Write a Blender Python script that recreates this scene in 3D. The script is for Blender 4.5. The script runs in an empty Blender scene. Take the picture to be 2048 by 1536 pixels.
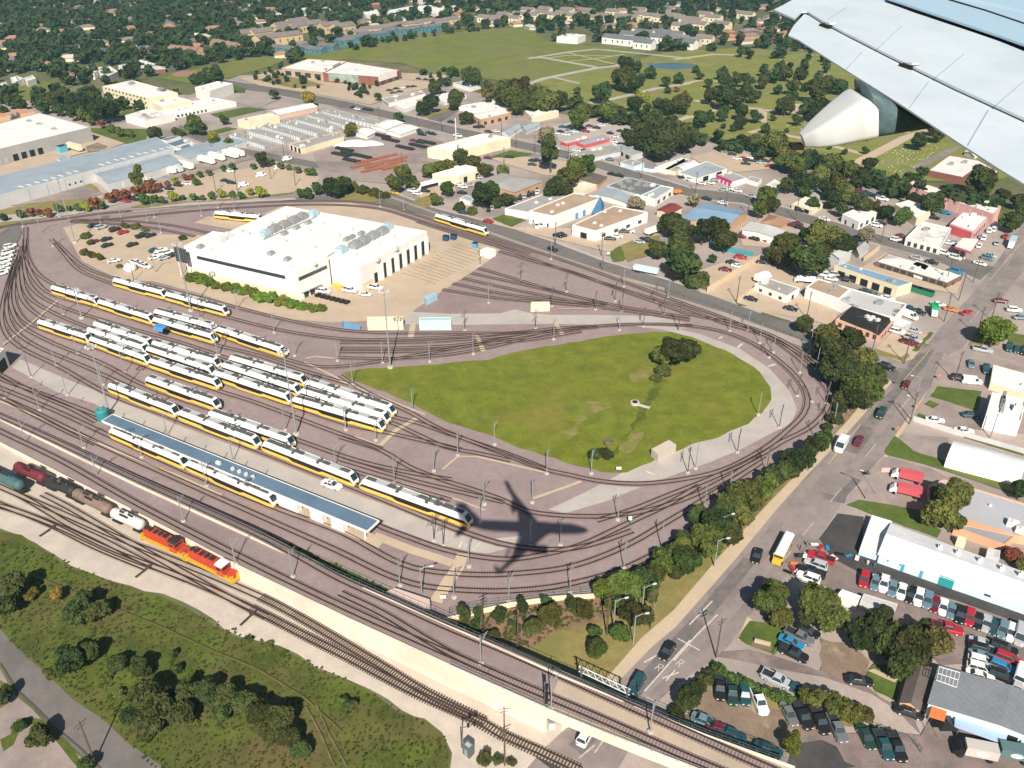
import bpy, bmesh, math, random
import numpy as np
from mathutils import Vector, Matrix
R = math.radians
random.seed(7)
rng = np.random.default_rng(7)
scene = bpy.context.scene
# ------------------------------------------------------------------ camera
F_PX, PITCH, ROLL, CAM_H = 1700.0, 0.5295, 0.00496, 142.0      # measured on the 2048 x 1536 photograph
_c, _s = math.cos(PITCH), math.sin(PITCH)
_cr, _sr = math.cos(ROLL), math.sin(ROLL)
_R0, _D0, CF = np.array([1., 0, 0]), np.array([0, -_s, -_c]), np.array([0, _c, -_s])
CX = _cr * _R0 + _sr * _D0
CY = -_sr * _R0 + _cr * _D0
cam_d = bpy.data.cameras.new('camera')
cam = bpy.data.objects.new('camera', cam_d)
scene.collection.objects.link(cam)
cam_d.sensor_width = 36.0
cam_d.lens = F_PX / 2048 * 36.0
cam_d.clip_start = 0.05
cam_d.clip_end = 20000
cam.matrix_world = Matrix(((CX[0], -CY[0], -CF[0], 0), (CX[1], -CY[1], -CF[1], 0), (CX[2], -CY[2], -CF[2], CAM_H), (0, 0, 0, 1)))
scene.camera = cam
# ------------------------------------------------------------------ light
SUN_EL, SUN_AZ = R(39.5), R(1.1)          # the sun stands behind the camera
world = bpy.data.worlds.new('World')
scene.world = world
world.use_nodes = True
wn = world.node_tree
sky = wn.nodes.new('ShaderNodeTexSky')
sky.sky_type = 'NISHITA'
sky.sun_disc = False
sky.sun_elevation = SUN_EL
sky.sun_rotation = R(180) - SUN_AZ
bg = wn.nodes['Background']
bg.inputs['Strength'].default_value = 0.052
wn.links.new(sky.outputs['Color'], bg.inputs['Color'])
sun_d = bpy.data.lights.new('sun', 'SUN')
sun_d.energy = 5.0
sun_d.angle = R(0.32)
sun_d.color = (1.0, 0.93, 0.82)
sun = bpy.data.objects.new('sun', sun_d)
scene.collection.objects.link(sun)
_tos = Vector((math.sin(SUN_AZ) * math.cos(SUN_EL), -math.cos(SUN_AZ) * math.cos(SUN_EL), math.sin(SUN_EL)))
sun.rotation_euler = _tos.to_track_quat('Z', 'Y').to_euler()
vs = scene.view_settings
vs.view_transform = 'Standard'
vs.look = 'None'
vs.gamma = 1.0
vs.exposure = 0.56
vs.use_curve_mapping = False
scene.cycles.max_bounces = 5
scene.cycles.diffuse_bounces = 2
scene.cycles.glossy_bounces = 2
scene.cycles.transmission_bounces = 2
scene.cycles.volume_bounces = 0
scene.cycles.caustics_reflective = False
scene.cycles.caustics_refractive = False
# ------------------------------------------------------------------ from the photograph to the ground
ORG = {0: (0, 0, 1.), 1: (0, 0, .3418), 2: (680, 0, .3418), 3: (1348, 0, .3418), 4: (0, 500, .3418), 5: (680, 500, .3418), 6: (1348, 500, .3418),
       7: (0, 1011, .3418), 8: (680, 1011, .3418), 9: (1348, 1011, .3418), 'M': (340, 390, .26367), 'W': (0, 200, .19531), 'L': (1660, 960, .18945),
       'A': (200, 760, .13672), 'B': (470, 820, .13672), 'C': (700, 920, .13672)}
def px(k, x, y):
    o = ORG[k]
    return (o[0] + x * o[2], o[1] + y * o[2])
def pts(k, s):
    """'x,y x,y ...' in sheet k -> photo pixels"""
    return [px(k, *map(float, w.split(',')[:2])) for w in s.split()]
def ray(p):
    return CX * (p[0] - 1024) / F_PX + CY * (p[1] - 768) / F_PX + CF
def G(p, z=0.0):
    d = ray(p)
    t = (z - CAM_H) / d[2]
    return (d[0] * t, d[1] * t, z)
def to_px(P):
    v = np.array([P[0], P[1], P[2] - CAM_H])
    w = v @ CF
    return (1024 + F_PX * (v @ CX) / w, 768 + F_PX * (v @ CY) / w)
def mpp(p, z=0.0):
    """metres across one photo pixel at that spot"""
    d = ray(p)
    return -CAM_H / d[2] * 1.0 / F_PX
def heading(p, dx, dy):
    a, b = G(p), G((p[0] + dx, p[1] + dy))
    return math.atan2(b[1] - a[1], b[0] - a[0])
def solve_h(top, base):
    d = ray(top)
    Y0 = G(base)[1]
    return CAM_H + d[2] / d[1] * Y0
# ------------------------------------------------------------------ materials
MATS = {}
def mat(name, col, var=.12, sc=.25, rough=.85, metal=0.0, col2=None, amt=.5, sc2=.03, lo=.5, hi=.62, fine=True, spec=.25, rand=0.0, coat=0.0, obj=False, col3=None, sc3=.3, amt3=.6):
    if name in MATS:
        return MATS[name]
    m = bpy.data.materials.new(name)
    m.use_nodes = True
    nt = m.node_tree
    N, L = nt.nodes, nt.links
    b = N['Principled BSDF']
    b.inputs['Roughness'].default_value = rough
    b.inputs['Metallic'].default_value = metal
    b.inputs['Specular IOR Level'].default_value = spec
    b.inputs['Coat Weight'].default_value = coat
    if obj:
        tc = N.new('ShaderNodeTexCoord'); src = tc.outputs['Object']
    else:
        g = N.new('ShaderNodeNewGeometry'); src = g.outputs['Position']
    def noise(s, det, ro=.6):
        n = N.new('ShaderNodeTexNoise')
        n.inputs['Scale'].default_value = s
        n.inputs['Detail'].default_value = det
        n.inputs['Roughness'].default_value = ro
        L.new(src, n.inputs['Vector'])
        return n.outputs['Fac']
    def rng_(o, a, c, d=0., e=1.):
        r = N.new('ShaderNodeMapRange')
        r.inputs['From Min'].default_value = a; r.inputs['From Max'].default_value = c
        r.inputs['To Min'].default_value = d; r.inputs['To Max'].default_value = e
        L.new(o, r.inputs['Value'])
        return r.outputs['Result']
    def mix(f, a, c, mode='MIX'):
        x = N.new('ShaderNodeMix'); x.data_type = 'RGBA'; x.blend_type = mode
        if isinstance(f, float): x.inputs[0].default_value = f
        else: L.new(f, x.inputs[0])
        for k, v in ((6, a), (7, c)):
            if isinstance(v, tuple): x.inputs[k].default_value = (*v[:3], 1)
            else: L.new(v, x.inputs[k])
        return x.outputs[2]
    out = None
    if var:
        out = mix(rng_(noise(sc, 5, .65), .28, .72), tuple(c * (1 - var) for c in col), tuple(min(.95, c * (1 + var)) for c in col))
        if fine:
            f = rng_(noise(sc * 9, 3, .7), .25, .75, 1 - var * .9, 1 + var * .9)
            cc = N.new('ShaderNodeCombineColor')
            for i in range(3): L.new(f, cc.inputs[i])
            out = mix(1.0, out, cc.outputs[0], 'MULTIPLY')
    else:
        out = mix(0.0, col, col)
    if col2:
        out = mix(rng_(noise(sc2, 6, .62), lo, hi, 0, amt), out, col2)
    if col3:
        out = mix(rng_(noise(sc3, 6, .7), .52, .66, 0, amt3), out, col3)
    if rand:
        oi = N.new('ShaderNodeObjectInfo')
        hs = N.new('ShaderNodeHueSaturation')
        L.new(rng_(oi.outputs['Random'], 0, 1, .5 - rand * .06, .5 + rand * .03), hs.inputs['Hue'])
        ml = N.new('ShaderNodeMath'); ml.operation = 'MULTIPLY'; ml.inputs[1].default_value = 7.31
        fr = N.new('ShaderNodeMath'); fr.operation = 'FRACT'
        L.new(oi.outputs['Random'], ml.inputs[0]); L.new(ml.outputs[0], fr.inputs[0])
        L.new(rng_(fr.outputs[0], 0, 1, 1 - rand * .45, 1 + rand * .45), hs.inputs['Value'])
        L.new(out, hs.inputs['Color'])
        out = hs.outputs['Color']
    L.new(out, b.inputs['Base Color'])
    MATS[name] = m
    return m
def striped(name, col, tie, per=.65, rough=.9):
    """track bed: cross ties run across a ribbon whose u coordinate is metres along the track"""
    m = mat(name, col, var=.16, sc=.6, rough=rough, col2=tuple(c * .62 for c in col), amt=.5, sc2=.11, lo=.5, hi=.7)
    nt = m.node_tree; N, L = nt.nodes, nt.links
    b = N['Principled BSDF']
    src = b.inputs['Base Color'].links[0].from_socket
    uv = N.new('ShaderNodeUVMap')
    sp = N.new('ShaderNodeSeparateXYZ'); L.new(uv.outputs[0], sp.inputs[0])
    a = N.new('ShaderNodeMath'); a.operation = 'DIVIDE'; a.inputs[1].default_value = per; L.new(sp.outputs[0], a.inputs[0])
    fr = N.new('ShaderNodeMath'); fr.operation = 'FRACT'; L.new(a.outputs[0], fr.inputs[0])
    lt = N.new('ShaderNodeMath'); lt.operation = 'LESS_THAN'; lt.inputs[1].default_value = .42; L.new(fr.outputs[0], lt.inputs[0])
    x = N.new('ShaderNodeMix'); x.data_type = 'RGBA'
    mm = N.new('ShaderNodeMath'); mm.operation = 'MULTIPLY'; mm.inputs[1].default_value = .75; L.new(lt.outputs[0], mm.inputs[0])
    L.new(mm.outputs[0], x.inputs[0]); L.new(src, x.inputs[6]); x.inputs[7].default_value = (*tie, 1)
    L.new(x.outputs[2], b.inputs['Base Color'])
    return m
def corrugated(name, col, per=.9, ang=0.0, rough=.5, depth=.22, metal=0.1):
    m = mat(name, col, var=.09, sc=.12, rough=rough, metal=metal, col2=tuple(c * .7 for c in col), amt=.35, sc2=.07)
    nt = m.node_tree; N, L = nt.nodes, nt.links
    b = N['Principled BSDF']
    g = N.new('ShaderNodeNewGeometry')
    mp = N.new('ShaderNodeMapping'); mp.inputs['Rotation'].default_value = (0, 0, ang); L.new(g.outputs['Position'], mp.inputs['Vector'])
    w = N.new('ShaderNodeTexWave'); w.inputs['Scale'].default_value = .314 / per; L.new(mp.outputs[0], w.inputs['Vector'])
    bp = N.new('ShaderNodeBump'); bp.inputs['Strength'].default_value = depth; bp.inputs['Distance'].default_value = .08
    L.new(w.outputs['Fac'], bp.inputs['Height']); L.new(bp.outputs[0], b.inputs['Normal'])
    return m
def glass(name, col, rough=.12):
    return mat(name, col, var=.05, sc=.4, rough=rough, spec=.6)
# ------------------------------------------------------------------ objects
COL = scene.collection
PENDING = []
def plain(P):
    return (float(P[0]), float(P[1]), float(P[2]))
def label(o, text, cat, group=None):
    o['label'] = text; o['category'] = cat
    if group: o['group'] = group
    PENDING.append(o)
    return o
def thing(name, text, cat, loc, rz=0.0, group=None):
    o = bpy.data.objects.new(name, None)
    o.empty_display_size = .2
    COL.objects.link(o)
    o.location = plain(loc); o.rotation_euler = (0, 0, rz)
    return label(o, text, cat, group)
def finish_labels():
    """equal wordings are told apart by their order across the photograph"""
    by = {}
    for o in PENDING: by.setdefault(o['label'], []).append(o)
    ordn = ['', 'leftmost', 'second', 'third', 'fourth', 'fifth', 'sixth', 'seventh', 'eighth', 'ninth', 'tenth', 'eleventh', 'twelfth', 'thirteenth', 'fourteenth',
            'fifteenth', 'sixteenth', 'seventeenth', 'eighteenth', 'nineteenth', 'twentieth']
    for t, os in by.items():
        n = len(os)
        if n < 2 or os[0].get('same'): continue
        os.sort(key=lambda o: to_px(o.matrix_world.translation if o.parent else o.location)[0])
        for i, o in enumerate(os):
            if n == 2: w = ('left', 'right')[i] + ' one'
            elif i == 0: w = 'leftmost'
            elif i == n - 1: w = 'rightmost'
            elif i < n / 2 or n > 38: w = (ordn[i + 1] if i + 1 < len(ordn) else str(i + 1) + 'th') + ' from the left'
            else: w = ordn[n - i] + ' from the right'
            o['label'] = t + ', ' + w
            if not o.get('group'): o['group'] = t
class MB:
    def __init__(self):
        self.v, self.f, self.m, self.uv = [], [], [], None
    def add(self, vs_, fs, mi=0):
        n = len(self.v)
        self.v += [tuple(map(float, p)) for p in vs_]
        self.f += [tuple(n + i for i in f) for f in fs]
        self.m += [mi] * len(fs)
        return self
    def prism(self, poly, z0, z1, mi=0, top=None, bottom=True):
        """poly: list of (x, y) counter-clockwise; z may be number or list"""
        n = len(poly)
        z0 = [z0] * n if not hasattr(z0, '__len__') else z0
        z1 = [z1] * n if not hasattr(z1, '__len__') else z1
        tp = top or poly
        vs_ = [(p[0], p[1], z) for p, z in zip(poly, z0)] + [(p[0], p[1], z) for p, z in zip(tp, z1)]
        fs = [(i, (i + 1) % n, n + (i + 1) % n, n + i) for i in range(n)] + [tuple(range(n, 2 * n))]
        if bottom: fs.append(tuple(reversed(range(n))))
        return self.add(vs_, fs, mi)
    def box(self, c, s, ang=0.0, mi=0, taper=1.0):
        """c = centre of the base, s = sizes"""
        ca, sa = math.cos(ang), math.sin(ang)
        hx, hy = s[0] / 2, s[1] / 2
        q = [(-hx, -hy), (hx, -hy), (hx, hy), (-hx, hy)]
        P = [(c[0] + a * ca - b * sa, c[1] + a * sa + b * ca) for a, b in q]
        T = [(c[0] + (a * ca - b * sa) * taper, c[1] + (a * sa + b * ca) * taper) for a, b in q]
        return self.prism(P, c[2], c[2] + s[2], mi, T)
    def tube(self, path, rad, n=8, mi=0, cap=True):
        rad = [rad] * len(path) if not hasattr(rad, '__len__') else rad
        P = [Vector(p) for p in path]
        vs_, fs = [], []
        for i, p in enumerate(P):
            d = (P[min(i + 1, len(P) - 1)] - P[max(i - 1, 0)]).normalized()
            a = d.cross(Vector((0, 0, 1)))
            if a.length < .05: a = d.cross(Vector((1, 0, 0)))
            a.normalize(); b = d.cross(a)
            for k in range(n):
                t = 2 * math.pi * k / n
                vs_.append(p + (a * math.cos(t) + b * math.sin(t)) * rad[i])
        for i in range(len(P) - 1):
            for k in range(n):
                fs.append((i * n + k, i * n + (k + 1) % n, (i + 1) * n + (k + 1) % n, (i + 1) * n + k))
        if cap: fs += [tuple(range(n)), tuple(reversed(range((len(P) - 1) * n, len(P) * n)))]
        return self.add(vs_, fs, mi)
    def lathe(self, prof, c=(0, 0, 0), n=12, mi=0):
        return self.tube([(c[0], c[1], c[2] + z) for r_, z in prof], [r_ for r_, z in prof], n, mi)
    def loft(self, rings, mi=0, cap=True, closed=True):
        n = len(rings[0]); vs_ = [p for r_ in rings for p in r_]; fs = []
        for i in range(len(rings) - 1):
            for k in range(n if closed else n - 1):
                fs.append((i * n + k, i * n + (k + 1) % n, (i + 1) * n + (k + 1) % n, (i + 1) * n + k))
        if cap: fs += [tuple(reversed(range(n))), tuple(range((len(rings) - 1) * n, len(rings) * n))]
        return self.add(vs_, fs, mi)
    def mesh(self, name, mats, smooth=False, fix=True):
        me = bpy.data.meshes.new(name)
        me.from_pydata(self.v, [], self.f)
        for m in (mats if isinstance(mats, (list, tuple)) else [mats]): me.materials.append(m)
        if len(me.materials) > 1: me.polygons.foreach_set('material_index', self.m)
        if fix or any(len(f) > 4 for f in self.f):
            bm = bmesh.new(); bm.from_mesh(me)
            if fix: bmesh.ops.recalc_face_normals(bm, faces=bm.faces)
            bmesh.ops.triangulate(bm, faces=[f for f in bm.faces if len(f.verts) > 4])
            bm.to_mesh(me); bm.free()
        if smooth: me.polygons.foreach_set('use_smooth', [True] * len(me.polygons))
        me.update()
        return me
    def build(self, name, mats, parent=None, smooth=False, fix=True, loc=None, rz=0.0):
        o = bpy.data.objects.new(name, self.mesh(name, mats, smooth, fix))
        COL.objects.link(o)
        if parent: o.parent = parent
        if loc is not None: o.location = plain(loc)
        if rz: o.rotation_euler = (0, 0, rz)
        return o
def inst(name, me, parent=None, loc=(0, 0, 0), rz=0.0, sc=None):
    o = bpy.data.objects.new(name, me)
    COL.objects.link(o)
    if parent: o.parent = parent
    o.location = plain(loc); o.rotation_euler = (0, 0, rz)
    if sc is not None: o.scale = sc if hasattr(sc, '__len__') else (sc, sc, sc)
    return o
KIDS = {}
def copy_thing(src, loc, rz=0.0, text=None, group=None, sc=None):
    """a copy of a thing with copies of its parts and sub-parts"""
    r_ = src.copy(); COL.objects.link(r_)
    r_.location = plain(loc); r_.rotation_euler = (0, 0, rz)
    if sc is not None: r_.scale = sc
    if src not in KIDS: KIDS[src] = [(c, list(c.children)) for c in src.children]
    for ch, gs in KIDS[src]:
        c = ch.copy(); COL.objects.link(c); c.parent = r_
        for g in gs:
            d = g.copy(); COL.objects.link(d); d.parent = c
    if text: r_['label'] = text
    if group: r_['group'] = group
    PENDING.append(r_)
    return r_
PROTOS = []
def retire_protos():
    for p in PROTOS:
        for c in list(p.children):
            for g in list(c.children): bpy.data.objects.remove(g)
            bpy.data.objects.remove(c)
        if p in PENDING: PENDING.remove(p)
        bpy.data.objects.remove(p)
def structure(o):
    o['kind'] = 'structure'
    return o
def ccw(P):
    a = sum(P[i][0] * P[(i + 1) % len(P)][1] - P[(i + 1) % len(P)][0] * P[i][1] for i in range(len(P)))
    return P if a > 0 else P[::-1]
def ragged(P, step, amp, seed=1):
    rr = random.Random(seed)
    out = []
    for i, a in enumerate(P):
        b = P[(i + 1) % len(P)]
        L_ = math.hypot(b[0] - a[0], b[1] - a[1]); n = max(1, int(L_ / step))
        for k in range(n):
            t = k / n
            out.append((a[0] + (b[0] - a[0]) * t + rr.uniform(-amp, amp), a[1] + (b[1] - a[1]) * t + rr.uniform(-amp, amp)))
    return out
LEVEL = [0]
def sheet(name, P, m, z=None, rag=None, smooth=0, kind='structure', lv=None):
    """a thin ground layer; each one lies a little above the one before"""
    W = [G(p)[:2] for p in P]
    if smooth: W = spline2(W, smooth)
    if rag: W = ragged(W, rag[0], rag[1], len(W) + int(LEVEL[0] * 1000))
    W = ccw(W)
    LEVEL[0] += .003 if LEVEL[0] < .11 else .002
    z = z if z is not None else .02 + LEVEL[0]
    b = MB(); b.add([(x, y, z) for x, y in W], [tuple(range(len(W)))])
    o = b.build(name, m, fix=False)
    o['kind'] = kind
    if o.data.polygons[0].normal.z < 0: o.data.flip_normals()
    return o
def catmull(P, step):
    P = [np.array(p, float) for p in P]
    Q = [2 * P[0] - P[1]] + P + [2 * P[-1] - P[-2]]
    out = []
    for i in range(1, len(Q) - 2):
        a, b, c, d = Q[i - 1:i + 3]
        n = max(2, int(np.linalg.norm(c - b) / step))
        # centripetal
        t0 = 0; t1 = t0 + np.linalg.norm(b - a) ** .5 + 1e-6; t2 = t1 + np.linalg.norm(c - b) ** .5 + 1e-6; t3 = t2 + np.linalg.norm(d - c) ** .5 + 1e-6
        for k in range(n):
            t = t1 + (t2 - t1) * k / n
            A1 = (t1 - t) / (t1 - t0) * a + (t - t0) / (t1 - t0) * b
            A2 = (t2 - t) / (t2 - t1) * b + (t - t1) / (t2 - t1) * c
            A3 = (t3 - t) / (t3 - t2) * c + (t - t2) / (t3 - t2) * d
            B1 = (t2 - t) / (t2 - t0) * A1 + (t - t0) / (t2 - t0) * A2
            B2 = (t3 - t) / (t3 - t1) * A2 + (t - t1) / (t3 - t1) * A3
            out.append((t2 - t) / (t2 - t1) * B1 + (t - t1) / (t2 - t1) * B2)
    out.append(P[-1])
    return out
def spline2(W, step):
    W3 = [(x, y, 0) for x, y in W]
    n = len(W3)
    pts_ = catmull([W3[-1]] + W3 + [W3[0], W3[1]], step)
    # keep the closed part only
    i0 = min(range(len(pts_)), key=lambda i: np.linalg.norm(pts_[i] - np.array(W3[0])) + (0 if i < len(pts_) / 2 else 1e6))
    i1 = min(range(len(pts_)), key=lambda i: np.linalg.norm(pts_[i] - np.array(W3[0])) + (0 if i > len(pts_) / 2 else 1e6))
    return [(p[0], p[1]) for p in pts_[i0:i1]]
def offs(P, d):
    """offset a 3-D polyline sideways"""
    out = []
    for i, p in enumerate(P):
        a, b = P[max(i - 1, 0)], P[min(i + 1, len(P) - 1)]
        t = np.array([b[0] - a[0], b[1] - a[1]]); t = t / (np.hypot(*t) + 1e-9)
        out.append((p[0] - t[1] * d, p[1] + t[0] * d, p[2]))
    return out
def ribbon(mb, P, w0, w1, z0=0., z1=0., mi=0):
    a, b = offs(P, w0), offs(P, w1)
    n = len(P)
    mb.add([(x, y, z + z0) for x, y, z in a] + [(x, y, z + z1) for x, y, z in b], [(i, n + i, n + i + 1, i + 1) if w1 < w0 else (i, i + 1, n + i + 1, n + i) for i in range(n - 1)], mi)
def bar(mb, P, w, off, z0, z1, mi=0):
    ribbon(mb, P, off + w / 2, off - w / 2, z1, z1, mi)
    ribbon(mb, P, off + w / 2, off + w / 2 + .01, z1, z0, mi)
    ribbon(mb, P, off - w / 2, off - w / 2 - .01, z1, z0, mi)
# ------------------------------------------------------------------ ground materials
m_earth = mat('suburb_earth', (.13, .135, .06), var=.3, sc=.02, col2=(.22, .19, .12), amt=.7, sc2=.012)
m_ballast = mat('ballast', (.305, .232, .226), var=.13, sc=.5, rough=.95, col2=(.225, .168, .162), amt=.6, sc2=.05, lo=.48, hi=.7, col3=(.20, .135, .12), sc3=.022, amt3=.4)
m_tan = mat('tan_concrete', (.50, .39, .285), var=.08, sc=.15, col2=(.38, .29, .22), amt=.6, sc2=.05, lo=.5, hi=.72)
m_conc = mat('pale_concrete', (.45, .405, .365), var=.09, sc=.2, col2=(.35, .31, .28), amt=.6, sc2=.06, lo=.5, hi=.7)
m_gravel = mat('pale_gravel', (.53, .455, .385), var=.12, sc=.25, rough=.95, col2=(.40, .34, .30), amt=.6, sc2=.04, lo=.48, hi=.66)
m_grass = mat('lawn', (.150, .172, .018), var=.26, sc=.16, rough=.95, col2=(.235, .19, .045), amt=.8, sc2=.035, lo=.52, hi=.68, col3=(.085, .115, .012), sc3=.14, amt3=.6)
m_grass2 = mat('green_lawn', (.085, .125, .022), var=.25, sc=.2, rough=.95, col2=(.16, .15, .05), amt=.6, sc2=.05)
m_dry = mat('dry_grass', (.245, .20, .072), var=.2, sc=.3, rough=.95, col2=(.17, .17, .05), amt=.7, sc2=.06)
m_mead = mat('meadow', (.088, .112, .018), var=.32, sc=.16, rough=.95, col3=(.035, .05, .012), sc3=.05, amt3=.7, col2=(.14, .10, .045), amt=.8, sc2=.035, lo=.46, hi=.62)
m_field = mat('field_grass', (.165, .185, .038), var=.2, sc=.05, rough=.95, col2=(.20, .185, .075), amt=.8, sc2=.012, lo=.45, hi=.65)
m_cem = mat('cemetery_grass', (.205, .215, .05), var=.2, sc=.06, rough=.95, col2=(.23, .20, .09), amt=.7, sc2=.03)
m_asph = mat('asphalt', (.285, .235, .22), var=.13, sc=.3, rough=.9, col2=(.165, .145, .14), amt=.75, sc2=.05, lo=.45, hi=.65)
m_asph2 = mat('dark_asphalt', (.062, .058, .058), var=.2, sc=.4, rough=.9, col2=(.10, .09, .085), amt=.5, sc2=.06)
m_asph3 = mat('grey_asphalt', (.175, .155, .145), var=.12, sc=.35, rough=.9, col2=(.12, .11, .105), amt=.6, sc2=.05)
m_walk = mat('sidewalk', (.52, .41, .29), var=.08, sc=.4, col2=(.42, .33, .25), amt=.5, sc2=.1)
m_pave = mat('worn_pavement', (.40, .33, .295), var=.14, sc=.12, rough=.9, col2=(.22, .19, .178), amt=.8, sc2=.03, lo=.46, hi=.62)
m_pave2 = mat('pinkish_lot', (.335, .265, .24), var=.14, sc=.2, rough=.9, col2=(.20, .165, .155), amt=.7, sc2=.045, lo=.46, hi=.62)
m_pave3 = mat('dark_pinkish_lot', (.235, .18, .165), var=.18, sc=.2, rough=.9, col2=(.14, .115, .108), amt=.8, sc2=.06, lo=.46, hi=.62, col3=(.30, .24, .22), sc3=.1, amt3=.5)  # darker, mottled variant of the pinkish lot pavement
m_dirt = mat('bare_dirt', (.225, .165, .12), var=.2, sc=.25, rough=.95, col2=(.37, .30, .215), amt=.8, sc2=.12, lo=.55, hi=.62)
m_mulch = mat('mulch', (.24, .15, .10), var=.25, sc=.5, rough=.95, col2=(.13, .10, .05), amt=.6, sc2=.2)
m_paint = mat('road_paint', (.58, .53, .48), var=.3, sc=1.5)
m_paint_y = mat('yellow_road_paint', (.62, .47, .16), var=.2, sc=.8)
m_pond = mat('pond_water', (.06, .11, .14), var=.1, sc=.05, rough=.12, spec=.5)
m_crack = mat('tar_seal', (.05, .045, .045), var=.2, sc=.5)
# ------------------------------------------------------------------ ground
b = MB(); b.add([(-7000, -300, 0), (7000, -300, 0), (7000, 14000, 0), (-7000, 14000, 0)], [(0, 1, 2, 3)])
structure(b.build('ground', m_earth, fix=False))
sheet('industrial_ground', pts(0, '-200,210 60,180 380,190 480,150 830,150 1060,215 1330,270 1560,310 1800,370 2060,420 2250,470 2400,900 2300,1700 1250,1700 1180,1480 1400,1300 1790,780 1700,730 1330,590 960,440 760,390 560,400 300,420 0,450 -200,470'), m_pave)
sheet('yard_ballast', pts(0, '-260,440 0,452 140,432 270,414 400,404 560,398 700,399 760,405 800,420 870,434 960,458 1060,492 1180,533 1300,577 1400,614 1500,652 1580,690 1650,737 1695,790 1700,835 1670,885 1605,935 1535,990 1450,1034 1380,1074 1300,1124 1240,1163 1180,1188 1100,1200 1000,1216 910,1240 840,1232 770,1195 700,1168 513,1082 362,1014 191,934 68,874 0,842 -300,700'), m_ballast)
sheet('freight_gravel', pts(0, '-300,720 0,885 236,1006 478,1133 700,1240 1093,1418 1180,1460 1150,1500 1080,1560 900,1560 905,1503 892,1469 844,1435 806,1418 741,1380 700,1356 632,1332 564,1291 478,1271 400,1223 325,1189 260,1172 160,1144 92,1100 41,1072 0,1060 -300,900'), m_gravel, rag=(4, .5))
sheet('meadow', pts(0, '-300,900 0,1064 41,1074 92,1102 160,1147 260,1175 325,1192 400,1226 478,1274 564,1294 632,1335 700,1359 741,1383 806,1421 844,1438 892,1472 905,1506 898,1600 330,1600 260,1489 205,1438 143,1397 102,1356 58,1319 20,1281 0,1257 -300,1090'), m_mead, rag=(5, .9))
sheet('frontage_road', pts(0, '-300,1090 0,1257 20,1281 58,1319 102,1356 143,1397 205,1438 260,1489 328,1536 420,1610 240,1610 191,1536 154,1500 113,1459 68,1411 34,1383 0,1325 -300,1200'), m_asph3)
sheet('corner_parking_lot', pts(0, '-300,1215 0,1338 30,1390 62,1416 108,1464 150,1504 188,1540 230,1610 -300,1610'), m_pave2)
sheet('corner_verge', pts(7, '0,1020 60,1060 80,1100 40,1160 0,1190'), m_grass2)
sheet('corner_planter', pts(7, '0,1370 60,1340 100,1250 150,1240 240,1250 300,1290 330,1330 440,1440 480,1510 440,1520 290,1330 230,1290 180,1280 110,1330 80,1400 20,1440'), m_mead)
sheet('shop_lot', pts(0, '126,455 160,447 240,456 330,469 420,471 575,408 700,405 790,428 870,458 985,490 1000,500 990,512 965,530 885,582 827,621 825,640 730,642 666,645 581,639 478,615 400,587 307,563 239,560 164,522'), m_tan)
sheet('shop_side_ballast', pts('M', '0,130 330,120 660,140 740,150 560,250 470,280 300,290 100,290 -200,260 -320,190'), m_ballast)
sheet('shop_side_patch', pts('M', '185,210 290,162 660,205 620,230 480,262'), m_tan)
sheet('yard_access_road', pts(0, '800,648 827,624 900,628 1000,627 1030,619 1062,627 1100,630 1200,630 1300,632 1345,640 1400,655 1330,660 1250,650 1100,648 900,650'), m_conc)
sheet('ring_road', pts(0, '1305,652 1340,655 1400,668 1480,698 1540,738 1580,783 1594,818 1582,850 1560,858 1480,900 1416,926 1348,950 1280,975 1215,1002 1130,1027 1098,1019 1170,985 1240,948 1300,925 1345,905 1400,880 1480,850 1525,826 1542,795 1530,765 1500,730 1450,700 1380,677'), m_conc)
sheet('teardrop_lawn', pts(0, '684,745 735,738 783,736 899,726 977,719 1022,705 1124,688 1227,671 1310,664 1343,664 1385,676 1450,700 1510,735 1540,775 1543,800 1525,828 1480,856 1430,876 1385,888 1345,905 1300,925 1250,944 1200,945 1130,925 1040,895 960,865 880,838 810,800 770,785 712,762'), m_grass, rag=(3, .45))
sheet('dirt_scar', pts(5, '1430,900 1500,890 1600,900 1500,960 1420,1000 1380,1080 1320,1110 1300,1080 1360,1010'), mat('worn_lawn', (.24, .20, .075), var=.25, sc=.3, col2=(.152, .170, .018), amt=.95, sc2=.2, lo=.42, hi=.58), rag=(1.6, 1.5))
sheet('lawn_swale', pts(5, '1880,740 1920,760 1850,860 1790,960 1680,1120 1600,1230 1570,1230 1660,1090 1740,950 1800,840'), mat('damp_lawn', (.085, .105, .014), var=.3, sc=.3, col2=(.150, .172, .018), amt=.9, sc2=.15, lo=.45, hi=.6), rag=(1.6, 1.0))
sheet('dirt_scar', pts(5, '1690,740 1780,680 1830,690 1800,760 1700,770'), MATS['worn_lawn'], rag=(1.6, 1.3))
sheet('dirt_scar', pts(5, '1700,1090 1760,1060 1740,1120 1690,1200 1640,1190 1650,1150'), MATS['worn_lawn'], rag=(1.6, 1.1))
sheet('yard_apron', pts(0, '24,735 41,719 137,760 239,801 350,848 520,912 715,990 920,1063 985,1078 1045,1072 1040,1088 1008,1099 977,1107 943,1104 871,1088 759,1052 700,1030 520,965 270,850 219,825 190,808 113,784'), m_conc)
sheet('strip_grass', pts(0, '180,918 300,970 380,1003 540,1070 690,1138 775,1180 800,1192 770,1200 690,1168 513,1084 362,1015 191,935'), m_grass2, rag=(2, .25))
sheet('rail_verge_soil', pts(8, '620,690 860,620 1000,590 1330,545 1490,535 1720,560 1850,420 1830,350 1480,520 1000,600'), m_mulch)
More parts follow.
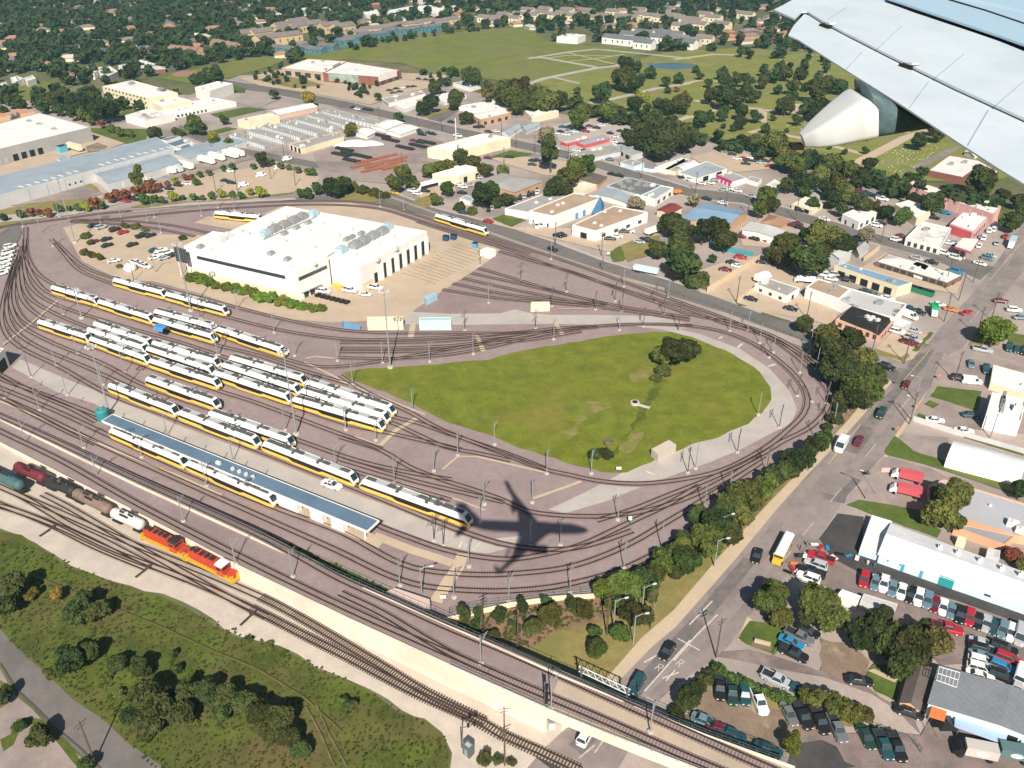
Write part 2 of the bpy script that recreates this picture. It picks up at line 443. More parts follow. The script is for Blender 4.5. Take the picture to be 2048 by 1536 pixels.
sheet('corner_lawn', pts(8, '560,700 640,680 860,610 1480,520 1900,300 2048,215 2350,20 2440,120 2048,540 1800,800 1690,890 1590,1010 1450,975 1100,880'), m_dry)
sheet('planted_bed', pts(8, '620,690 860,615 1000,590 1480,540 1720,560 1660,620 1500,690 1250,745 1085,860 900,800'), m_mulch, rag=(2, .4))
sheet('street_verge', pts(0, '1380,1195 1430,1120 1500,1045 1535,1000 1590,945 1640,900 1690,840 1760,740 1778,765 1700,855 1610,950 1553,1012 1470,1110 1400,1190 1348,1245'), m_dry, rag=(3, .3))
sheet('red_mulch_strip', pts(6, '600,1420 700,1340 640,1460 560,1530 480,1536'), m_mulch, rag=(2, .3))
sheet('red_mulch_strip', pts(6, '1000,960 1090,920 1130,930 1030,1030 960,1080'), m_mulch, rag=(2, .3))
# ------------------------------------------------------------------ streets
sheet('street', pts(0, '1000,1600 1090,1496 1135,1455 1225,1370 1260,1335 1295,1295 1348,1252 1460,1120 1553,1014 1610,950 1700,855 1779,767 1765,732 1815,738 1881,657 1960,572 2010,500 2048,445 2090,380 2140,470 2100,480 2048,541 1997,603 1929,691 1861,773 1789,873 1768,910 1690,996 1635,1083 1560,1165 1495,1237 1460,1290 1430,1318 1350,1370 1290,1430 1261,1496 1200,1600'), m_asph)
sheet('side_street', pts(0, '556,397 700,388 782,386 858,414 919,431 981,444 1107,485 1213,525 1348,565 1416,589 1519,626 1594,647 1656,678 1724,705 1800,745 1790,770 1772,762 1720,735 1656,697 1553,663 1450,625 1348,594 1240,554 1124,515 970,470 868,436 769,405 700,402 556,402'), m_asph3)
sheet('avenue', pts(0, '340,125 427,158 533,172 700,205 800,228 912,255 1020,278 1135,303 1200,322 1380,377 1485,389 1553,412 1758,470 1861,498 1990,535 1960,560 1861,516 1758,488 1553,430 1485,406 1380,394 1200,338 1135,318 1020,293 912,270 800,243 700,219 533,185 420,172 330,132'), m_asph3)
sheet('lot_street', pts(0, '360,250 395,262 440,286 490,298 570,312 660,330 655,340 560,324 480,308 425,294 350,262'), m_asph3)
sheet('branch_street', pts(0, '830,250 905,214 930,214 860,258'), m_asph3)
sheet('sidewalk', pts(0, '1213,1357 1258,1305 1281,1278 1348,1220 1440,1112 1545,998 1605,938 1695,842 1770,752 1784,765 1703,857 1613,952 1556,1016 1470,1120 1352,1254 1300,1298 1262,1338 1228,1372'), m_walk)
sheet('sidewalk', pts(6, '1000,1450 1230,1200 1290,1090 1500,800 1530,790 1320,1090 1250,1210 1010,1470'), m_walk)
sheet('sidewalk', pts(9, '380,760 430,650 455,670 400,790 370,790'), m_walk)
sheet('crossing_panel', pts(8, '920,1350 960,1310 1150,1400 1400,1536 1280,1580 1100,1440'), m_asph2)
def pavement_strip(s, w_):
    W = [G(p) for p in pts(0, s)]
    LEVEL[0] += .0015
    bb = MB(); ribbon(bb, [(x, y, .02 + LEVEL[0]) for x, y, z in W], -w_ / 2, w_ / 2)
    structure(bb.build('sidewalk', m_conc))
for s_ in ('427,156 533,170 700,203 800,226 905,252', '935,258 1020,276 1135,301 1200,320 1380,375 1485,387 1553,410 1758,468 1861,496', '1758,490 1553,432 1485,408 1380,396 1200,340 1135,320 1020,295 912,272', '790,385 858,412 919,429 981,442 1107,483 1213,523 1348,563 1416,587 1519,624 1594,645 1656,676 1724,703'): pavement_strip(s_, 1.8)
m_lane = mat('worn_lane', (.235, .20, .19), var=.2, sc=.35, col2=(.285, .235, .22), amt=.95, sc2=.09, lo=.42, hi=.58)
m_lane2 = mat('patched_lane', (.165, .145, .14), var=.2, sc=.35, col2=(.26, .215, .2), amt=.95, sc2=.09, lo=.5, hi=.62)
def stripe(P, w, m=None, name='road_marking'):
    W = [G(p) for p in P]
    LEVEL[0] += .0015
    bb = MB(); ribbon(bb, [(x, y, .02 + LEVEL[0]) for x, y, z in W], -w / 2, w / 2)
    return structure(bb.build(name, m or m_paint))
for a, w_, m_ in (('1150,1500 1290,1360 1390,1250 1500,1120', 3.2, m_lane2), ('1195,1500 1340,1365 1450,1235 1560,1100', 2.6, m_lane), ('1500,1120 1600,990 1700,870', 2.4, m_lane), ('1700,905 1800,780 1860,690', 4.5, m_lane2), ('1640,1030 1730,905 1800,800 1960,615', 2.4, m_lane), ('1780,725 1880,690 1960,600 2030,500', 2.6, m_lane), ('1610,985 1680,1000 1720,960', 3.5, m_lane2)):
    stripe(pts(0, a), w_, m_, 'worn_lane')
stripe(pts(8, '1780,1090 2048,790'), .28)
stripe(pts(0, '1348,1322 1392,1272 1435,1230'), .28)
stripe(pts(9, '90,700 225,560'), .28)
stripe(pts(8, '1780,920 1850,880'), .35)
stripe(pts(9, '20,780 150,850'), .3)
stripe(pts(8, '1770,1110 1835,1140'), .3)
stripe(pts(8, '1560,1350 1490,1450'), .22)
stripe(pts(8, '1490,1405 1400,1480'), .22)
for a in ('1655,930 1720,850', '1800,770 1860,700', '1980,560 2048,480'): stripe(pts(0, a), .16, m_paint_y)
for x, y in ((1560, 1130), (1605, 1072), (1660, 1005), (1730, 915), (1800, 820), (1870, 735), (1940, 645)):
    stripe([(x, y), (x + 22, y - 27)], .14)
def letter(strokes, k, ox, oy, ux, uy, vx, vy, w=.45):
    for st in strokes: stripe([px(k, ox + ux * a + vx * c, oy + uy * a + vy * c) for a, c in st], w)
LX = [[(0, 0), (1, 1)], [(0, 1), (1, 0)]]
LR = [[(0, 0), (0, 1)], [(0, 1), (.9, 1)], [(.9, 1), (.9, .5)], [(.9, .5), (0, .5)], [(.4, .5), (1, 0)]]
letter(LX, 8, 1885, 1015, 22, 14, 75, -50, .3)
letter(LR, 8, 1840, 960, 22, 13, 34, -30, .16)
letter(LR, 8, 1960, 935, 22, 13, 34, -30, .16)
for a in ('695,250 715,212', '718,255 795,175', '778,265 855,185'): stripe(pts(8, a), .55 if a[0] == '6' else .25)
for a in ('262,520 285,510', '370,575 400,550', '550,685 595,670', '1790,0 0,0'):
    if a[0] != '1': stripe(pts(6, a), .8)
stripe(pts(5, '1785,1295 1840,1320'), .8)
for a in ('620,345 700,280', '590,385 640,345'): stripe(pts(6, a), .25, m_paint_y)
# lots, verges and lawns right of the street
def lots(k, m, *polys, name='lot', rag=None):
    for s in polys: sheet(name, pts(k, s), m, rag=rag)
lots(6, m_tan, '150,250 420,80 620,80 760,180 740,260 960,320 940,450 760,400 520,370 370,310')
lots(6, m_tan, '1000,160 1240,20 1400,60 1700,150 1650,260 1450,220 1280,260 1080,190', '150,120 400,40 540,40 200,220', '1160,600 1290,470 1500,500 1400,640 1330,660')
lots(6, m_pave2, '1560,640 1720,560 2048,600 2300,700 2300,1100 1640,1040 1440,990 1380,1010 1500,800', '1240,1200 1330,1080 1600,1100 1640,1280 1300,1210', '1010,1440 1230,1210 1500,1280 1640,1360 1470,1536 1000,1480')
lots(6, m_grass2, '1500,860 1540,800 1800,830 1780,950', '1465,905 1490,880 1550,905 1520,930', '1395,1000 1430,960 1510,985 1500,1030', '1390,590 1500,480 1520,490 1420,600', '1940,480 2048,500 2200,540 2200,600 1960,560', '1230,1180 1290,1090 1320,1110 1400,1180 1700,1270 2048,1390 2048,1450 1600,1300 1400,1240 1240,1200', '1690,1080 2048,1190 2048,1210 1700,1100', name='verge', rag=(2, .2))
lots(6, m_dry, '1720,560 1800,420 1960,440 1900,560', '1150,600 1340,655 1380,625 1365,600 1330,630 1180,580', name='verge')
lots(6, m_grass2, '360,310 430,330 380,330', '510,365 690,420 660,420 520,380', name='verge')
lots(9, m_grass2, '1010,0 1080,-30 1440,30 1450,70 1560,150 1540,190 1250,90', '380,780 440,680 560,690 660,740 590,880 430,820', '1120,1000 1160,930 1320,950 1300,1150 1180,1090', name='verge', rag=(2, .2))
lots(9, m_asph2, '850,200 960,50 1110,70 1090,270 1180,320 1640,500 2300,720 2300,790 2048,700 1650,560 1090,400 920,310', name='dark_lot')
lots(9, m_pave3, '650,330 850,200 920,310 1090,400 2048,710 2300,800 2300,1050 1700,930 1560,940 1400,760 900,480 850,460 700,420')
lots(9, m_pave3, '290,860 440,850 600,890 850,970 1100,1040 1200,1120 1400,1240 1440,1340 1300,1200 1160,1110 880,1010 600,960 380,910 250,890', name='driveway')
lots(9, m_pave, '640,880 680,760 850,780 880,920 840,970', name='parking_pad')
lots(9, m_dirt, '850,780 1050,830 1140,920 1120,1000 1000,1000 850,970', '60,1250 230,1020 420,1090 620,1170 800,1230 960,1290 940,1330 780,1380 650,1480 480,1400 150,1330', name='dirt_lot', rag=(2, .5))
lots(9, m_dry, '200,1000 240,960 700,1150 740,1200 960,1260 1100,1290 1230,1290 1180,1310 900,1290 640,1210 240,1040', name='verge', rag=(2, .3))
lots(9, m_pave3, '740,1340 960,1340 1300,1330 1440,1350 1500,1250 1900,1300 2300,1500 2300,1900 900,1800 700,1536', name='lot')
lots(9, m_asph2, '720,1400 860,1370 960,1420 990,1500 1060,1536 640,1560', name='dark_lot', rag=(2, .3))
lots(9, m_walk, '1130,970 1170,960 1310,1020 1290,1040', name='path')
# middle industrial lots
lots(2, m_tan, '880,930 1010,910 1340,950 1330,1020 1210,1030 1060,990', '700,1260 880,1290 1000,1330 1360,1340 1700,1360 1760,1400 1580,1480 1300,1410 1000,1340', '420,1120 540,1060 660,1060 680,1120 520,1200')
lots(2, m_grass2, '890,1280 960,1255 1090,1290 1000,1330', '1570,1480 1640,1440 1700,1470 1660,1530 1600,1536', '880,920 1000,880 1130,905 1010,930', name='verge', rag=(2, .3))
lots(2, m_dry, '470,680 600,635 680,640 520,690', '0,1120 60,1060 180,1130 280,1160 180,1190 0,1180', '1640,1440 1760,1390 1880,1380 1800,1500 1680,1536', '420,1180 560,1130 600,1170 480,1230', name='verge', rag=(2, .3))
lots(2, m_pave2, '-160,900 60,830 420,740 660,860 560,960 300,1080 -100,1040', '1240,760 1380,730 1560,700 1540,800 1300,850', name='scrap_yard')
lots(2, m_conc, '1240,740 1560,680 1720,740 1660,850 1380,900 1300,860', '1840,960 2048,900 2048,1000 1900,1010')
lots(3, m_tan, '100,920 330,860 620,930 560,990 380,1010 220,1000', '380,1340 500,1290 660,1380 540,1450 400,1440')
lots(3, m_grass2, '1880,1210 1960,1200 2010,1260 1900,1290', name='verge')
# left industrial lots
lots('W', m_tan, '0,690 560,500 920,330 930,290 1290,440 1120,500 800,560 560,640 0,780')
lots('W', m_dirt, '880,480 1000,440 1110,480 1060,520 900,540', name='dirt_mound')
lots('W', m_pave2, '0,1060 640,900 860,850 1060,960 900,1010 500,1050 0,1100', name='cleared_plot')
lots('W', m_dry, '0,1130 500,1040 800,1020 1060,1010 1100,1080 680,1180 0,1300', '1340,1100 1500,1060 2048,1040 2500,1010 2600,960 3000,930 3000,960 2048,1075 1420,1110', '800,850 880,810 1010,920 1050,960', name='verge', rag=(2, .4))
lots('W', m_grass2, '560,240 920,290 1500,300 1500,430 1290,450 900,320', '990,20 1150,20 1390,80 1200,110', name='verge')
lots(1, m_tan, '820,1150 1140,1040 1500,980 1600,960 1880,1040 1820,1100 1700,1130 1300,1170', name='lot')
lots(1, m_pave2, '920,1020 1000,1000 1180,960 1440,900 1480,930 1200,1010 1000,1050', name='lot')
lots(1, m_conc, '760,1230 1100,1190 1720,1160 1740,1170 1100,1215 780,1245', name='path')
lots(0, m_conc, '0,432 140,420 260,395 265,402 150,430 60,440 0,446', name='path')
lots(1, m_asph3, '0,1370 100,1300 130,1360 90,1450 60,1536 -60,1600 -200,1500', name='lot')
lots(1, m_pave, '1380,600 1500,560 1640,580 1500,640')
lots(1, m_grass2, '570,600 700,600 790,630 680,660', '1230,670 1430,630 1560,640 1300,700', '640,690 760,640 860,650 740,690', '1360,500 1440,520 1430,545 1370,545', '1190,780 1330,745 1390,755 1240,790', name='verge')
# far fields
sheet('playing_field', pts(0, '-60,190 60,165 150,170 120,185 20,200 -60,204'), m_field)
sheet('playing_field', pts(1, '0,530 270,475 420,510 160,590 60,600'), m_field)
sheet('playing_field', pts(1, '930,460 1200,390 1500,335 1680,345 1600,385 1340,460 1100,490'), m_field)
sheet('ball_diamond', pts(1, '1000,435 1070,415 1160,420 1090,450 1030,450'), mat('clay', (.36, .19, .12), var=.1))
sheet('big_field', pts(0, '690,100 720,92 830,75 960,60 1030,56 1060,60 1100,85 1250,98 1290,105 1240,125 1180,138 1060,163 1020,165 900,150 880,150 800,128 690,120 600,128 610,112'), m_field, rag=(10, 2))
sheet('mall_parking', pts(0, '480,158 560,140 640,150 750,170 800,146 890,150 905,165 800,190 740,210 640,190 520,172'), m_tan)
sheet('mall_green', pts(1, '1500,470 1640,440 1800,470 1900,500 1720,520'), m_dry)
sheet('cemetery_lawn', pts(0, '1040,163 1130,150 1250,128 1330,105 1480,96 1650,110 1800,200 1900,280 2060,340 2000,360 1790,365 1560,305 1400,270 1330,255 1200,225'), m_cem)
sheet('pond', pts(3, '-170,375 0,368 90,372 140,385 100,400 0,410 -120,400'), m_pond)
for s, w in (('1050,470 1110,490 1200,460 1500,400 1640,385', 7), ('1110,340 1190,340 1500,395', 6), ('1100,345 1350,305 1500,290 1560,295 2048,345', 6), ('1190,345 1330,325 1600,330', 2.5), ('1340,360 1500,345 1660,320', 2.5),
             ('1250,455 1400,490', 4), ('1440,610 1600,580 1850,520 2048,490', 6), ('2048,680 1980,710 1850,690', 6), ('1330,310 1640,385', 2.5)):
    stripe(pts(2, s), w, m_conc if w > 3 else m_walk, 'cemetery_path')
for s, w in (('0,350 230,320 370,325', 6), ('0,505 160,470 280,480 300,500', 5), ('0,710 130,680 260,640 330,620', 5), ('120,590 330,625 500,640 520,660 515,720', 6), ('500,645 700,660 820,690', 6), ('820,610 730,615 710,640 760,680', 6),
             ('580,780 740,810 900,850 1130,910', 5), ('1060,960 1200,890 1350,810 1500,760', 7), ('1200,770 1340,740 1360,780', 5), ('440,780 520,760', 5)):
    stripe(pts(3, s), w, m_walk, 'cemetery_path')
sheet('chapel_drive', pts(3, '1340,1000 1590,880 1700,850 1620,900 1440,990'), m_asph)
stripe(pts(7, '0,930 100,1090 200,1180 330,1310 470,1430 600,1560'), .14, m_crack, 'tar_seam')
stripe(pts(7, '160,400 500,540 950,720 1250,860 1500,960 1780,1130 2000,1330'), .5, mat('trodden_grass', (.115, .105, .035), var=.3, sc=.5), 'foot_track')
stripe(pts(7, '1790,1180 1860,1310 1960,1536'), .35, mat('rut_soil', (.15, .115, .065), var=.4, sc=.4), 'wheel_track')
stripe(pts(7, '1850,1170 1920,1330 2030,1536'), .35, MATS['rut_soil'], 'wheel_track')
# yard foot crossings
for s, w in (('560,570 640,440 690,370 720,290', 3.0), ('200,180 430,270 560,310 660,345', 2.6)): stripe(pts(8, s), w, m_walk, 'foot_crossing')
for s, w in (('235,1150 330,1060 450,990', 1.6), ('415,520 430,430', 2.2), ('800,505 840,600', 1.6), ('1255,420 1300,500', 1.6), ('600,1290 690,1215 800,1215 1210,1310', .8), ('360,1370 700,1470 850,1530', .6), ('1130,1460 1330,1390 1410,1360', 1.0), ('0,770 300,890 500,970', .8), ('1270,350 1540,345', .7), ('90,1100 230,1150', .8)):
    stripe(pts(5, s), w, m_walk, 'cable_duct')
for s, w in (('1790,640 1850,630 1960,640', 1.), ('20,560 200,420 340,300', .9), ('1780,660 2048,790', .8), ('0,890 300,1010 700,1190 1050,1330 1300,1440', .7), ('0,1130 300,1260', .7)): stripe(pts(4, s), w, m_walk, 'cable_duct')
for i in range(12):
    stripe(pts(4, f'{250 + i * 120},{770 + i * 47} {235 + i * 120},{800 + i * 47}'), .12, m_crack, 'concrete_joint')
for i in range(14):
    t = i / 13
    a = (560 + 310 * t, 200 - 170 * t); stripe([px(5, *a), px(5, a[0] - 190, a[1] - 62)], .14, mat('apron_rail', (.22, .16, .12), var=.2), 'embedded_rail')
# ------------------------------------------------------------------ railway embankment and bridge
EN = pts(0, '-90,843 0,888 120,950 236,1009 478,1136 700,1243 900,1335 1093,1421')
EF = pts(0, '-40,818 45,860 160,916 278,972 520,1082 735,1180 930,1267 1120,1351')
EZ = [.4, .5, 1.1, 1.9, 4.0, 5.4, 6.1, 6.5]
def zE(x): return float(np.interp(x, [-90, 0, 120, 236, 478, 700, 900, 1093], EZ))
m_wall = mat('retaining_concrete', (.74, .66, .54), var=.06, sc=.2, col2=(.55, .46, .35), amt=.45, sc2=.08)
m_deck = mat('deck_concrete', (.46, .37, .28), var=.1, sc=.3, col2=(.36, .29, .23), amt=.5, sc2=.08)
m_steel = mat('galvanised_steel', (.34, .36, .38), var=.08, sc=.8, rough=.5, metal=.4)
m_fence = mat('dark_fence_steel', (.10, .15, .16), var=.1, rough=.6, metal=.3)
PN = [G(p, z) for p, z in zip(EN, EZ)]
PF = [G(p, z) for p, z in zip(EF, EZ)]
def dense(P, n=6):
    out = []
    for a, c in zip(P[:-1], P[1:]):
        for k in range(n): out.append(tuple(a[i] + (c[i] - a[i]) * k / n for i in range(3)))
    return out + [P[-1]]
def wall_strip(P, t, z0, dz, inward):
    w = MB()
    Q = offs(P, t * inward)
    w.loft([[(a[0], a[1], z0), (a[0], a[1], a[2] + dz), (q[0], q[1], a[2] + dz), (q[0], q[1], z0)] for a, q in zip(P, Q)])
    return w
def railing(P, h, zb, name, parent, m, gap=2.2):
    w = MB()
    D = catmull(P, gap)
    for k in (1., .5): bar(w, [(x, y, z + zb) for x, y, z in D], .06, 0, h * k - .05, h * k)
    for x, y, z in D: w.box((x, y, z + zb), (.07, .07, h))
    return w.build(name, m, parent)
em = thing('railway_embankment', 'long white retaining wall carrying two ballasted tracks up to the street bridge', 'embankment', G(EN[4]))
def loc_to(o, P): return [(p[0] - o.location[0], p[1] - o.location[1], p[2] - o.location[2]) for p in P]
wall_strip(dense(loc_to(em, PN)), .45, 0, .45, 1).build('retaining_wall', m_wall, em)
wall_strip(dense(loc_to(em, PF)), .45, 0, .45, -1).build('retaining_wall', m_wall, em)
w = MB(); n_ = len(PN)
nn, ff = offs(loc_to(em, PN), .4), offs(loc_to(em, PF), -.4)
w.add(nn + ff, [(i, n_ + i, n_ + i + 1, i + 1) for i in range(n_ - 1)]); w.build('ballast_bed', m_ballast, em)
railing(loc_to(em, PF[2:]), 1.6, .45, 'fence', em, m_fence)
railing(loc_to(em, PN[6:]), 1.0, .45, 'handrail', em, m_steel)
BN = [G(p, 6.5) for p in pts(0, '1093,1421 1230,1477 1380,1536 1560,1608')]
BF = [G(p, 6.5) for p in pts(0, '1120,1351 1260,1409 1410,1470 1590,1535')]
br = thing('railway_bridge', 'concrete railway bridge over the street with two tracks and steel handrails', 'bridge', G((1200, 1450)))
bn, bf = loc_to(br, BN), loc_to(br, BF)
w = MB(); w.loft([[(a[0], a[1], 4.9), (a[0], a[1], 6.48), (c[0], c[1], 6.48), (c[0], c[1], 4.9)] for a, c in zip(offs(bn, .5), offs(bf, -.5))]); w.build('deck', m_deck, br)
wall_strip(bn, .4, 4.4, .35, 1).build('parapet', m_wall, br)
wall_strip(bf, .4, 4.4, .35, -1).build('parapet', m_wall, br)
railing(bn, 1.1, .35, 'handrail', br, m_steel); railing(bf, 1.3, .35, 'handrail', br, m_fence)
w = MB(); w.box((BN[0][0] - br.location[0] + 2, BN[0][1] - br.location[1] + 5, 0), (2.5, 9, 4.9), .5); w.build('abutment', m_wall, br)
# ------------------------------------------------------------------ tracks
m_rail = mat('rail_steel', (.060, .036, .030), var=.25, sc=.3, rough=.6, metal=.2)
m_bed = striped('track_bed', (.215, .155, .145), (.36, .285, .265))
m_bed2 = striped('freight_bed', (.44, .365, .30), (.28, .225, .185), per=.62)
m_tie = mat('timber_tie', (.07, .052, .042), var=.3, sc=.8)
NT = [0]
def track(k, s, zf=None, bed=None, ties=None, width=2.5, name='railway_track', bare=False):
    P = pts(k, s)
    NT[0] += 1
    dz = .004 * (NT[0] % 24)
    C = [G(p, (zf(p[0]) if zf else 0) ) for p in P]
    D = [tuple(p) for p in catmull(C, 3.0)]
    D = [(x, y, z + dz + .30) for x, y, z in D]
    root = bpy.data.objects.new(name, None); COL.objects.link(root); root['kind'] = 'structure'
    c0 = D[len(D) // 2]; root.location = (c0[0], c0[1], 0)
    D = [(x - c0[0], y - c0[1], z) for x, y, z in D]
    if not bare:
        w = MB(); ribbon(w, D, width / 2, -width / 2, .0, .0)
        o = w.build('track_bed', bed or m_bed, root, fix=False)
        n = len(D); d = [0]
        for a, c in zip(D[:-1], D[1:]): d.append(d[-1] + math.dist(a, c))
        uv = o.data.uv_layers.new(name='UVMap')
        vals = [(d[l.vertex_index % n], 0. if l.vertex_index < n else 1.) for l in o.data.loops]
        uv.data.foreach_set('uv', [t for v in vals for t in v])
    if ties is not None:
        w = MB(); E = [tuple(p) for p in catmull([D[0]] + D[3:-3:3] + [D[-1]], .62) if to_px((p[0] + c0[0], p[1] + c0[1], 0))[0] > ties]
        for i, p in enumerate(E[:-1]):
            q = E[i + 1]; w.box((p[0], p[1], p[2] - .02), (.26, 2.6, .12), math.atan2(q[1] - p[1], q[0] - p[0]))
        w.build('ties', m_tie, root, fix=False)
    for sgn in (-.7175, .7175):
        w = MB(); bar(w, D, .24, sgn, 0, .19); w.build('rail', m_rail, root, fix=False)  # rails overwide: the dark strip also stands for their cast shadow
    return root
# behind and around the shop, then round the yard
track(0, '-40,470 0,456 70,446 139,437 195,429 293,420 400,412 560,404 680,403 760,410 830,430 900,452 967,473 1100,513 1240,562 1360,606 1480,650 1560,690 1630,750 1664,800 1662,850 1630,893 1553,946 1450,1011 1382,1063 1312,1108 1244,1141 1175,1162 1107,1176 1023,1184 953,1184 851,1175 782,1155 680,1106 560,1052 410,985 191,886 60,822 -60,770')
track(0, '137,444 234,438 322,429 400,422 560,412 680,411 760,419 840,442 950,474 1060,508')
track(0, '146,441 254,443 332,450 400,463 470,478')
track(0, '141,445 215,448 312,458 390,474')
track(2, '450,1300 800,1410 1000,1470 1200,1545 1480,1640 1760,1730 2000,1800 2230,1890 2490,1970 2740,2110 2890,2230 2925,2320 2890,2420')
track(5, '930,10 1150,75 1350,130 1650,240 1850,310 2048,380 2340,440 2560,520 2740,640 2840,760 2870,850 2840,950 2740,1050 2600,1120 2450,1210 2200,1330 1900,1450 1700,1530 1500,1590')
track(5, '810,110 1000,165 1240,240 1500,305 1700,345 2048,400')
track(5, '770,140 1100,212 1350,270 1560,322')
track(5, '720,170 1000,232 1300,292 1560,335')
track(5, '660,200 1000,268 1300,305 1540,330')
track(5, '600,235 900,283 1250,315 1500,338 1800,378 2048,415')
# yard rows
track(4, '330,-40 400,30 500,108 660,165 900,215 1200,290 1500,370 1800,440 2048,478 2280,490 2700,490 2990,490 3240,465 3500,450 3800,438 4050,446')
track(4, '300,-60 370,20 470,125 660,203 960,294 1320,396 1700,485 2048,528 2290,528 2600,515 2900,500 3240,478 3500,455')
track(4, '150,-130 160,40 230,150 360,225 600,300 900,392 1250,495 1655,640 1900,690 2200,660 2500,610 2800,560 3100,530 3400,480')
track(4, '145,-60 150,40 200,170 300,262 568,340 885,443 1260,560 1500,620 1800,720 2048,790')
track(4, '140,-20 140,100 190,230 320,320 700,445 1100,560 1335,640 1780,790 1990,880 2310,985 2450,1020 2620,1080 2800,1140 3000,1210 3200,1290')
track(4, '130,-20 125,140 170,280 330,380 545,470 880,590 1290,712 1740,855 1990,960 2270,1010 2430,1080 2610,1160 2790,1195 2990,1240')
track(4, '120,0 105,180 150,320 300,430 505,505 850,622 1250,757 1690,910 2048,1030 2240,1070 2440,1115 2700,1175')
track(4, '110,40 80,220 90,330 150,420 230,462 520,562 865,690 1270,827 1500,900 1900,1050 2230,1170')
track(4, '100,60 60,240 70,350 130,450 300,545 600,670 850,800 1262,950 1500,1030 1800,1140 2130,1250 2450,1320 2640,1350')
track(4, '90,80 45,260 40,370 80,470 200,560 500,690 900,870 1215,998 1700,1170 2000,1280 2300,1370 2640,1470')
track(4, '80,100 25,290 10,400 40,500 120,575 350,690 630,845 1035,998 1510,1180 2100,1410 2750,1670 3000,1740 3300,1760 3500,1720 3700,1650')
track(5, '0,740 140,830 420,962 560,1042 800,1140 960,1202 1200,1292 1350,1325 1500,1357 1750,1375 2048,1342 2250,1290 2480,1170 2620,1060 2715,960 2735,880 2700,790 2600,680 2430,560 2230,480 1980,445 1700,440 1400,460 1000,520 600,590 300,600 0,600')
track(5, '0,545 400,545 700,530 950,510 1200,480')
track(5, '0,580 350,578 700,560 1000,515')
track(5, '0,635 300,640 600,620 850,580 1100,520 1300,475')
track(5, '0,1100 250,1182 400,1272 600,1352 760,1402 960,1472 1100,1535 1400,1565 1600,1560 1800,1530 2048,1450 2250,1350 2480,1210')
track(5, '0,1230 240,1302 450,1362 700,1422 960,1482')
track(8, '100,60 220,122 400,192 600,262 780,302 1000,322 1200,292 1400,242 1600,152 1750,80 1900,10 2100,-110')
track(4, '-60,790 0,812 300,935 640,1092 1100,1305 1640,1525 2000,1660 2340,1840 2490,1882 2800,1908 3000,1902 3300,1868 3500,1808 3700,1718 3900,1600 4050,1510 4250,1380 4450,1250')
track(4, '-60,690 0,735 250,862 400,925 560,1010')
track(4, '-40,720 20,765 200,830 420,915 600,985')
track(4, '-60,830 200,970 420,1080 560,1140')
track(0, '-60,808 20,842 120,888 250,950 378,1008 513,1070 580,1105 680,1160 780,1205 890,1255 1023,1310 1193,1386 1380,1470 1560,1550', zf=zE)
track(0, '-70,826 0,864 120,922 263,1003 410,1080 580,1165 700,1222 851,1290 1023,1365 1193,1437 1380,1520 1500,1570', zf=zE)
track(8, '0,520 250,640 500,790 700,900 900,990', zf=zE)
# freight tracks
track(7, '-120,-160 0,-104 380,60 700,200 1000,320 1380,478 1600,578 1820,700 2048,835 2290,980 2520,1120 2840,1275', bed=m_bed2, ties=520, name='freight_track')
track(7, '-120,-60 0,0 300,112 700,292 1100,442 1500,622 1750,752 2048,902 2390,1083 2640,1200 2840,1290 2930,1345 3150,1440 3400,1560', bed=m_bed2, ties=500, name='freight_track')
track(7, '100,-60 210,0 400,115 600,210 850,340 1100,445', bed=m_bed2, name='freight_track')
track(7, '250,-60 370,0 700,190 950,330 1200,470 1400,580 1560,660', bed=m_bed2, name='freight_track')
track(7, '-120,-20 100,40 330,135 560,250 860,375', bed=m_bed2, name='freight_track')
for x, y, a in ((300, 130, 0), (860, 365, 0), (1470, 640, 0)):
    p = px(7, x, y); w = MB(); w.box((0, 0, .3), (.5, 5.5, .18)); w.box((0, 1.2, .3), (1.0, 1.0, .4)); o = w.build('switch_ties', m_tie, loc=G(px(7, x - 12, y + 20)), rz=heading(p, 10, 4.4)); structure(o)
# ------------------------------------------------------------------ light-rail vehicles
m_white = mat('white_paint', (.80, .79, .77), var=.04, sc=1.2, rough=.4, obj=True)
m_yellow = mat('yellow_paint', (.82, .53, .10), var=.05, sc=1., rough=.4, obj=True)
m_black = mat('black_trim', (.018, .018, .020), var=.1, rough=.35, obj=True)
m_roofk = mat('roof_equipment', (.095, .095, .095), var=.3, sc=1.5, rough=.7, obj=True)
m_roofg = mat('roof_box_grey', (.42, .43, .43), var=.15, sc=1.5, rough=.6, obj=True)
m_wind = glass('dark_windscreen', (.02, .035, .04))
m_under = mat('underframe', (.035, .03, .028), var=.2, rough=.8, obj=True)
LRV_L = 32.6
def lrv_sections():
    h = LRV_L / 2
    xs = [-h, -h + .12, -h + 1.25, -h + 1.9, -8.5, -6.0, -4.6, -4.2, 4.2, 4.6, 6.0, 8.5, h - 1.9, h - 1.25, h - .12, h]
    out = []
    for x in xs:
        e = h - abs(x)
        wdt = 1.36 if e > 1.8 else (1.30 if e > 1. else (1.12 if e > .1 else 1.05))
        top = 3.55 if e > 1.8 else (3.35 if e > 1. else (1.5 if e > .1 else 1.2))
        low = abs(x) < 5.0
        z0 = .18 if low else .42
        z1 = .86 if low else 1.42
        if abs(abs(x) - 6.0) < .01: z1, z0 = 1.42, .42
        zb = min(2.3, top - .3)
        out.append((x, wdt, z0, min(z1, top - .35), zb, top))
    return out
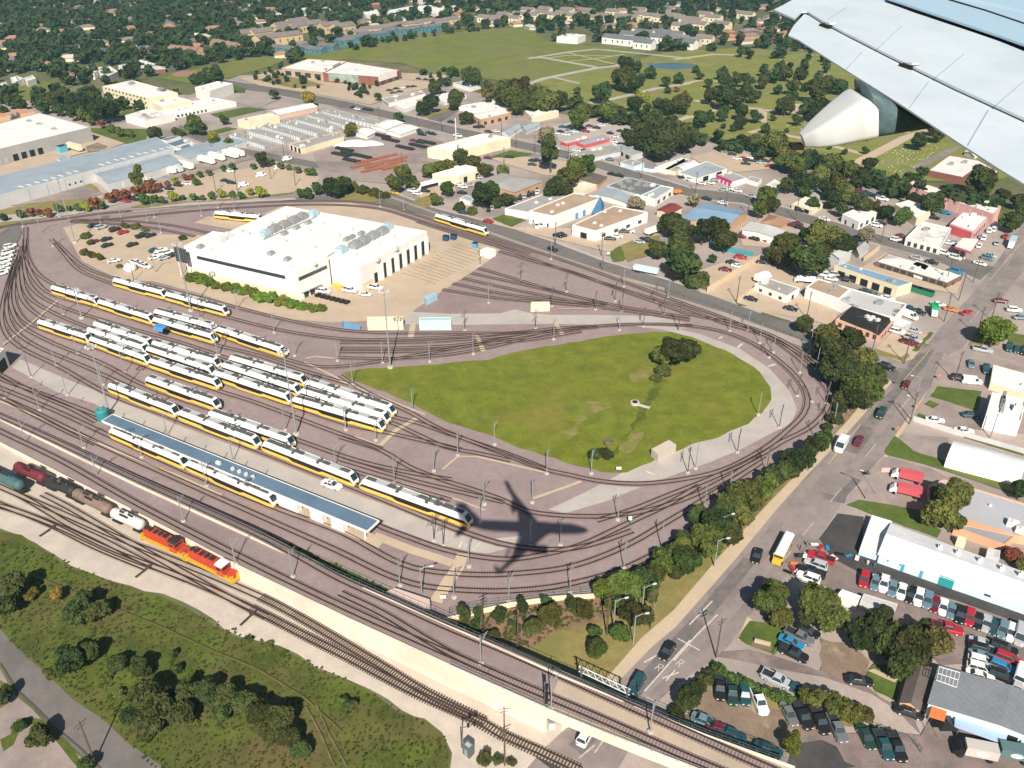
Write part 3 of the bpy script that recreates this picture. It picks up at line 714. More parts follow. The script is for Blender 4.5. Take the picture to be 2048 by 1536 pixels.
def make_lrv():
    r_ = thing('light_rail_vehicle', 'proto', 'light rail vehicle', (0, 0, 0))
    S = lrv_sections()
    sk, bd, sh = MB(), MB(), MB()
    for sg in (1, -1):
        sk.loft([[(x, sg * w_, z0), (x, sg * w_, z1), (x, sg * (w_ - .1), z1), (x, sg * (w_ - .1), z0)] for x, w_, z0, z1, zb, t in S])
        bd.loft([[(x, sg * (w_ - .03), z1), (x, sg * (w_ - .03), zb), (x, sg * (w_ - .14), zb), (x, sg * (w_ - .14), z1)] for x, w_, z0, z1, zb, t in S])
    for x, w_, z0, z1, zb, t in (S[0], S[-1]):
        s = 1 if x > 0 else -1
        sk.box((x - s * .06, 0, .42), (.14, w_ * 2, .55))
        bd.box((x - s * .10, 0, .97), (.1, w_ * 2 - .06, .2))
    sk.build('side_skirt', m_yellow, r_)
    bd.build('window_band', m_black, r_)
    sh.loft([[(x, -w_, zb), (x, -w_, min(zb + .62, t)), (x, -w_ + .38, t), (x, w_ - .38, t), (x, w_, min(zb + .62, t)), (x, w_, zb)] for x, w_, z0, z1, zb, t in S])
    sh.build('roof_shell', m_white, r_)
    u = MB(); u.box((0, 0, .35), (LRV_L - 2, 2.2, 1.4)); u.build('underframe', m_under, r_)
    h = LRV_L / 2
    for s in (-1, 1):
        w = MB()   # raked windscreen with white surround left by the shell
        a = [(s * (h - .26), -.86, 1.74), (s * (h - .26), .86, 1.74), (s * (h - 1.18), .90, 3.24), (s * (h - 1.18), -.90, 3.24)]
        w.loft([a, [(p[0] + s * .10, p[1], p[2] + .06) for p in a]]); w.build('windscreen', m_wind, r_)
        w = MB(); w.box((s * (h + .15), 0, .55), (.5, .4, .35)); w.build('coupler', m_under, r_)
        w = MB(); w.box((s * 4.4, 0, .5), (.7, 2.3, 3.0)); w.box((s * 4.4, 0, 3.3), (.9, 2.4, .34)); w.build('articulation', m_roofk, r_)
        for x in (s * 11.2,): w = MB(); w.box((x, 0, .05), (2.6, 2.2, .5)); w.build('bogie', m_under, r_)
        w = MB(); w.box((s * 13.0, 0, 3.5), (2.6, 1.5, .22)); w.build('roof_grille', m_roofk, r_)
    def top(name, m, *bx):
        for x, y, lx, ly, hz in bx:
            w = MB(); w.box((x, y, 3.5), (lx, ly, hz)); w.build(name, m, r_)
    top('roof_equipment', m_roofk, (9.9, .1, 2.6, 1.3, .36), (7.2, -.1, 1.6, 1.6, .3), (2.6, 0, 2.2, 1.4, .34), (-6.6, .1, 1.8, 1.2, .4))
    top('roof_equipment', m_roofg, (-9.6, -.1, 3.2, 1.5, .34), (-1.9, .0, 3.4, 1.6, .3), (.4, .3, 1.0, .8, .4))
    w = MB(); w.box((0, 0, 3.5), (LRV_L - 8.4, 1.62, .08)); w.build('roof_deck', mat('roof_deck_grey', (.16, .16, .165), var=.25, sc=1., obj=True), r_)
    w = MB()
    for y in (-.8, .8): w.box((0, y, 3.5), (7.4, .22, .34)); w.box((9.6, y * 1.02, 3.45), (9.6, .16, .3)); w.box((-9.6, y * 1.02, 3.45), (9.6, .16, .3))
    w.build('roof_fairing', m_white, r_)
    w = MB()
    for y in (-.5, .5): w.tube([(7.6, y, 3.8), (6.0, y, 4.5), (7.4, y * .8, 5.1)], .05, 5)
    w.box((7.4, 0, 5.08), (.35, 1.9, .08)); w.box((7.4, 0, 3.72), (1.5, 1.2, .12)); w.build('pantograph', m_roofk, r_)
    return r_
lrv0 = make_lrv(); PROTOS.append(lrv0)
def place_lrv(k, s, text, flip=False):
    a, c = [G(p, .45) for p in pts(k, s)]
    L_ = math.hypot(c[0] - a[0], c[1] - a[1])
    ang = math.atan2(c[1] - a[1], c[0] - a[0])
    # the traced line is the near skirt: the car axis lies half a width behind it
    n = (-math.sin(ang), math.cos(ang))
    off = 1.3 if n[1] > 0 else -1.3
    loc = ((a[0] + c[0]) / 2 + n[0] * off, (a[1] + c[1]) / 2 + n[1] * off, .42)
    return copy_thing(lrv0, loc, ang + (math.pi if flip else 0), text, 'yellow and white light rail vehicles parked in the yard', (L_ / LRV_L, 1.08, 1.08))
LT = 'light rail vehicle'
A_ = 'yellow-and-white '
place_lrv('A', '118,185 1098,572', A_ + LT + ' at the left end of the train beside the pale apron')
place_lrv('A', '1142,590 2290,1035', A_ + LT + ' second from the left in the train beside the pale apron')
place_lrv('B', '385,605 1738,1142', A_ + LT + ' third in the apron train, level with the white police car', True)
place_lrv('C', '132,430 1732,1018', A_ + LT + ' at the right end of the apron train, nose in shadow')
place_lrv('A', '140,852 1228,1326', A_ + LT + ' left of the two along the front of the blue canopy', True)
place_lrv('B', '-720,891 560,1452', A_ + LT + ' right of the two along the front of the blue canopy')
place_lrv(4, '660,212 960,294', A_ + LT + ' left half of the rearmost pair, nearest the white shop')
place_lrv(4, '964,296 1320,394', A_ + LT + ' right half of the rearmost pair, nearest the white shop')
place_lrv(4, '300,257 568,338', A_ + LT + ' leftmost of the three coupled in the second row from the shop', True)
place_lrv(4, '571,340 885,442', A_ + LT + ' middle of the three coupled in the second row from the shop')
place_lrv(4, '890,446 1250,554', A_ + LT + ' with a blue roof tarpaulin, right end of the second row')
place_lrv(4, '898,398 1252,496', A_ + LT + ' left of the pair just behind the tarpaulin-topped car', True)
place_lrv(4, '1262,503 1658,636', A_ + LT + ' alone to the right, its nose below the tall mast lights')
place_lrv(4, '545,470 880,588', A_ + LT + ' hidden left car of the rear middle pair, only roof showing', True)
place_lrv(4, '885,585 1272,704', A_ + LT + ' right car of the rear middle pair')
place_lrv(4, '508,505 850,622', A_ + LT + ' left car squeezed between the front and rear middle rows')
place_lrv(4, '852,618 1242,750', A_ + LT + ' right car squeezed between the front and rear middle rows', True)
place_lrv(4, '222,460 518,556', A_ + LT + ' leftmost of the three in the front middle row')
place_lrv(4, '523,560 862,684', A_ + LT + ' middle of the three in the front middle row', True)
place_lrv(4, '868,690 1272,826', A_ + LT + ' rightmost of the three in the front middle row')
place_lrv(4, '1335,672 1778,806', A_ + LT + ' left car of the rear pair pointing at the lawn tip', True)
place_lrv(5, '-210,318 308,985', A_ + LT + ' right car of the rear pair pointing at the lawn tip') if False else place_lrv(4, '1785,818 2296,986', A_ + LT + ' right car of the rear pair pointing at the lawn tip')
place_lrv(4, '1290,715 1742,864', A_ + LT + ' left car of the centre pair pointing at the lawn tip')
place_lrv(4, '1748,868 2264,1030', A_ + LT + ' right car of the centre pair pointing at the lawn tip', True)
place_lrv(4, '1240,760 1692,914', A_ + LT + ' left car of the front pair pointing at the lawn tip')
place_lrv(4, '1700,918 2236,1076', A_ + LT + ' right car of the front pair pointing at the lawn tip', True)
place_lrv(4, '850,797 1266,948', A_ + LT + ' alone on its track above the apron train')
place_lrv(4, '1212,1000 1702,1172', A_ + LT + ' alone just behind the middle of the apron train', True)
place_lrv(2, '548,1292 850,1384', A_ + LT + ' running alone on the line beside the side street')
place_lrv('M', '332,178 690,214', A_ + LT + ' half hidden behind the white shop with blue sheeting')
tp = thing('tarpaulin', 'crumpled blue tarpaulin over the roof of a parked rail vehicle', 'tarpaulin', G(px(4, 940, 450), 4))
w = MB(); rr = random.Random(3); gr = []
hd_ = heading(px(4, 940, 470), 360, 108)
for i in range(7):
    for j in range(6):
        x, y = (i - 3) * .8, (j - 2.5) * .66
        z = .35 + rr.uniform(-.12, .18) - (1.4 if j in (0, 5) else 0)
        gr.append((x * math.cos(hd_) - y * math.sin(hd_), x * math.sin(hd_) + y * math.cos(hd_), z))
w.add(gr, [(i * 6 + j, i * 6 + j + 1, (i + 1) * 6 + j + 1, (i + 1) * 6 + j) for i in range(6) for j in range(5)])
w.build('sheet', mat('blue_tarp', (.07, .24, .50), var=.3, sc=1.), tp)
# ------------------------------------------------------------------ freight train
m_lred = mat('locomotive_red', (.50, .062, .035), var=.18, sc=.8, rough=.5, obj=True)
m_lyel = mat('locomotive_yellow', (.66, .38, .04), var=.12, sc=.8, rough=.5, obj=True)
m_soot = mat('sooty_roof', (.03, .028, .026), var=.3, sc=1., obj=True)
def bogies(w, xs, z=0):
    for x in xs:
        w.box((x, 0, z + .35), (3.2, 2.0, .45))
        for dx in (-.95, .95):
            for sy in (-.75, .75): w.tube([(x + dx, sy - .07, z + .45), (x + dx, sy + .07, z + .45)], .45, 10)
def make_loco(text, loc, ang, white):
    L_ = 18.2
    r_ = thing('diesel_locomotive', text, 'locomotive', loc, ang)
    w = MB(); w.box((0, 0, .9), (L_ - .8, 2.9, .42)); w.build('walkway', m_lyel, r_)
    w = MB(); bogies(w, (-5.6, 5.6)); w.box((0, 0, .35), (4.4, 2.2, .6)); w.build('bogies', m_under, r_)
    w = MB(); w.box((-2.6, 0, 1.3), (10.6, 1.75, 2.5), taper=.97); w.box((8.0, 0, 1.3), (1.9, 1.7, 1.25)); w.build('hood', m_lred, r_)
    w = MB(); w.box((4.9, 0, 1.3), (2.5, 2.9, 2.75)); cab_o = w.build('cab', m_lred, r_)
    w = MB(); w.loft([[(3.5, -1.5, 4.0), (3.5, -.9, 4.35), (3.5, .9, 4.35), (3.5, 1.5, 4.0)], [(6.3, -1.5, 4.0), (6.3, -.9, 4.35), (6.3, .9, 4.35), (6.3, 1.5, 4.0)]]); w.build('cab_roof', m_white if white else m_soot, cab_o)
    w = MB()
    for s in (-1, 1): w.box((4.9, s * 1.47, 2.9), (1.6, .06, .7))
    w.box((6.18, 0, 2.9), (.06, 2.2, .7)); w.build('window', m_wind, cab_o)
    w = MB()
    for x in (-7.0, -5.3, -1.2): w.lathe([(.75, 0), (.75, .28), (.1, .3)], (x, 0, 3.7), 12)
    w.box((.9, 0, 3.7), (1.6, 1.1, .35)); w.box((-3.2, 0, 3.7), (1.4, 1.3, .2)); w.box((-2.6, 0, 3.7), (10.4, 1.2, .06)); w.build('roof_fans', m_soot, r_)
    w = MB()
    for s in (-1, 1):
        w.box((0, s * 1.45, 2.28), (L_ - 2.2, .06, .06))
        for i in range(13): w.box((-8 + i * 1.33, s * 1.45, 1.3), (.06, .06, 1.0))
        for x in (-L_ / 2 + .3, L_ / 2 - .3): w.box((x, s * .9, .5), (.5, .9, 1.6))
    w.build('handrail', m_lyel, r_)
    w = MB()
    for x in (-L_ / 2, L_ / 2): w.box((x, 0, .2), (.35, 2.9, .8))
    w.build('pilot', m_lyel, r_)
    return r_
def make_tank(text, loc, ang, L_, col, band=None, rad=1.45, hopper=False):
    m = mat('tank_' + text.split()[0], col, var=.2, sc=.7, rough=.55, col2=tuple(c * .5 for c in col), amt=.5, sc2=.4, obj=True)
    r_ = thing('covered_hopper_car' if hopper else 'tank_car', text, 'freight car', loc, ang)
    zc = 2.55; ring = []
    for x, f_ in ((-L_ / 2, .3), (-L_ / 2 + .25, .75), (-L_ / 2 + .7, .97), (-L_ / 2 + 1.2, 1), (L_ / 2 - 1.2, 1), (L_ / 2 - .7, .97), (L_ / 2 - .25, .75), (L_ / 2, .3)):
        ring.append([(x, math.cos(t) * rad * f_, zc + math.sin(t) * rad * f_) for t in [2 * math.pi * i / 18 for i in range(18)]])
    w = MB(); w.loft(ring); tank_o = w.build('tank', m, r_, smooth=True)
    w = MB(); w.lathe([(.55, 0), (.55, .5), (.2, .55)], (0, 0, zc + rad - .1), 12)
    for x in (-L_ / 4, L_ / 4): w.lathe([(.3, 0), (.3, .25)], (x, 0, zc + rad - .08), 10)
    w.build('manway', m_roofk if band else m, tank_o)
    w = MB(); w.box((0, 0, zc + rad + .02), (L_ * .55, .5, .06)); w.box((0, 1.0, zc + rad - .3), (3.0, .06, .7)); w.box((0, -1.0, zc + rad - .3), (3.0, .06, .7)); w.build('catwalk', m_under, r_)
    w = MB(); w.box((0, 0, .85), (L_ + .9, 1.2, .3)); bogies(w, (-L_ / 2 + 1.8, L_ / 2 - 1.8)); w.build('underframe', m_under, r_)
    if band:
        w = MB(); w.loft([[(x, math.cos(t) * (rad + .02), zc + math.sin(t) * (rad + .02)) for t in [2 * math.pi * i / 18 for i in range(18)]] for x in (band - .5, band + .5)], cap=False); w.build('band', m_under, r_)
    return r_
FT = [G(px(7, x, y)) for x, y in ((0, -104), (380, 60), (700, 200), (1000, 320), (1380, 478))]
def on_train(x0, x1):
    """two photo pixels along the freight train -> centre, heading and length"""
    a, c = G(x0, .4), G(x1, .4)
    return ((a[0] + c[0]) / 2, (a[1] + c[1]) / 2, .42), math.atan2(c[1] - a[1], c[0] - a[0]), math.dist(a, c)
def train(p0, p1, fn, text, *a):
    loc, ang, L_ = on_train(p0, p1)
    return fn(text, loc, ang, *[L_ - .9 if v == 'L' else v for v in a])
for p0, p1, wh, tx in (((291, 1075), (378, 1116), False, 'rear red and yellow diesel locomotive with a sooty black roof'), ((380, 1117), (474, 1164), True, 'leading red and yellow diesel locomotive with a white cab roof')):
    loc, ang, L_ = on_train(p0, p1); o = make_loco(tx, loc, ang, wh); o.scale = (L_ / 18.6, 1.05, 1.05)
train((36, 945), (97, 973), make_tank, 'maroon tank car at the head of the visible freight cars', 'L', (.15, .028, .034))
train((97, 973), (157, 1000), make_tank, 'black tank car with a painted panel, beside the white wall', 'L', (.035, .033, .032), 2.)
train((153, 999), (228, 1036), make_tank, 'brown rusty covered car between the black and white ones', 'L', (.22, .15, .12))
train((228, 1038), (293, 1068), make_tank, 'white tank car coupled behind the rear red locomotive', 'L', (.66, .64, .58))
train((-40, 945), (52, 988), make_tank, 'green weathered tank car on the near siding at the left edge', 'L', (.065, .13, .135))
# ------------------------------------------------------------------ poles
m_pole = mat('pole_steel', (.36, .38, .39), var=.08, sc=1.5, rough=.5, metal=.35, obj=True)
m_poled = mat('weathered_pole', (.13, .125, .12), var=.15, sc=1.5, rough=.6, metal=.2, obj=True)
m_wood = mat('wood_pole', (.12, .085, .06), var=.2, sc=1.2, obj=True)
m_foot = mat('pole_footing', (.52, .46, .40), var=.1, obj=True)
m_lamp = mat('lamp_head', (.62, .64, .66), var=.05, rough=.4, obj=True)
def make_cat(arms, m, h=8.2):
    r_ = thing('catenary_pole', 'proto', 'catenary pole', (0, 0, 0))
    w = MB(); w.lathe([(.16, 0), (.13, h * .5), (.10, h)], n=8); w.build('post', m, r_)
    w = MB(); w.lathe([(.62, -.05), (.62, .35), (.4, .4)], n=10); w.build('footing', m_foot, r_)
    for s in arms:
        w = MB(); w.tube([(0, 0, h - 1.2), (s * 3.0, 0, h - 1.5)], .07, 5); w.tube([(0, 0, h - .1), (s * 2.4, 0, h - 1.4)], .05, 4); w.tube([(s * .3, 0, h - 2.4), (s * 2.6, 0, h - 1.45)], .06, 4); w.build('bracket_arm', m, r_)
    return r_
cat1, cat2, cat0 = make_cat((1,), m_pole), make_cat((1, -1), m_poled), make_cat((), m_poled)
PROTOS += [cat1, cat2, cat0]
def make_mast(h):
    r_ = thing('light_mast', 'proto', 'light mast', (0, 0, 0))
    w = MB(); w.lathe([(.30, 0), (.21, h * .5), (.12, h)], n=10); w.build('post', m_pole, r_)
    w = MB(); w.lathe([(1.0, -.1), (1.0, .6), (.6, .65)], n=12); w.build('footing', m_foot, r_)
    w = MB(); w.tube([(math.cos(t) * 1.15, math.sin(t) * 1.15, h - .2) for t in [i * math.pi / 6 for i in range(13)]], .07, 5); w.tube([(-1.15, 0, h - .2), (1.15, 0, h - .2)], .05, 4); w.tube([(0, -1.15, h - .2), (0, 1.15, h - .2)], .05, 4); ring_o = w.build('lamp_ring', m_pole, r_)
    for i in range(8):
        t = i * math.pi / 4; w = MB(); w.box((math.cos(t) * 1.5, math.sin(t) * 1.4, h - .45), (.6, .45, .3), t); w.build('lamp', m_lamp, ring_o)
    return r_
def near_name(P, marks):
    return min(marks, key=lambda mk: (mk[1][0] - P[0]) ** 2 + (mk[1][1] - P[1]) ** 2)[0]
YARD = [(n, G(px(k, x, y))) for n, k, x, y in (
    ('left track throat', 4, 150, 250), ('rear yard rows', 4, 900, 200), ('middle yard rows', 4, 1100, 640), ('pale apron', 4, 500, 830), ('blue canopy', 4, 1100, 1220), ('outer curved track', 8, 900, 500),
    ('shadowed aeroplane shape', 8, 1000, 60), ('lawn tip', 5, 200, 680), ('lawn bottom edge', 5, 950, 1180), ('long lawn edge', 5, 1000, 560), ('access road', 5, 1100, 390), ('shop apron tracks', 5, 1100, 200),
    ('side street line', 5, 1700, 200), ('pale ring road', 6, 640, 850), ('right-hand curve', 6, 850, 700), ('lower right crossovers', 6, 400, 1240), ('rear line behind the shop', 'M', 400, 100), ('rear curve of the shop', 'M', 1700, 120), ('top left junction', 'W', 600, 1250), ('ladder tracks', 5, 600, 1280))]
def cats(k, s, proto, ang=1.2, zf=None):
    for p in pts(k, s):
        P = G(p, zf(p[0]) if zf else 0)
        copy_thing(proto, (P[0], P[1], P[2] + .05), ang + random.uniform(-.2, .2), ('grey' if proto is cat1 else 'dark') + ' steel catenary pole near the ' + near_name(P, YARD), 'catenary poles of the rail yard')
cats(4, '155,1130 235,940 330,680 395,850 455,610 492,1160 370,380 730,720 605,790 575,1340 830,1215 980,1085 1365,1235 1210,1385 1390,345 1605,485 1725,620 1975,650 1670,1055 1965,1265 2022,1050', cat1)
cats(4, '185,745 130,590 785,180 1175,400 30,870', cat0)
cats(5, '75,790 250,660 525,655 425,940 905,1140 690,1205 550,1295 320,1360 845,1490 1125,1480 1210,1310 1470,1310 780,610 1250,525 1635,470 210,1115 35,1055', cat1)
cats(5, '1775,450 1145,460 730,470 1240,330 1495,350 1650,360 1895,380 1535,130 1845,310 1325,245 1610,300 1060,175 820,90', cat2)
cats(5, '870,310 1660,215 1920,280 1235,55', cat1)
cats(6, '325,475 430,475 500,545 580,600 790,600 830,700 735,720 970,810 805,890 930,1030 830,1110 492,965 125,1280 320,1440 175,1520', cat1)
cats(6, '615,1040 370,1185 80,1305 540,1290 900,1000 890,900 720,855 555,630', cat2)
cats(8, '352,470 668,540 988,565 1345,515 755,360 1290,235 1625,85 1660,370 1880,245 820,100 1115,240', cat1)
cats(8, '550,205 605,235', cat2)
cats(7, '1380,345 1715,420 1075,95', cat1, 1.2, zE)
cats(8, '825,930 1235,1190 1815,1330', cat1, 1.2, zE)
cats('M', '240,160 365,100 1775,115 1595,90 490,120', cat1)
cats('W', '610,1195 1240,1205 1030,1260 1510,1245 1650,1360 545,1500 240,1300 830,1130 1580,1200', cat1)
masts = [(5, 295, 690, 275, 235), (4, 1735, 1080, 1675, 590), (4, 1118, 357, 1050, -40), (1, 440, 1420, 400, 1050), (4, 640, 950, 570, 560), (4, 480, 400, 478, 228), (4, 1275, 620, 1250, 510)]
mt = ['tall light mast at the left end of the lawn', 'tall light mast between the front pair and the solitary car', 'tall light mast by the shop corner sign', 'tall light mast at the top left junction', 'tall light mast on the pale apron by the teal tank', 'slim light mast behind the second row', 'slim light mast beside the front row nose']
for (k, x, y, x1, y1), tx in zip(masts, mt):
    base, tp_ = px(k, x, y), px(k, x1, y1)
    h = max(12, min(34, solve_h(tp_, base)))
    o = make_mast(h); o.location = plain(G(base)); o['label'] = tx; o['group'] = 'yard light masts'
def make_upole(h, lamp):
    r_ = thing('street_lamp' if lamp else 'utility_pole', 'proto', 'street lamp' if lamp else 'utility pole', (0, 0, 0))
    w = MB(); w.lathe([(.19, 0), (.13, h)], n=7); w.build('post', m_wood if not lamp else m_pole, r_)
    if lamp:
        w = MB(); w.tube([(0, 0, h - .4), (1.2, 0, h), (2.3, 0, h)], .06, 5); w.build('arm', m_pole, r_)
        w = MB(); w.box((2.6, 0, h - .12), (.9, .35, .2)); w.build('lamp', m_lamp, r_)
    else:
        w = MB(); w.box((0, 0, h - .7), (2.6, .12, .14)); w.box((0, 0, h - 1.5), (1.8, .12, .14)); w.build('crossarm', m_wood, r_)
    return r_
up, sl, up2 = make_upole(11.5, False), make_upole(8.5, True), make_upole(13, True)
PROTOS += [up, sl, up2]
TOWN = [(n, G(px(k, x, y))) for n, k, x, y in (
    ('planted corner bed', 8, 1200, 680), ('street by the pale blue building', 9, 500, 300), ('red fire engines', 6, 1350, 1380), ('white quonset building', 6, 1800, 1250), ('black-roofed restaurant', 6, 1110, 430), ('street junction', 6, 1800, 150),
    ('blue-roofed repair bays', 6, 1150, 150), ('concrete yard wall', 6, 250, 180), ('blue-gabled workshop', 3, 250, 1260), ('fuel canopy', 3, 1720, 1430), ('pink building', 3, 1600, 1150), ('funeral chapel', 3, 1650, 980),
    ('cemetery pond', 2, 1950, 400), ('cemetery crossroads', 3, 500, 650), ('cemetery hedge', 3, 600, 870), ('scrap yard of cars', 2, 1350, 760), ('cream warehouse', 2, 750, 850), ('tan-roofed workshops', 2, 1450, 1260), ('brick hip-roofed building', 2, 980, 1070),
    ('pipe yard', 2, 200, 960), ('storage rows', 1, 1650, 760), ('white school', 1, 950, 600), ('grey warehouse sheds', 1, 450, 950), ('white distribution warehouse', 1, 200, 800), ('tan staff car park', 1, 1350, 1080), ('shop car park', 1, 700, 1400), ('shopping centre', 1, 1950, 430),
    ('grey corrugated roof', 9, 1750, 1150), ('dirt parking lot', 9, 450, 1300), ('driveway hedge', 9, 600, 1080), ('rail embankment meadow', 7, 900, 900), ('lower meadow', 7, 1300, 1250), ('frontage road', 7, 300, 1080), ('meadow corner', 7, 150, 550), ('lawn hollow', 5, 1900, 650), ('railway bridge', 8, 1400, 1250),
    ('curved street hedge', 6, 1080, 780), ('lower street hedge', 6, 500, 1380), ('mall field edge', 2, 750, 450), ('side street bend', 2, 150, 1110), ('avenue shops', 2, 850, 650), ('grey avenue sheds', 2, 1650, 890), ('car-lot trees', 9, 1300, 760), ('verge by the school bus', 9, 200, 150))]
def poles(k, s, proto, ang, tx, group):
    for p in pts(k, s):
        P = G(p)
        copy_thing(proto, P, ang + random.uniform(-.15, .15), tx + ' near the ' + near_name(P, TOWN), group)
poles(6, '25,470 365,310 775,405 1155,610 1345,665 1375,1020 1590,200 1665,295 1750,190 1580,420 1770,500 1855,410 1640,770', up, .6, 'wooden utility pole', 'wooden utility poles')
poles(8, '1040,855 1560,760 1815,720 965,1520 835,780', up, .6, 'wooden utility pole', 'wooden utility poles')
poles(9, '245,890', up, .6, 'wooden utility pole', 'wooden utility poles')
poles(7, '555,1500', up, .9, 'wooden utility pole', 'wooden utility poles')
poles(3, '125,1130 305,1210 430,1260 710,1290 855,1010 1230,1130 990,1060 1210,1420', up, .6, 'wooden utility pole', 'wooden utility poles')
poles(2, '455,760 595,770 232,720 945,800 1030,870 1140,900 1335,955 1640,970 1765,1040 1260,1440 1530,1500 960,975 365,1010', up, .6, 'wooden utility pole', 'wooden utility poles')
poles(1, '1265,1130 1390,1120 1585,1050 1665,930 1730,1090 1240,900', up, .6, 'wooden utility pole', 'wooden utility poles')
poles(8, '1715,810 480,525 1765,640 1600,720', sl, .3, 'slim street lamp', 'street lamps')
poles(9, '270,220 235,360', sl, .3, 'slim street lamp', 'street lamps')
poles(6, '1120,1460 1410,880 1390,1000 1850,1100', sl, 2.6, 'slim street lamp', 'street lamps')
poles(4, '910,130 240,-100', sl, .3, 'slim street lamp', 'street lamps')
# giant pole by the cream warehouse
p0, p1 = px(2, 685, 975), px(2, 683, 690)
h = solve_h(p1, p0)
t = thing('flagpole', 'very tall bare white pole rising beside the cream warehouse', 'pole', G(p0)); w = MB(); w.lathe([(.5, 0), (.3, h)], n=10); w.build('shaft', m_lamp, t); w = MB(); w.lathe([(.9, 0), (.9, .5)], n=10); w.build('footing', m_foot, t)
# ------------------------------------------------------------------ buildings
def wm(n, c, **k): return mat(n, c, **{**dict(var=.05, sc=.15, rough=.8, col2=tuple(x * .78 for x in c), amt=.35, sc2=.08), **k})
r_white = wm('white_membrane_roof', (.80, .78, .75), rough=.7)
r_white2 = wm('stained_white_roof', (.74, .71, .67), col2=(.33, .31, .30), amt=.75, sc2=.07, lo=.55, hi=.66)
r_stain = wm('patchy_grey_roof', (.50, .49, .48), col2=(.10, .10, .11), amt=.85, sc2=.09, lo=.55, hi=.6)
r_grey = wm('grey_gravel_roof', (.36, .34, .32), var=.12)
r_lgrey = corrugated('pale_grey_metal_roof', (.40, .44, .47), .9, .4)
r_mgrey = corrugated('grey_corrugated_roof', (.25, .26, .28), 1.2, -.35, depth=.5)
r_tan = wm('tan_gravel_roof', (.42, .30, .215), var=.12, col2=(.30, .21, .16))
r_brown = wm('brown_shingle_roof', (.135, .11, .10), var=.2)
r_clay = wm('clay_shingle_roof', (.36, .20, .13), var=.15)
r_black = wm('black_tar_roof', (.022, .022, .023), var=.2, col2=(.25, .25, .25), amt=.4, sc2=.25, lo=.62, hi=.66)
r_blue = corrugated('sky_blue_metal_roof', (.24, .36, .49), .8, .2)
r_blue2 = corrugated('slate_blue_canopy_roof', (.135, .205, .285), .5, .0, rough=.6)
r_pale = corrugated('pale_white_metal_roof', (.80, .80, .80), .7, .5, depth=.12)
r_cream = wm('cream_roof', (.74, .68, .55))
r_red = wm('maroon_roof', (.22, .05, .045))
r_teal = wm('teal_painted_steel', (.04, .24, .26), rough=.5)
w_white = wm('white_wall', (.82, .80, .75), amt=.2)
w_cream = wm('cream_wall', (.78, .68, .48))
w_lblue = wm('pale_blue_wall', (.62, .76, .86), amt=.15)
w_tan = wm('tan_brick_wall', (.52, .33, .20), var=.12)
w_grey = wm('grey_panel_wall', (.42, .40, .39))
w_lgrey = wm('pale_grey_wall', (.58, .58, .57))
w_pink = wm('pink_wall', (.74, .42, .40))
w_peach = wm('peach_wall', (.74, .40, .24))
w_brick = wm('red_brick_wall', (.25, .10, .075), var=.2)
w_red = wm('red_wall', (.55, .10, .12))
w_brown = wm('brown_wall', (.20, .13, .09))
m_dark = mat('dark_opening', (.02, .02, .022), var=.1, rough=.6)
m_win = glass('window_glass', (.035, .05, .06))
m_door = wm('white_door', (.74, .73, .70))
m_bluepan = wm('blue_door', (.10, .33, .52))
m_tealpan = wm('teal_door', (.03, .30, .33))
m_mag = wm('magenta_fascia', (.62, .04, .22))
m_hvac = mat('rooftop_unit', (.30, .30, .30), var=.25, sc=1.2, rough=.6)
m_hvacw = mat('pale_rooftop_unit', (.66, .65, .62), var=.1, sc=1.)
m_cyan = mat('light_blue_unit', (.40, .50, .55), var=.1)
m_foil = m_lamp
def poly_h(k, s, drop, h):
    P = pts(k, s)
    if h is None:
        b_ = max(P, key=lambda p: p[1])
        h = max(2.2, solve_h(b_, (b_[0], b_[1] + drop * ORG[k][2])))
    return P, h
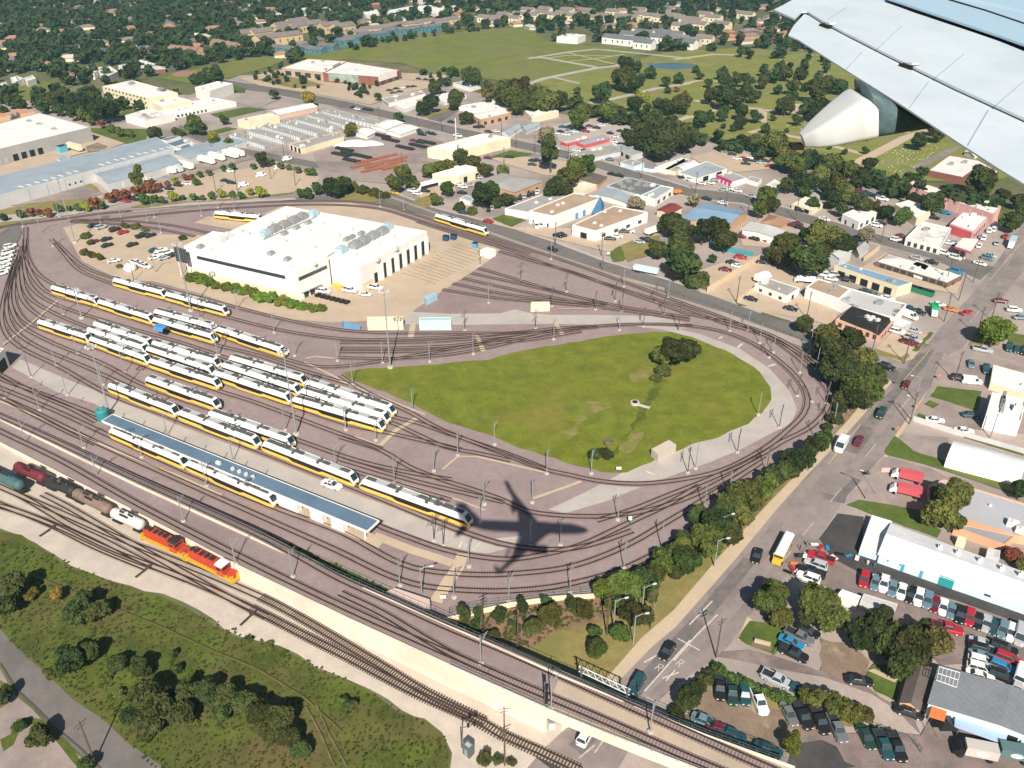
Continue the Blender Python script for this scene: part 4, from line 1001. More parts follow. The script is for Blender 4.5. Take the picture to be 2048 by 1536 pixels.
def bldg(name, text, cat, k, s, drop=None, wall=None, roof=None, h=None, gable=0.0, par=.5, feats=(), units=(), skirt=None, over=.35, hip=False, rot=0, arch=0.0, group=None, rstuff=None):
    P, h = poly_h(k, s, drop, h)
    bi = max(range(len(P)), key=lambda i: P[i][1])
    W = [G(p, h)[:2] for p in P]
    n = len(W)
    cx, cy = sum(p[0] for p in W) / n, sum(p[1] for p in W) / n
    root = thing(name, text, cat, (cx, cy, 0), 0, group)
    W = [(x - cx, y - cy) for x, y in W]
    L_, R_ = (bi - 1) % n, (bi + 1) % n
    if P[L_][0] > P[R_][0]: L_, R_ = R_, L_
    edges = {'L': (W[L_], W[bi]), 'R': (W[bi], W[R_])}
    for i in range(n): edges[i] = (W[i], W[(i + 1) % n])
    C = ccw(W)
    wm_ = wall or w_white
    rm = roof or r_white
    if gable and n == 4:
        A = W[rot:] + W[:rot]
        m0 = ((A[1][0] + A[2][0]) / 2, (A[1][1] + A[2][1]) / 2); m1 = ((A[3][0] + A[0][0]) / 2, (A[3][1] + A[0][1]) / 2)
        if hip:
            q0 = tuple(m0[i] + (m1[i] - m0[i]) * .28 for i in (0, 1)); q1 = tuple(m1[i] + (m0[i] - m1[i]) * .28 for i in (0, 1))
        else: q0, q1 = m0, m1
        w = MB(); z = h - .02
        w.prism(C, 0, z)
        if not hip:
            for a, c, q in ((A[1], A[2], m0), (A[3], A[0], m1)): w.add([(*a, z), (*c, z), (*q, z + gable)], [(0, 1, 2)])
        w.build('wall', wm_, root)
        w = MB()
        def out(p, q, d):
            l = math.hypot(p[0] - q[0], p[1] - q[1]) or 1
            return (p[0] + (p[0] - q[0]) / l * d, p[1] + (p[1] - q[1]) / l * d)
        c0 = (0, 0)
        O = [out(p, c0, over * 1.4) for p in A]
        r0, r1 = (q0, q1) if hip else (out(q0, q1, over), out(q1, q0, over))
        dz = .12; e = h - (.1 if hip else over * gable / (math.dist(A[1], A[2]) / 2 + .1))
        top = [(*O[0], e + dz), (*O[1], e + dz), (*r0, h + gable + dz), (*r1, h + gable + dz), (*O[2], e + dz), (*O[3], e + dz)]
        bot = [(p[0], p[1], p[2] - dz) for p in top]
        f = [(0, 1, 2, 3), (4, 5, 3, 2), (6, 9, 8, 7), (10, 8, 9, 11), (0, 6, 7, 1), (4, 10, 11, 5), (1, 7, 8, 2), (2, 8, 10, 4), (5, 11, 9, 3), (3, 9, 6, 0)]
        if hip: f += [(1, 4, 2), (5, 0, 3)]
        w.add(top + bot, f); roof_o = w.build('roof', rm, root)
    elif arch and n == 4:
        A = W[rot:] + W[:rot]
        w = MB(); w.prism(C, 0, h - .05); w.build('wall', wm_, root)
        rings = []
        for t in range(9):
            u = t / 8; z = h + arch * math.sin(math.pi * u)
            a = tuple(A[0][i] + (A[3][i] - A[0][i]) * u for i in (0, 1)); c = tuple(A[1][i] + (A[2][i] - A[1][i]) * u for i in (0, 1))
            rings.append([(*a, z), (*c, z)])
        w = MB()
        w.loft([[r_[0] for r_ in rings], [r_[1] for r_ in rings]], closed=False); roof_o = w.build('roof', rm, root)
    else:
        w = MB()
        inn = inset(C, .3)
        w.add([(*p, 0) for p in C] + [(*p, h + par) for p in C] + [(*p, h + par) for p in inn] + [(*p, h - .1) for p in inn],
              [(i, (i + 1) % n, n + (i + 1) % n, n + i) for i in range(n)] + [(n + i, n + (i + 1) % n, 2 * n + (i + 1) % n, 2 * n + i) for i in range(n)] + [(2 * n + i, 2 * n + (i + 1) % n, 3 * n + (i + 1) % n, 3 * n + i) for i in range(n)])
        w.build('wall', wm_, root)
        w = MB(); w.add([(*p, h) for p in inn], [tuple(range(n))]); roof_o = w.build('roof', rm, root)
    for f in feats: feature(root, edges, h, *f)
    if not gable and not arch and not units: clutter(roof_o, C, h)
    for u in units:
        nm, s2, size, hz, um = u
        for i, p in enumerate(pts(k, s2)):
            q = G(p, h + hz * .3); w = MB()
            a_ = math.atan2(W[1][1] - W[0][1], W[1][0] - W[0][0])
            w.box((0, 0, 0), (size[0], size[1], hz), 0, taper=.92)
            w.box((size[0] * .1, 0, hz), (size[0] * .55, size[1] * .6, hz * .22), 0)
            w.build(nm, um, roof_o, loc=(q[0] - cx, q[1] - cy, h), rz=a_)
    return root, edges, h
def clutter(roof, C, h):
    area = abs(sum(C[i - 1][0] * C[i][1] - C[i][0] * C[i - 1][1] for i in range(len(C)))) / 2
    if area < 110: return
    rr_ = random.Random(int(area)); xs, ys = [p[0] for p in C], [p[1] for p in C]; n = min(9, int(area / 90) + 1); got = 0
    I = inset(C, 1.6)
    for _ in range(200):
        x, y = rr_.uniform(min(xs), max(xs)), rr_.uniform(min(ys), max(ys))
        if got >= n: break
        if not inside((x, y), I): continue
        got += 1; s_ = rr_.choice((.6, .8, 1.4, 2.2)); w = MB(); w.box((0, 0, 0), (s_ * 1.3, s_, s_ * .5 + .2), taper=.94); w.box((s_ * .1, 0, s_ * .5 + .2), (s_ * .6, s_ * .6, .15))
        w.build('roof_unit' if s_ > 1 else 'roof_vent', (m_hvac, m_hvacw, m_hvacw)[got % 3], roof, loc=(x, y, h), rz=math.atan2(C[1][1] - C[0][1], C[1][0] - C[0][0]))
def inside(P, poly):
    x, y = P; c = False; n = len(poly)
    for i in range(n):
        (x0, y0), (x1, y1) = poly[i], poly[i - 1]
        if (y0 > y) != (y1 > y) and x < (x1 - x0) * (y - y0) / (y1 - y0) + x0: c = not c
    return c
def inset(C, d):
    n = len(C); out = []
    for i in range(n):
        a, b_, c = C[i - 1], C[i], C[(i + 1) % n]
        def nr(p, q):
            l = math.hypot(q[0] - p[0], q[1] - p[1]) or 1
            return (-(q[1] - p[1]) / l, (q[0] - p[0]) / l)
        n0, n1 = nr(a, b_), nr(b_, c)
        k = 1 + n0[0] * n1[0] + n0[1] * n1[1]
        out.append((b_[0] + (n0[0] + n1[0]) * d / max(k, .35), b_[1] + (n0[1] + n1[1]) * d / max(k, .35)))
    return out
def feature(root, edges, h, e, nm, n, z0, z1, frac, m, t0=.04, t1=.96, thick=.14):
    a, c = edges[e]
    L_ = math.dist(a, c); ux, uy = (c[0] - a[0]) / L_, (c[1] - a[1]) / L_
    nx, ny = uy, -ux
    if nx * (a[0] + c[0]) + ny * (a[1] + c[1]) < 0: nx, ny = -nx, -ny
    pitch = L_ * (t1 - t0) / n
    for i in range(n):
        s_ = L_ * t0 + pitch * (i + .5); wd = pitch * frac
        w = MB(); w.box((0, 0, 0), (wd, thick, z1 - z0))
        w.build(nm, m, root, loc=(a[0] + ux * s_ + nx * .0, a[1] + uy * s_ + ny * .0, z0), rz=math.atan2(uy, ux))
# --- the maintenance shop
SH = dict(k='M')
wingP = '105,395 325,285 430,297 1195,480 1195,470 955,585'
root, ed, hh = bldg('maintenance_shop', 'huge white flat-roofed rail maintenance shop with rows of roof vents', 'workshop', 'M', '430,297 880,95 1950,285 1435,565 1195,500 700,352', 165, w_white, r_white, par=.7,
     units=(('roof_vent', '1000,170 935,200 865,232 790,262', (5.2, 4.2), 2.4, m_hvac), ('roof_vent', '1405,385 1470,350 1540,315 1610,282', (5.2, 4.2), 2.4, m_hvac), ('exhaust_unit', '1085,148 722,302 1300,425 1650,250', (4.6, 3.8), 2.4, m_cyan),
            ('roof_vent', '1048,212 960,250 868,295 1450,295 1340,340 1380,322', (3.2, 2.2), 1.3, m_hvac),
            ('roof_fan', '880,172 768,220 585,295 1050,268 865,352 1085,398 1272,310 1375,265 1155,222 1578,375 1402,460 1688,320 535,275 1710,410 1570,490', (1.9, 1.9), 1.6, m_hvacw)))
a, c = ed['R']
feature(root, ed, hh, 'R', 'bay_door', 6, 0.1, 6.6, .30, m_dark, .28, .98, .3)
feature(root, ed, hh, 'R', 'door_jamb', 7, 0.1, 8.2, .16, w_white, .23, 1.03, 2.2)
feature(root, ed, hh, 'R', 'door', 1, 0.1, 4.4, .7, m_dark, .18, .24, .2)
feature(root, ed, hh, 'R', 'base_course', 1, 0.02, 2.8, 1, w_cream, .01, .17, .1)
w = MB()
for s2 in ('685,352 1115,165', '1195,470 1262,432', '1415,415 1515,365'):
    q = [G(p, hh) for p in pts('M', s2)]; bar(w, [(x - root.location[0], y - root.location[1], hh) for x, y, z in q], .5, 0, .01, .35)
w.build('roof_pipe', m_hvac, root)
root2, ed2, h2 = bldg('office_wing', 'lower white office wing of the rail shop with a long ribbon window', 'building', 'M', '105,395 325,283 450,300 1200,478 955,585', 215, w_white, r_white, par=.5,
     units=(('roof_unit', '385,345 430,315', (4.5, 3.5), 1.8, m_hvacw), ('roof_unit', '765,445 890,490 230,395', (3, 2.2), 1.2, m_hvac), ('roof_vent', '500,350 720,390 1095,465 1100,525 890,415 910,545 300,410', (1.4, 1.1), .7, m_hvacw)))
feature(root2, ed2, h2, 'L', 'window', 1, h2 * .66, h2 * .66 + 1.5, 1, m_win, .11, .90)
feature(root2, ed2, h2, 'R', 'window', 1, h2 * .66, h2 * .66 + 1.5, 1, m_win, .05, .93)
feature(root2, ed2, h2, 'R', 'entrance_door', 2, .1, 3.0, .7, m_win, .12, .5)
feature(root2, ed2, h2, 'R', 'entrance_canopy', 1, 3.3, 3.7, 1, w_lgrey, .05, .62, 3.)
feature(root2, ed2, h2, 'L', 'base_course', 1, 0.02, 2.6, 1, w_cream, .01, .99, .1)
# dark glass grid on the corner
cb = G(px('M', 120, 620)); t = thing('glass_screen', 'dark square glass screen with a white frame at the shop corner', 'screen', cb)
hs = solve_h(px('M', 120, 460), px('M', 125, 620)); an = heading(px('M', 100, 400), 855, 190)
w = MB(); w.box((0, 0, hs - 2.9), (6.6, .5, 6.2), an); w.build('panel', m_win, t)
w = MB(); ca, sa = math.cos(an), math.sin(an)
for i in range(5): w.box((-3.2 * ca + i * 1.6 * ca + .3 * sa, -3.2 * sa + i * 1.6 * sa - .3 * ca, hs - 2.9), (.05, .05, 6.2), an)
for i in range(6): w.box((.3 * sa, -.3 * ca, hs - 2.9 + i * 1.2), (6.6, .05, .05), an)
w.build('mullion', m_hvac, t)
w = MB(); w.box((-2.4 * ca, -2.4 * sa, 0), (.35, .35, hs)); w.box((2.4 * ca, 2.4 * sa, 0), (.35, .35, hs)); w.build('support', m_hvacw, t)
# --- yard sheds
bldg('equipment_shed', 'long cream equipment shed with two pale doors beside the mast', 'shed', 5, '158,392 372,390 368,408 158,412', 58, w_cream, r_cream, par=.1, feats=(('L', 'door', 2, .1, 2.2, .2, m_door),))
bldg('equipment_shed', 'pale teal equipment shed with a small dark vent', 'shed', 5, '465,395 648,393 650,412 462,414', 55, wm('pale_teal_wall', (.50, .70, .70)), wm('pale_teal_roof', (.40, .55, .56)), par=.1, feats=(('L', 'vent', 1, .8, 1.6, .1, m_dark),))
bldg('equipment_shed', 'plain cream block hut beside the pale access road', 'hut', 5, '1118,305 1225,303 1228,318 1116,322', 40, w_cream, r_cream, par=.1)
bldg('equipment_hut', 'beige block hut at the bottom corner of the lawn', 'hut', 5, '1822,1165 1925,1112 1968,1140 1862,1200', 42, wm('beige_wall', (.52, .44, .36)), wm('beige_roof', (.56, .48, .40)), par=.1)
bldg('storage_container', 'pale blue container standing at the apron corner', 'container', 5, '490,272 555,245 570,258 505,290', 34, wm('blue_grey_steel', (.36, .52, .66)), corrugated('container_roof', (.42, .56, .68), .5), par=.0)
bldg('storage_container', 'blue low container beside the cream equipment shed', 'container', 5, '10,415 100,430 118,440 20,425', 28, wm('mid_blue_steel', (.16, .30, .48)), corrugated('container_roof_blue', (.20, .34, .52), .5), par=.0)
bldg('sanding_tank_hut', 'white rounded hut at the far tip of the apron', 'hut', 2, '818,1460 860,1448 912,1460 880,1475', 38, w_white, r_white, par=.1)
bldg('concrete_ramp', 'long pinkish concrete block with rounded ends by the embankment fence', 'concrete block', 8, '265,505 320,480 525,548 528,585 490,612 300,535', 28, wm('weathered_concrete', (.55, .42, .36)), wm('weathered_concrete_top', (.60, .46, .40)), par=.0)
t = thing('storage_tank', 'round teal storage tank at the left end of the blue canopy', 'tank', G(px('A', 55, 570))); w = MB(); w.lathe([(1.9, 0), (1.9, 3.2), (1.5, 3.6), (.2, 3.8)], n=20); w.build('shell', r_teal, t, smooth=False); w = MB(); w.lathe([(.3, 3.6), (.3, 4.1)], n=8); w.build('hatch', m_hvac, t)
t = thing('satellite_tank', 'white domed tank at the edge of the shop car park', 'tank', G(px(4, 765, 120))); w = MB(); w.lathe([(2.6, 0), (2.7, 1.6), (2.2, 2.6), (1.2, 3.2), (.1, 3.4)], n=18); w.build('shell', w_white, t, smooth=True); w = MB(); w.lathe([(.35, 3.2), (.35, 3.6)], n=8); w.build('cap', m_hvac, t)
# platform canopy
hC = 4.6
CP = [G(p, hC) for p in ((224.6, 829.7), (205.5, 842), (734.2, 1062), (756, 1042))]
t = thing('platform_canopy', 'long low canopy with a slate blue roof above the yard platform', 'canopy', (CP[1][0], CP[1][1], 0))
Q = [(p[0] - CP[1][0], p[1] - CP[1][1]) for p in CP]
w = MB(); w.prism(ccw(Q), hC - .12, hC + .1); w.build('roof', r_blue2, t)
w = MB(); q2 = ccw(Q); n = 4; o_ = inset(q2, -.25)
w.add([(*p, hC - .45) for p in o_] + [(*p, hC + .16) for p in o_] + [(*p, hC + .16) for p in q2] + [(*p, hC - .45) for p in q2], [f for i in range(4) for f in ((i, (i + 1) % 4, 4 + (i + 1) % 4, 4 + i), (4 + i, 4 + (i + 1) % 4, 8 + (i + 1) % 4, 8 + i), (8 + i, 8 + (i + 1) % 4, 12 + (i + 1) % 4, 12 + i))]); w.build('fascia', w_white, t)
def along(u, v): return tuple(Q[1][i] + (Q[2][i] - Q[1][i]) * u + (Q[0][i] - Q[1][i]) * v for i in (0, 1))
for i in range(14):
    w = MB(); w.box((*along(.02 + i * .074, .35), .3), (.45, .45, hC - .4)); w.build('post', w_white, t)
w = MB(); w.prism(ccw([along(0, .05), along(1.03, .05), along(1.03, .95), along(0, .95)]), 0, .5); w.build('platform', m_tan, t)
an = math.atan2(Q[2][1] - Q[1][1], Q[2][0] - Q[1][0])
for u, l in ((.73, 7), (.83, 4), (.9, 4)): w = MB(); w.box((*along(u, .3), .5), (l, 1.8, 3.2), an); w.build('cabin', w_white, t)
for u, s_ in ((.47, 1.5), (.525, .7), (.55, .7), (.575, .7), (.6, .7)): w = MB(); w.box((*along(u, .45), hC), (s_, .8, .9), an); w.build('roof_vent', m_hvacw, t)
# left edge shed mouth and crossing control box
bldg('wash_portal', 'white framed shed mouth cut by the left edge of the frame', 'shed', 4, '-160,600 -60,560 25,580 -40,640', 100, w_white, r_grey, par=.2, feats=(('R', 'opening', 1, .1, 4.2, .7, m_dark), ('L', 'opening', 1, .1, 4.2, .7, m_dark)))
bldg('crossing_cabin', 'small grey signal cabin at the level crossing', 'cabin', 8, '715,1400 745,1370 785,1400 755,1432', 52, wm('dark_grey_steel', (.12, .14, .15)), wm('pale_grey_lid', (.40, .42, .43)), par=.05, feats=(('L', 'door', 1, .1, 1.9, .4, m_hvac),))
t = thing('crossing_signal', 'dark level crossing signal with outstretched boom beside the grey cabin', 'signal', G(px(8, 712, 1415))); w = MB(); w.lathe([(.15, 0), (.11, 6)], n=8); w.build('post', m_poled, t); w = MB(); w.tube([(0, 0, 5.6), (1.8, .6, 5.4), (3.0, 1.0, 5.9)], .09, 5); w.build('boom', m_poled, t)
for dx in (1.4, 2.6): w = MB(); w.box((dx, dx * .33, 5.3), (.5, .3, .9)); w.build('lamp_box', m_black, t)
t = thing('signal_gantry', 'lattice sign gantry beside the far rail of the bridge', 'gantry', G(px(8, 1400, 1060))); A0, A1 = G(px(8, 1400, 990), 6.5), G(px(8, 1700, 1130), 6.5)
w = MB(); dx_ = [A1[i] - A0[i] for i in range(3)]; o0 = [A0[i] - t.location[i] for i in range(3)]
for zz in (.6, 2.2): w.tube([(o0[0], o0[1] + 1, 6.5 + zz - .8), (o0[0] + dx_[0], o0[1] + dx_[1] + 1, 6.5 + zz - .8)], .12, 5)
for i in range(14):
    u = i / 14; z = 6.3 + (0 if i % 2 else 1.6); z2 = 6.3 + (1.6 if i % 2 else 0)
    w.tube([(o0[0] + dx_[0] * u, o0[1] + dx_[1] * u + 1, z), (o0[0] + dx_[0] * (u + 1 / 14), o0[1] + dx_[1] * (u + 1 / 14) + 1, z2)], .08, 4)
w.build('truss', m_lamp, t); w = MB()
for u in (.05, .95): w.box((o0[0] + dx_[0] * u, o0[1] + dx_[1] * u + 1, 0), (.4, .4, 8))
w.build('post', m_poled, t)
t = thing('signal_mast', 'bridge signal mast with stacked dark lamp heads at the white wall end', 'signal', G(px(8, 1195, 1300))); w = MB(); w.lathe([(.2, 0), (.15, 13)], n=8); w.box((0, .8, 6.2), (.8, 2.2, .1)); w.build('post', m_poled, t)
for z in (4, 7.5, 9.2, 11.4): w = MB(); w.box((.3, -.2, z), (.6, .5, 1.2)); w.build('signal_head', m_black, t)
t = thing('relay_case', 'silver relay case on the ground under the bridge end', 'cabinet', G(px(8, 1240, 1300))); w = MB(); w.box((0, 0, 0), (1.2, .8, 1.8)); w.build('case', m_lamp, t); w = MB(); w.box((0, 0, 1.8), (1.4, 1.0, .12)); w.build('lid', m_hvac, t)
t = thing('manhole', 'round concrete manhole collar on the lawn', 'manhole', G(px(5, 1725, 900))); w = MB(); w.lathe([(1.5, 0), (1.5, .7), (1.1, .75)], n=16); w.build('collar', m_foot, t); w = MB(); w.lathe([(.9, .72), (.9, .8)], n=14); w.build('cover', m_dark, t); w = MB(); w.box((2.8, -1.8, 0), (3.6, 1.2, .25), -.5); w.build('apron', m_foot, t)
for x, y in ((1095, 585), (1015, 1005)):
    k_ = 4 if x == 1 else 8
t = thing('trackside_signal', 'lit green trackside signal lamp near the plane shadow', 'signal', G(px(8, 1695, 120))); w = MB(); w.lathe([(.12, 0), (.1, 2.2)], n=6); w.build('post', m_poled, t); me_ = bpy.data.materials.new('green_lamp'); me_.use_nodes = True; me_.node_tree.nodes['Principled BSDF'].inputs['Emission Color'].default_value = (.1, 1, .35, 1); me_.node_tree.nodes['Principled BSDF'].inputs['Emission Strength'].default_value = 3; w = MB(); w.box((0, 0, 2.2), (.7, .5, .7)); w.build('lamp', me_, t)
# ------------------------------------------------------------------ right-hand blocks
W1 = 'window'
bldg('workshop', 'very long pale blue workshop with a white metal gable roof', 'workshop', 'L', '520,790 2500,1478 2640,1190 655,465', 95, w_lblue, r_pale, gable=1.5, over=.3,
     feats=((0, W1, 2, 1.7, 2.2, .08, m_dark, .02, .16), (0, 'door', 2, .1, 2.4, .17, m_bluepan, .09, .3), (0, 'roller_door', 1, .1, 3.0, 1, m_tealpan, .345, .425), (0, W1, 1, 1.7, 2.2, .3, m_dark, .55, .66)),
     units=(('roof_vent', '1155,735 1345,790 1580,870 1810,955 2005,1020', (1.0, 1.0), 1.7, m_hvacw),))
bldg('workshop_annex', 'white flat-roofed box joined to the street end of the pale blue workshop', 'annex', 'L', '315,725 440,375 655,440 520,790', 45, w_lblue, r_white, par=.2)
bldg('fire_station', 'grey flat-roofed fire station beside the parked red fire engines', 'fire station', 'L', '1040,60 1200,0 2300,330 2300,640 1990,600 1600,480 1040,300', 55, w_peach, wm('blue_grey_roof', (.42, .42, .45), col2=(.12, .12, .14), amt=.7, sc2=.06, lo=.6, hi=.64), par=.3)
bldg('peach_annex', 'peach-walled lower block with a grey roof behind the pale blue workshop', 'annex', 'L', '1310,500 1450,480 1960,590 1840,690', 60, w_peach, wm('dull_grey_roof', (.34, .33, .34)), par=.2)
bldg('garden_shed', 'cream shed on the terrace below the peach annex', 'shed', 'L', '1340,625 1350,585 1440,610 1435,660', 20, w_cream, r_cream, par=.05)
bldg('garden_shed', 'grey-white shed below the right end of the peach annex', 'shed', 'L', '1650,790 1665,715 1800,745 1790,830', 25, w_lgrey, r_white2, par=.05)
bldg('warehouse', 'grey corrugated warehouse with white frames on its street corner', 'warehouse', 9, '1490,1160 1555,940 2400,1225 2340,1460', 70, w_lblue, r_mgrey, gable=1.0, over=.2, feats=((3, 'awning', 1, 2.4, 2.7, 1, wm('blue_awning', (.40, .52, .68)), .1, .34, 5.), (3, 'awning', 1, 2.4, 2.7, 1, MATS['blue_awning'], .44, .8, 5.), (3, 'opening', 1, .1, 2.8, 1, m_dark, .36, .43)))
t = thing('roof_frame', 'white steel frame lying along the end of the corrugated warehouse roof', 'frame', G(px(9, 1600, 1000), 6.2))
fq = [G(p, 6.6) for p in pts(9, '1552,942 1672,978 1652,1064 1536,1022')]; fq = [tuple(p[i] - t.location[i] for i in range(3)) for p in fq]
w = MB(); mixp = lambda a, c, u: tuple(a[i] + (c[i] - a[i]) * u for i in range(3))
for i in range(6): w.tube([mixp(fq[0], fq[1], i / 5), mixp(fq[3], fq[2], i / 5)], .09, 4)
for i in range(3): w.tube([mixp(fq[0], fq[3], i / 2), mixp(fq[1], fq[2], i / 2)], .09, 4)
w.build('beams', m_lamp, t)
bldg('shop_row', 'brown-roofed low building with a lit front beside the driveway', 'building', 9, '1325,1145 1380,958 1505,955 1440,1190', 40, w_peach, r_brown, gable=.8, feats=(('L', W1, 2, .6, 1.8, .5, m_win),))
t = thing('awning', 'bright orange canopy in front of the grey corrugated warehouse', 'awning', G(px(9, 1545, 1250))); P_ = [G(p, 3.2) for p in pts(9, '1490,1235 1508,1175 1600,1195 1582,1262')]; w = MB(); w.prism(ccw([(p[0] - t.location[0], p[1] - t.location[1]) for p in P_]), 3.1, 3.25); w.build('canvas', wm('orange_canvas', (.75, .20, .06)), t)
w = MB(); [w.box((p[0] - t.location[0], p[1] - t.location[1], 0), (.12, .12, 3.1)) for p in P_]; w.build('posts', m_pole, t)
t = thing('tent_canopy', 'black folding canopy beside the orange awning', 'canopy', G(px(9, 1570, 1320))); w = MB(); w.loft([[(-1.8, -1.8, 2.3), (1.8, -1.8, 2.3), (1.8, 1.8, 2.3), (-1.8, 1.8, 2.3)], [(-.2, -.2, 3.2), (.2, -.2, 3.2), (.2, .2, 3.2), (-.2, .2, 3.2)]]); w.build('canvas', m_black, t); w = MB(); [w.box((sx, sy, 0), (.08, .08, 2.3)) for sx in (-1.7, 1.7) for sy in (-1.7, 1.7)]; w.build('legs', m_pole, t)
bldg('trailer_home', 'white flat roofed trailer under the car-lot trees', 'trailer', 9, '955,520 985,490 1095,530 1070,575', 20, w_white, r_white, par=.05)
bldg('site_office', 'long pale grey roofed office under the car-lot trees', 'office', 9, '1090,560 1110,515 1310,575 1280,640', 22, w_lgrey, wm('pale_office_roof', (.52, .50, .48)), par=.05)
bldg('quonset_building', 'long white arched metal building with dark roof slots', 'shed', 6, '1595,1215 2035,1330 2060,1225 1640,1115', 60, w_white, r_pale, arch=1.6)
bldg('office_building', 'white two-level office with three dark skylight slots', 'office', 6, '1825,965 1860,838 2060,880 2030,1005', 85, w_white, r_white, par=.4, feats=(('R', W1, 3, .4, 2.4, .22, m_win),), units=(('skylight', '1930,865 1925,890 1925,915', (9, 1.0), .6, m_hvac), ('roof_unit', '2010,930', (3, 2.5), 1.5, m_hvacw)))
bldg('warehouse', 'white sloped-roof warehouse at the right edge above the slotted office', 'warehouse', 6, '1850,780 1868,672 2240,775 2240,905', 40, w_cream, r_pale, par=.1)
rt = bldg('restaurant', 'salmon-fascia restaurant with a black mansard roof on the corner', 'restaurant', 6, '945,410 1030,335 1290,415 1210,500', 40, wm('salmon_wall', (.68, .36, .27)), wm('salmon_roof', (.66, .47, .36)), par=.15, feats=(('L', W1, 6, .5, 2.2, .5, m_win), ('R', W1, 4, .5, 2.2, .5, m_win)))
P_ = [G(p, rt[2] + 1.5) for p in pts(6, '985,385 1042,330 1262,400 1200,470')]; w = MB(); o_ = rt[0].location; q = ccw([(p[0] - o_[0], p[1] - o_[1]) for p in P_]); w.prism(inset(q, -.6), rt[2], rt[2] + 1.7, 0, q); w.build('mansard_roof', r_black, rt[0])
for x, y in ((1130, 395), (1160, 400), (1190, 415), (1145, 410)): g_ = G(px(6, x, y), rt[2] + 1.7); w = MB(); w.box((g_[0] - o_[0], g_[1] - o_[1], rt[2] + 1.7), (1.6, 1.2, .9), .4); w.build('roof_unit', m_hvacw, rt[0])
bldg('shop_building', 'long white-walled shop with tan and patchy white roof sections behind the restaurant', 'shop', 6, '770,225 838,175 1360,320 1290,400 1030,330', 55, w_white, r_stain, par=.35, units=(('roof_unit', '1200,310', (3, 2.4), 1.3, m_hvac), ('roof_unit', '930,205 960,225', (2, 2), 1., m_hvac)), feats=(('L', 'base_course', 1, .05, 1.0, 1, m_bluepan, .0, .8),))
bldg('shop_building', 'tan gravel-roofed end block of the white shop', 'shop', 6, '772,222 842,170 1032,230 965,290', 62, w_white, r_tan, par=.45, units=(('roof_unit', '870,195 925,240 950,215', (1.5, 1.5), .9, m_hvac),))
bldg('white_cabin', 'small white office with a grey roof inside the walled yard', 'office', 6, '475,200 545,165 735,225 662,272', 42, w_white, r_grey, par=.2, feats=(('L', W1, 3, .8, 2.0, .3, m_win), ('R', 'door', 1, .1, 2., .2, m_dark)))
bldg('repair_bays', 'narrow blue-roofed row of open repair bays', 'garage', 6, '940,90 1000,78 1395,190 1310,215', 62, w_cream, r_blue, par=.05, feats=(('L', 'bay_door', 5, .1, 3.0, .62, m_dark),))
bldg('strip_shops', 'low strip of shops with a white roof and dark frontage at the junction', 'shops', 6, '1185,70 1255,20 1690,150 1600,195', 24, w_brown, r_white2, par=.2, feats=(('L', W1, 9, .4, 2.0, .7, m_win),))
bldg('corner_shop', 'white block with a yellow round sign on its roof in the shop strip', 'shop', 6, '1385,85 1420,65 1500,95 1470,125', 24, w_white, r_white, par=.4)
bldg('trailer_office', 'white trailer standing beside the black-roofed restaurant', 'trailer', 6, '1280,435 1302,395 1392,422 1355,465', 22, w_lgrey, r_white2, par=.05)
bldg('metal_barn', 'pale green-grey gabled barn beside the big trees', 'barn', 3, '890,1480 960,1440 1040,1468 968,1512', 55, w_lgrey, wm('grey_green_roof', (.48, .52, .48)), gable=.9)
bldg('bungalow', 'grey hip-roofed bungalow among the trees behind the barn', 'house', 3, '680,1480 775,1420 830,1450 745,1515', 25, w_tan, r_grey, gable=1.6, hip=True)
bldg('bungalow', 'small light grey gabled house right of the barn', 'house', 3, '1045,1455 1090,1418 1140,1448 1085,1490', 25, w_lgrey, r_grey, gable=1.6)
fc = G(px(3, 1700, 1500)); t = thing('fuel_canopy', 'white fuel canopy with a red fascia on thin posts', 'fuel canopy', fc); hf = 5.2; P_ = [G(p, hf) for p in pts(3, '1645,1440 1690,1392 1782,1402 1738,1472')]; q = ccw([(p[0] - fc[0], p[1] - fc[1]) for p in P_]); w = MB(); w.prism(q, hf - .1, hf + .1); w.build('roof', r_white2, t); w = MB(); w.prism(inset(q, -.15), hf - .9, hf - .12); w.build('fascia', w_red, t)
for p in inset(q, 2.2): w = MB(); w.box((p[0], p[1], 0), (.4, .4, hf - .9)); w.build('post', w_white, t)
bldg('strip_shops', 'white stained-roof shop left of the fuel canopy', 'shops', 3, '1355,1395 1450,1300 1622,1340 1560,1450', 42, w_white, r_white2, par=.5, feats=(('L', W1, 5, .4, 2.4, .5, m_win), ('R', W1, 4, .4, 2.4, .5, m_win)))
bldg('strip_shops', 'white-roofed shop with a red end wall above the fuel canopy', 'shops', 3, '1615,1312 1690,1245 1836,1275 1752,1360', 52, w_pink, r_white, par=.4, feats=(('L', 'red_panel', 1, .1, 4., 1, w_red), ('R', W1, 5, .4, 2.6, .5, m_win)))
bldg('motel', 'very long pink building with a stained flat roof', 'building', 3, '1355,1085 1400,1060 1915,1210 1870,1255', 58, w_pink, r_white2, par=.3, feats=(('L', 'pilaster', 7, .1, 4, .03, w_white),))
bldg('funeral_chapel', 'white stained-roof chapel with brick walls by the cemetery drive', 'chapel', 3, '1488,998 1610,910 1785,940 1900,1005 1860,1030 1745,1000 1690,1040', 38, w_brick, r_stain if False else r_white2, par=.3, units=(('roof_unit', '1620,960 1700,950', (3, 2.4), 1.2, m_hvac),))
bldg('white_hall', 'white pitched hall behind the chapel under the wing edge', 'hall', 3, '1700,890 1740,850 1800,890 1760,915', 20, w_white, r_white, gable=1.5)
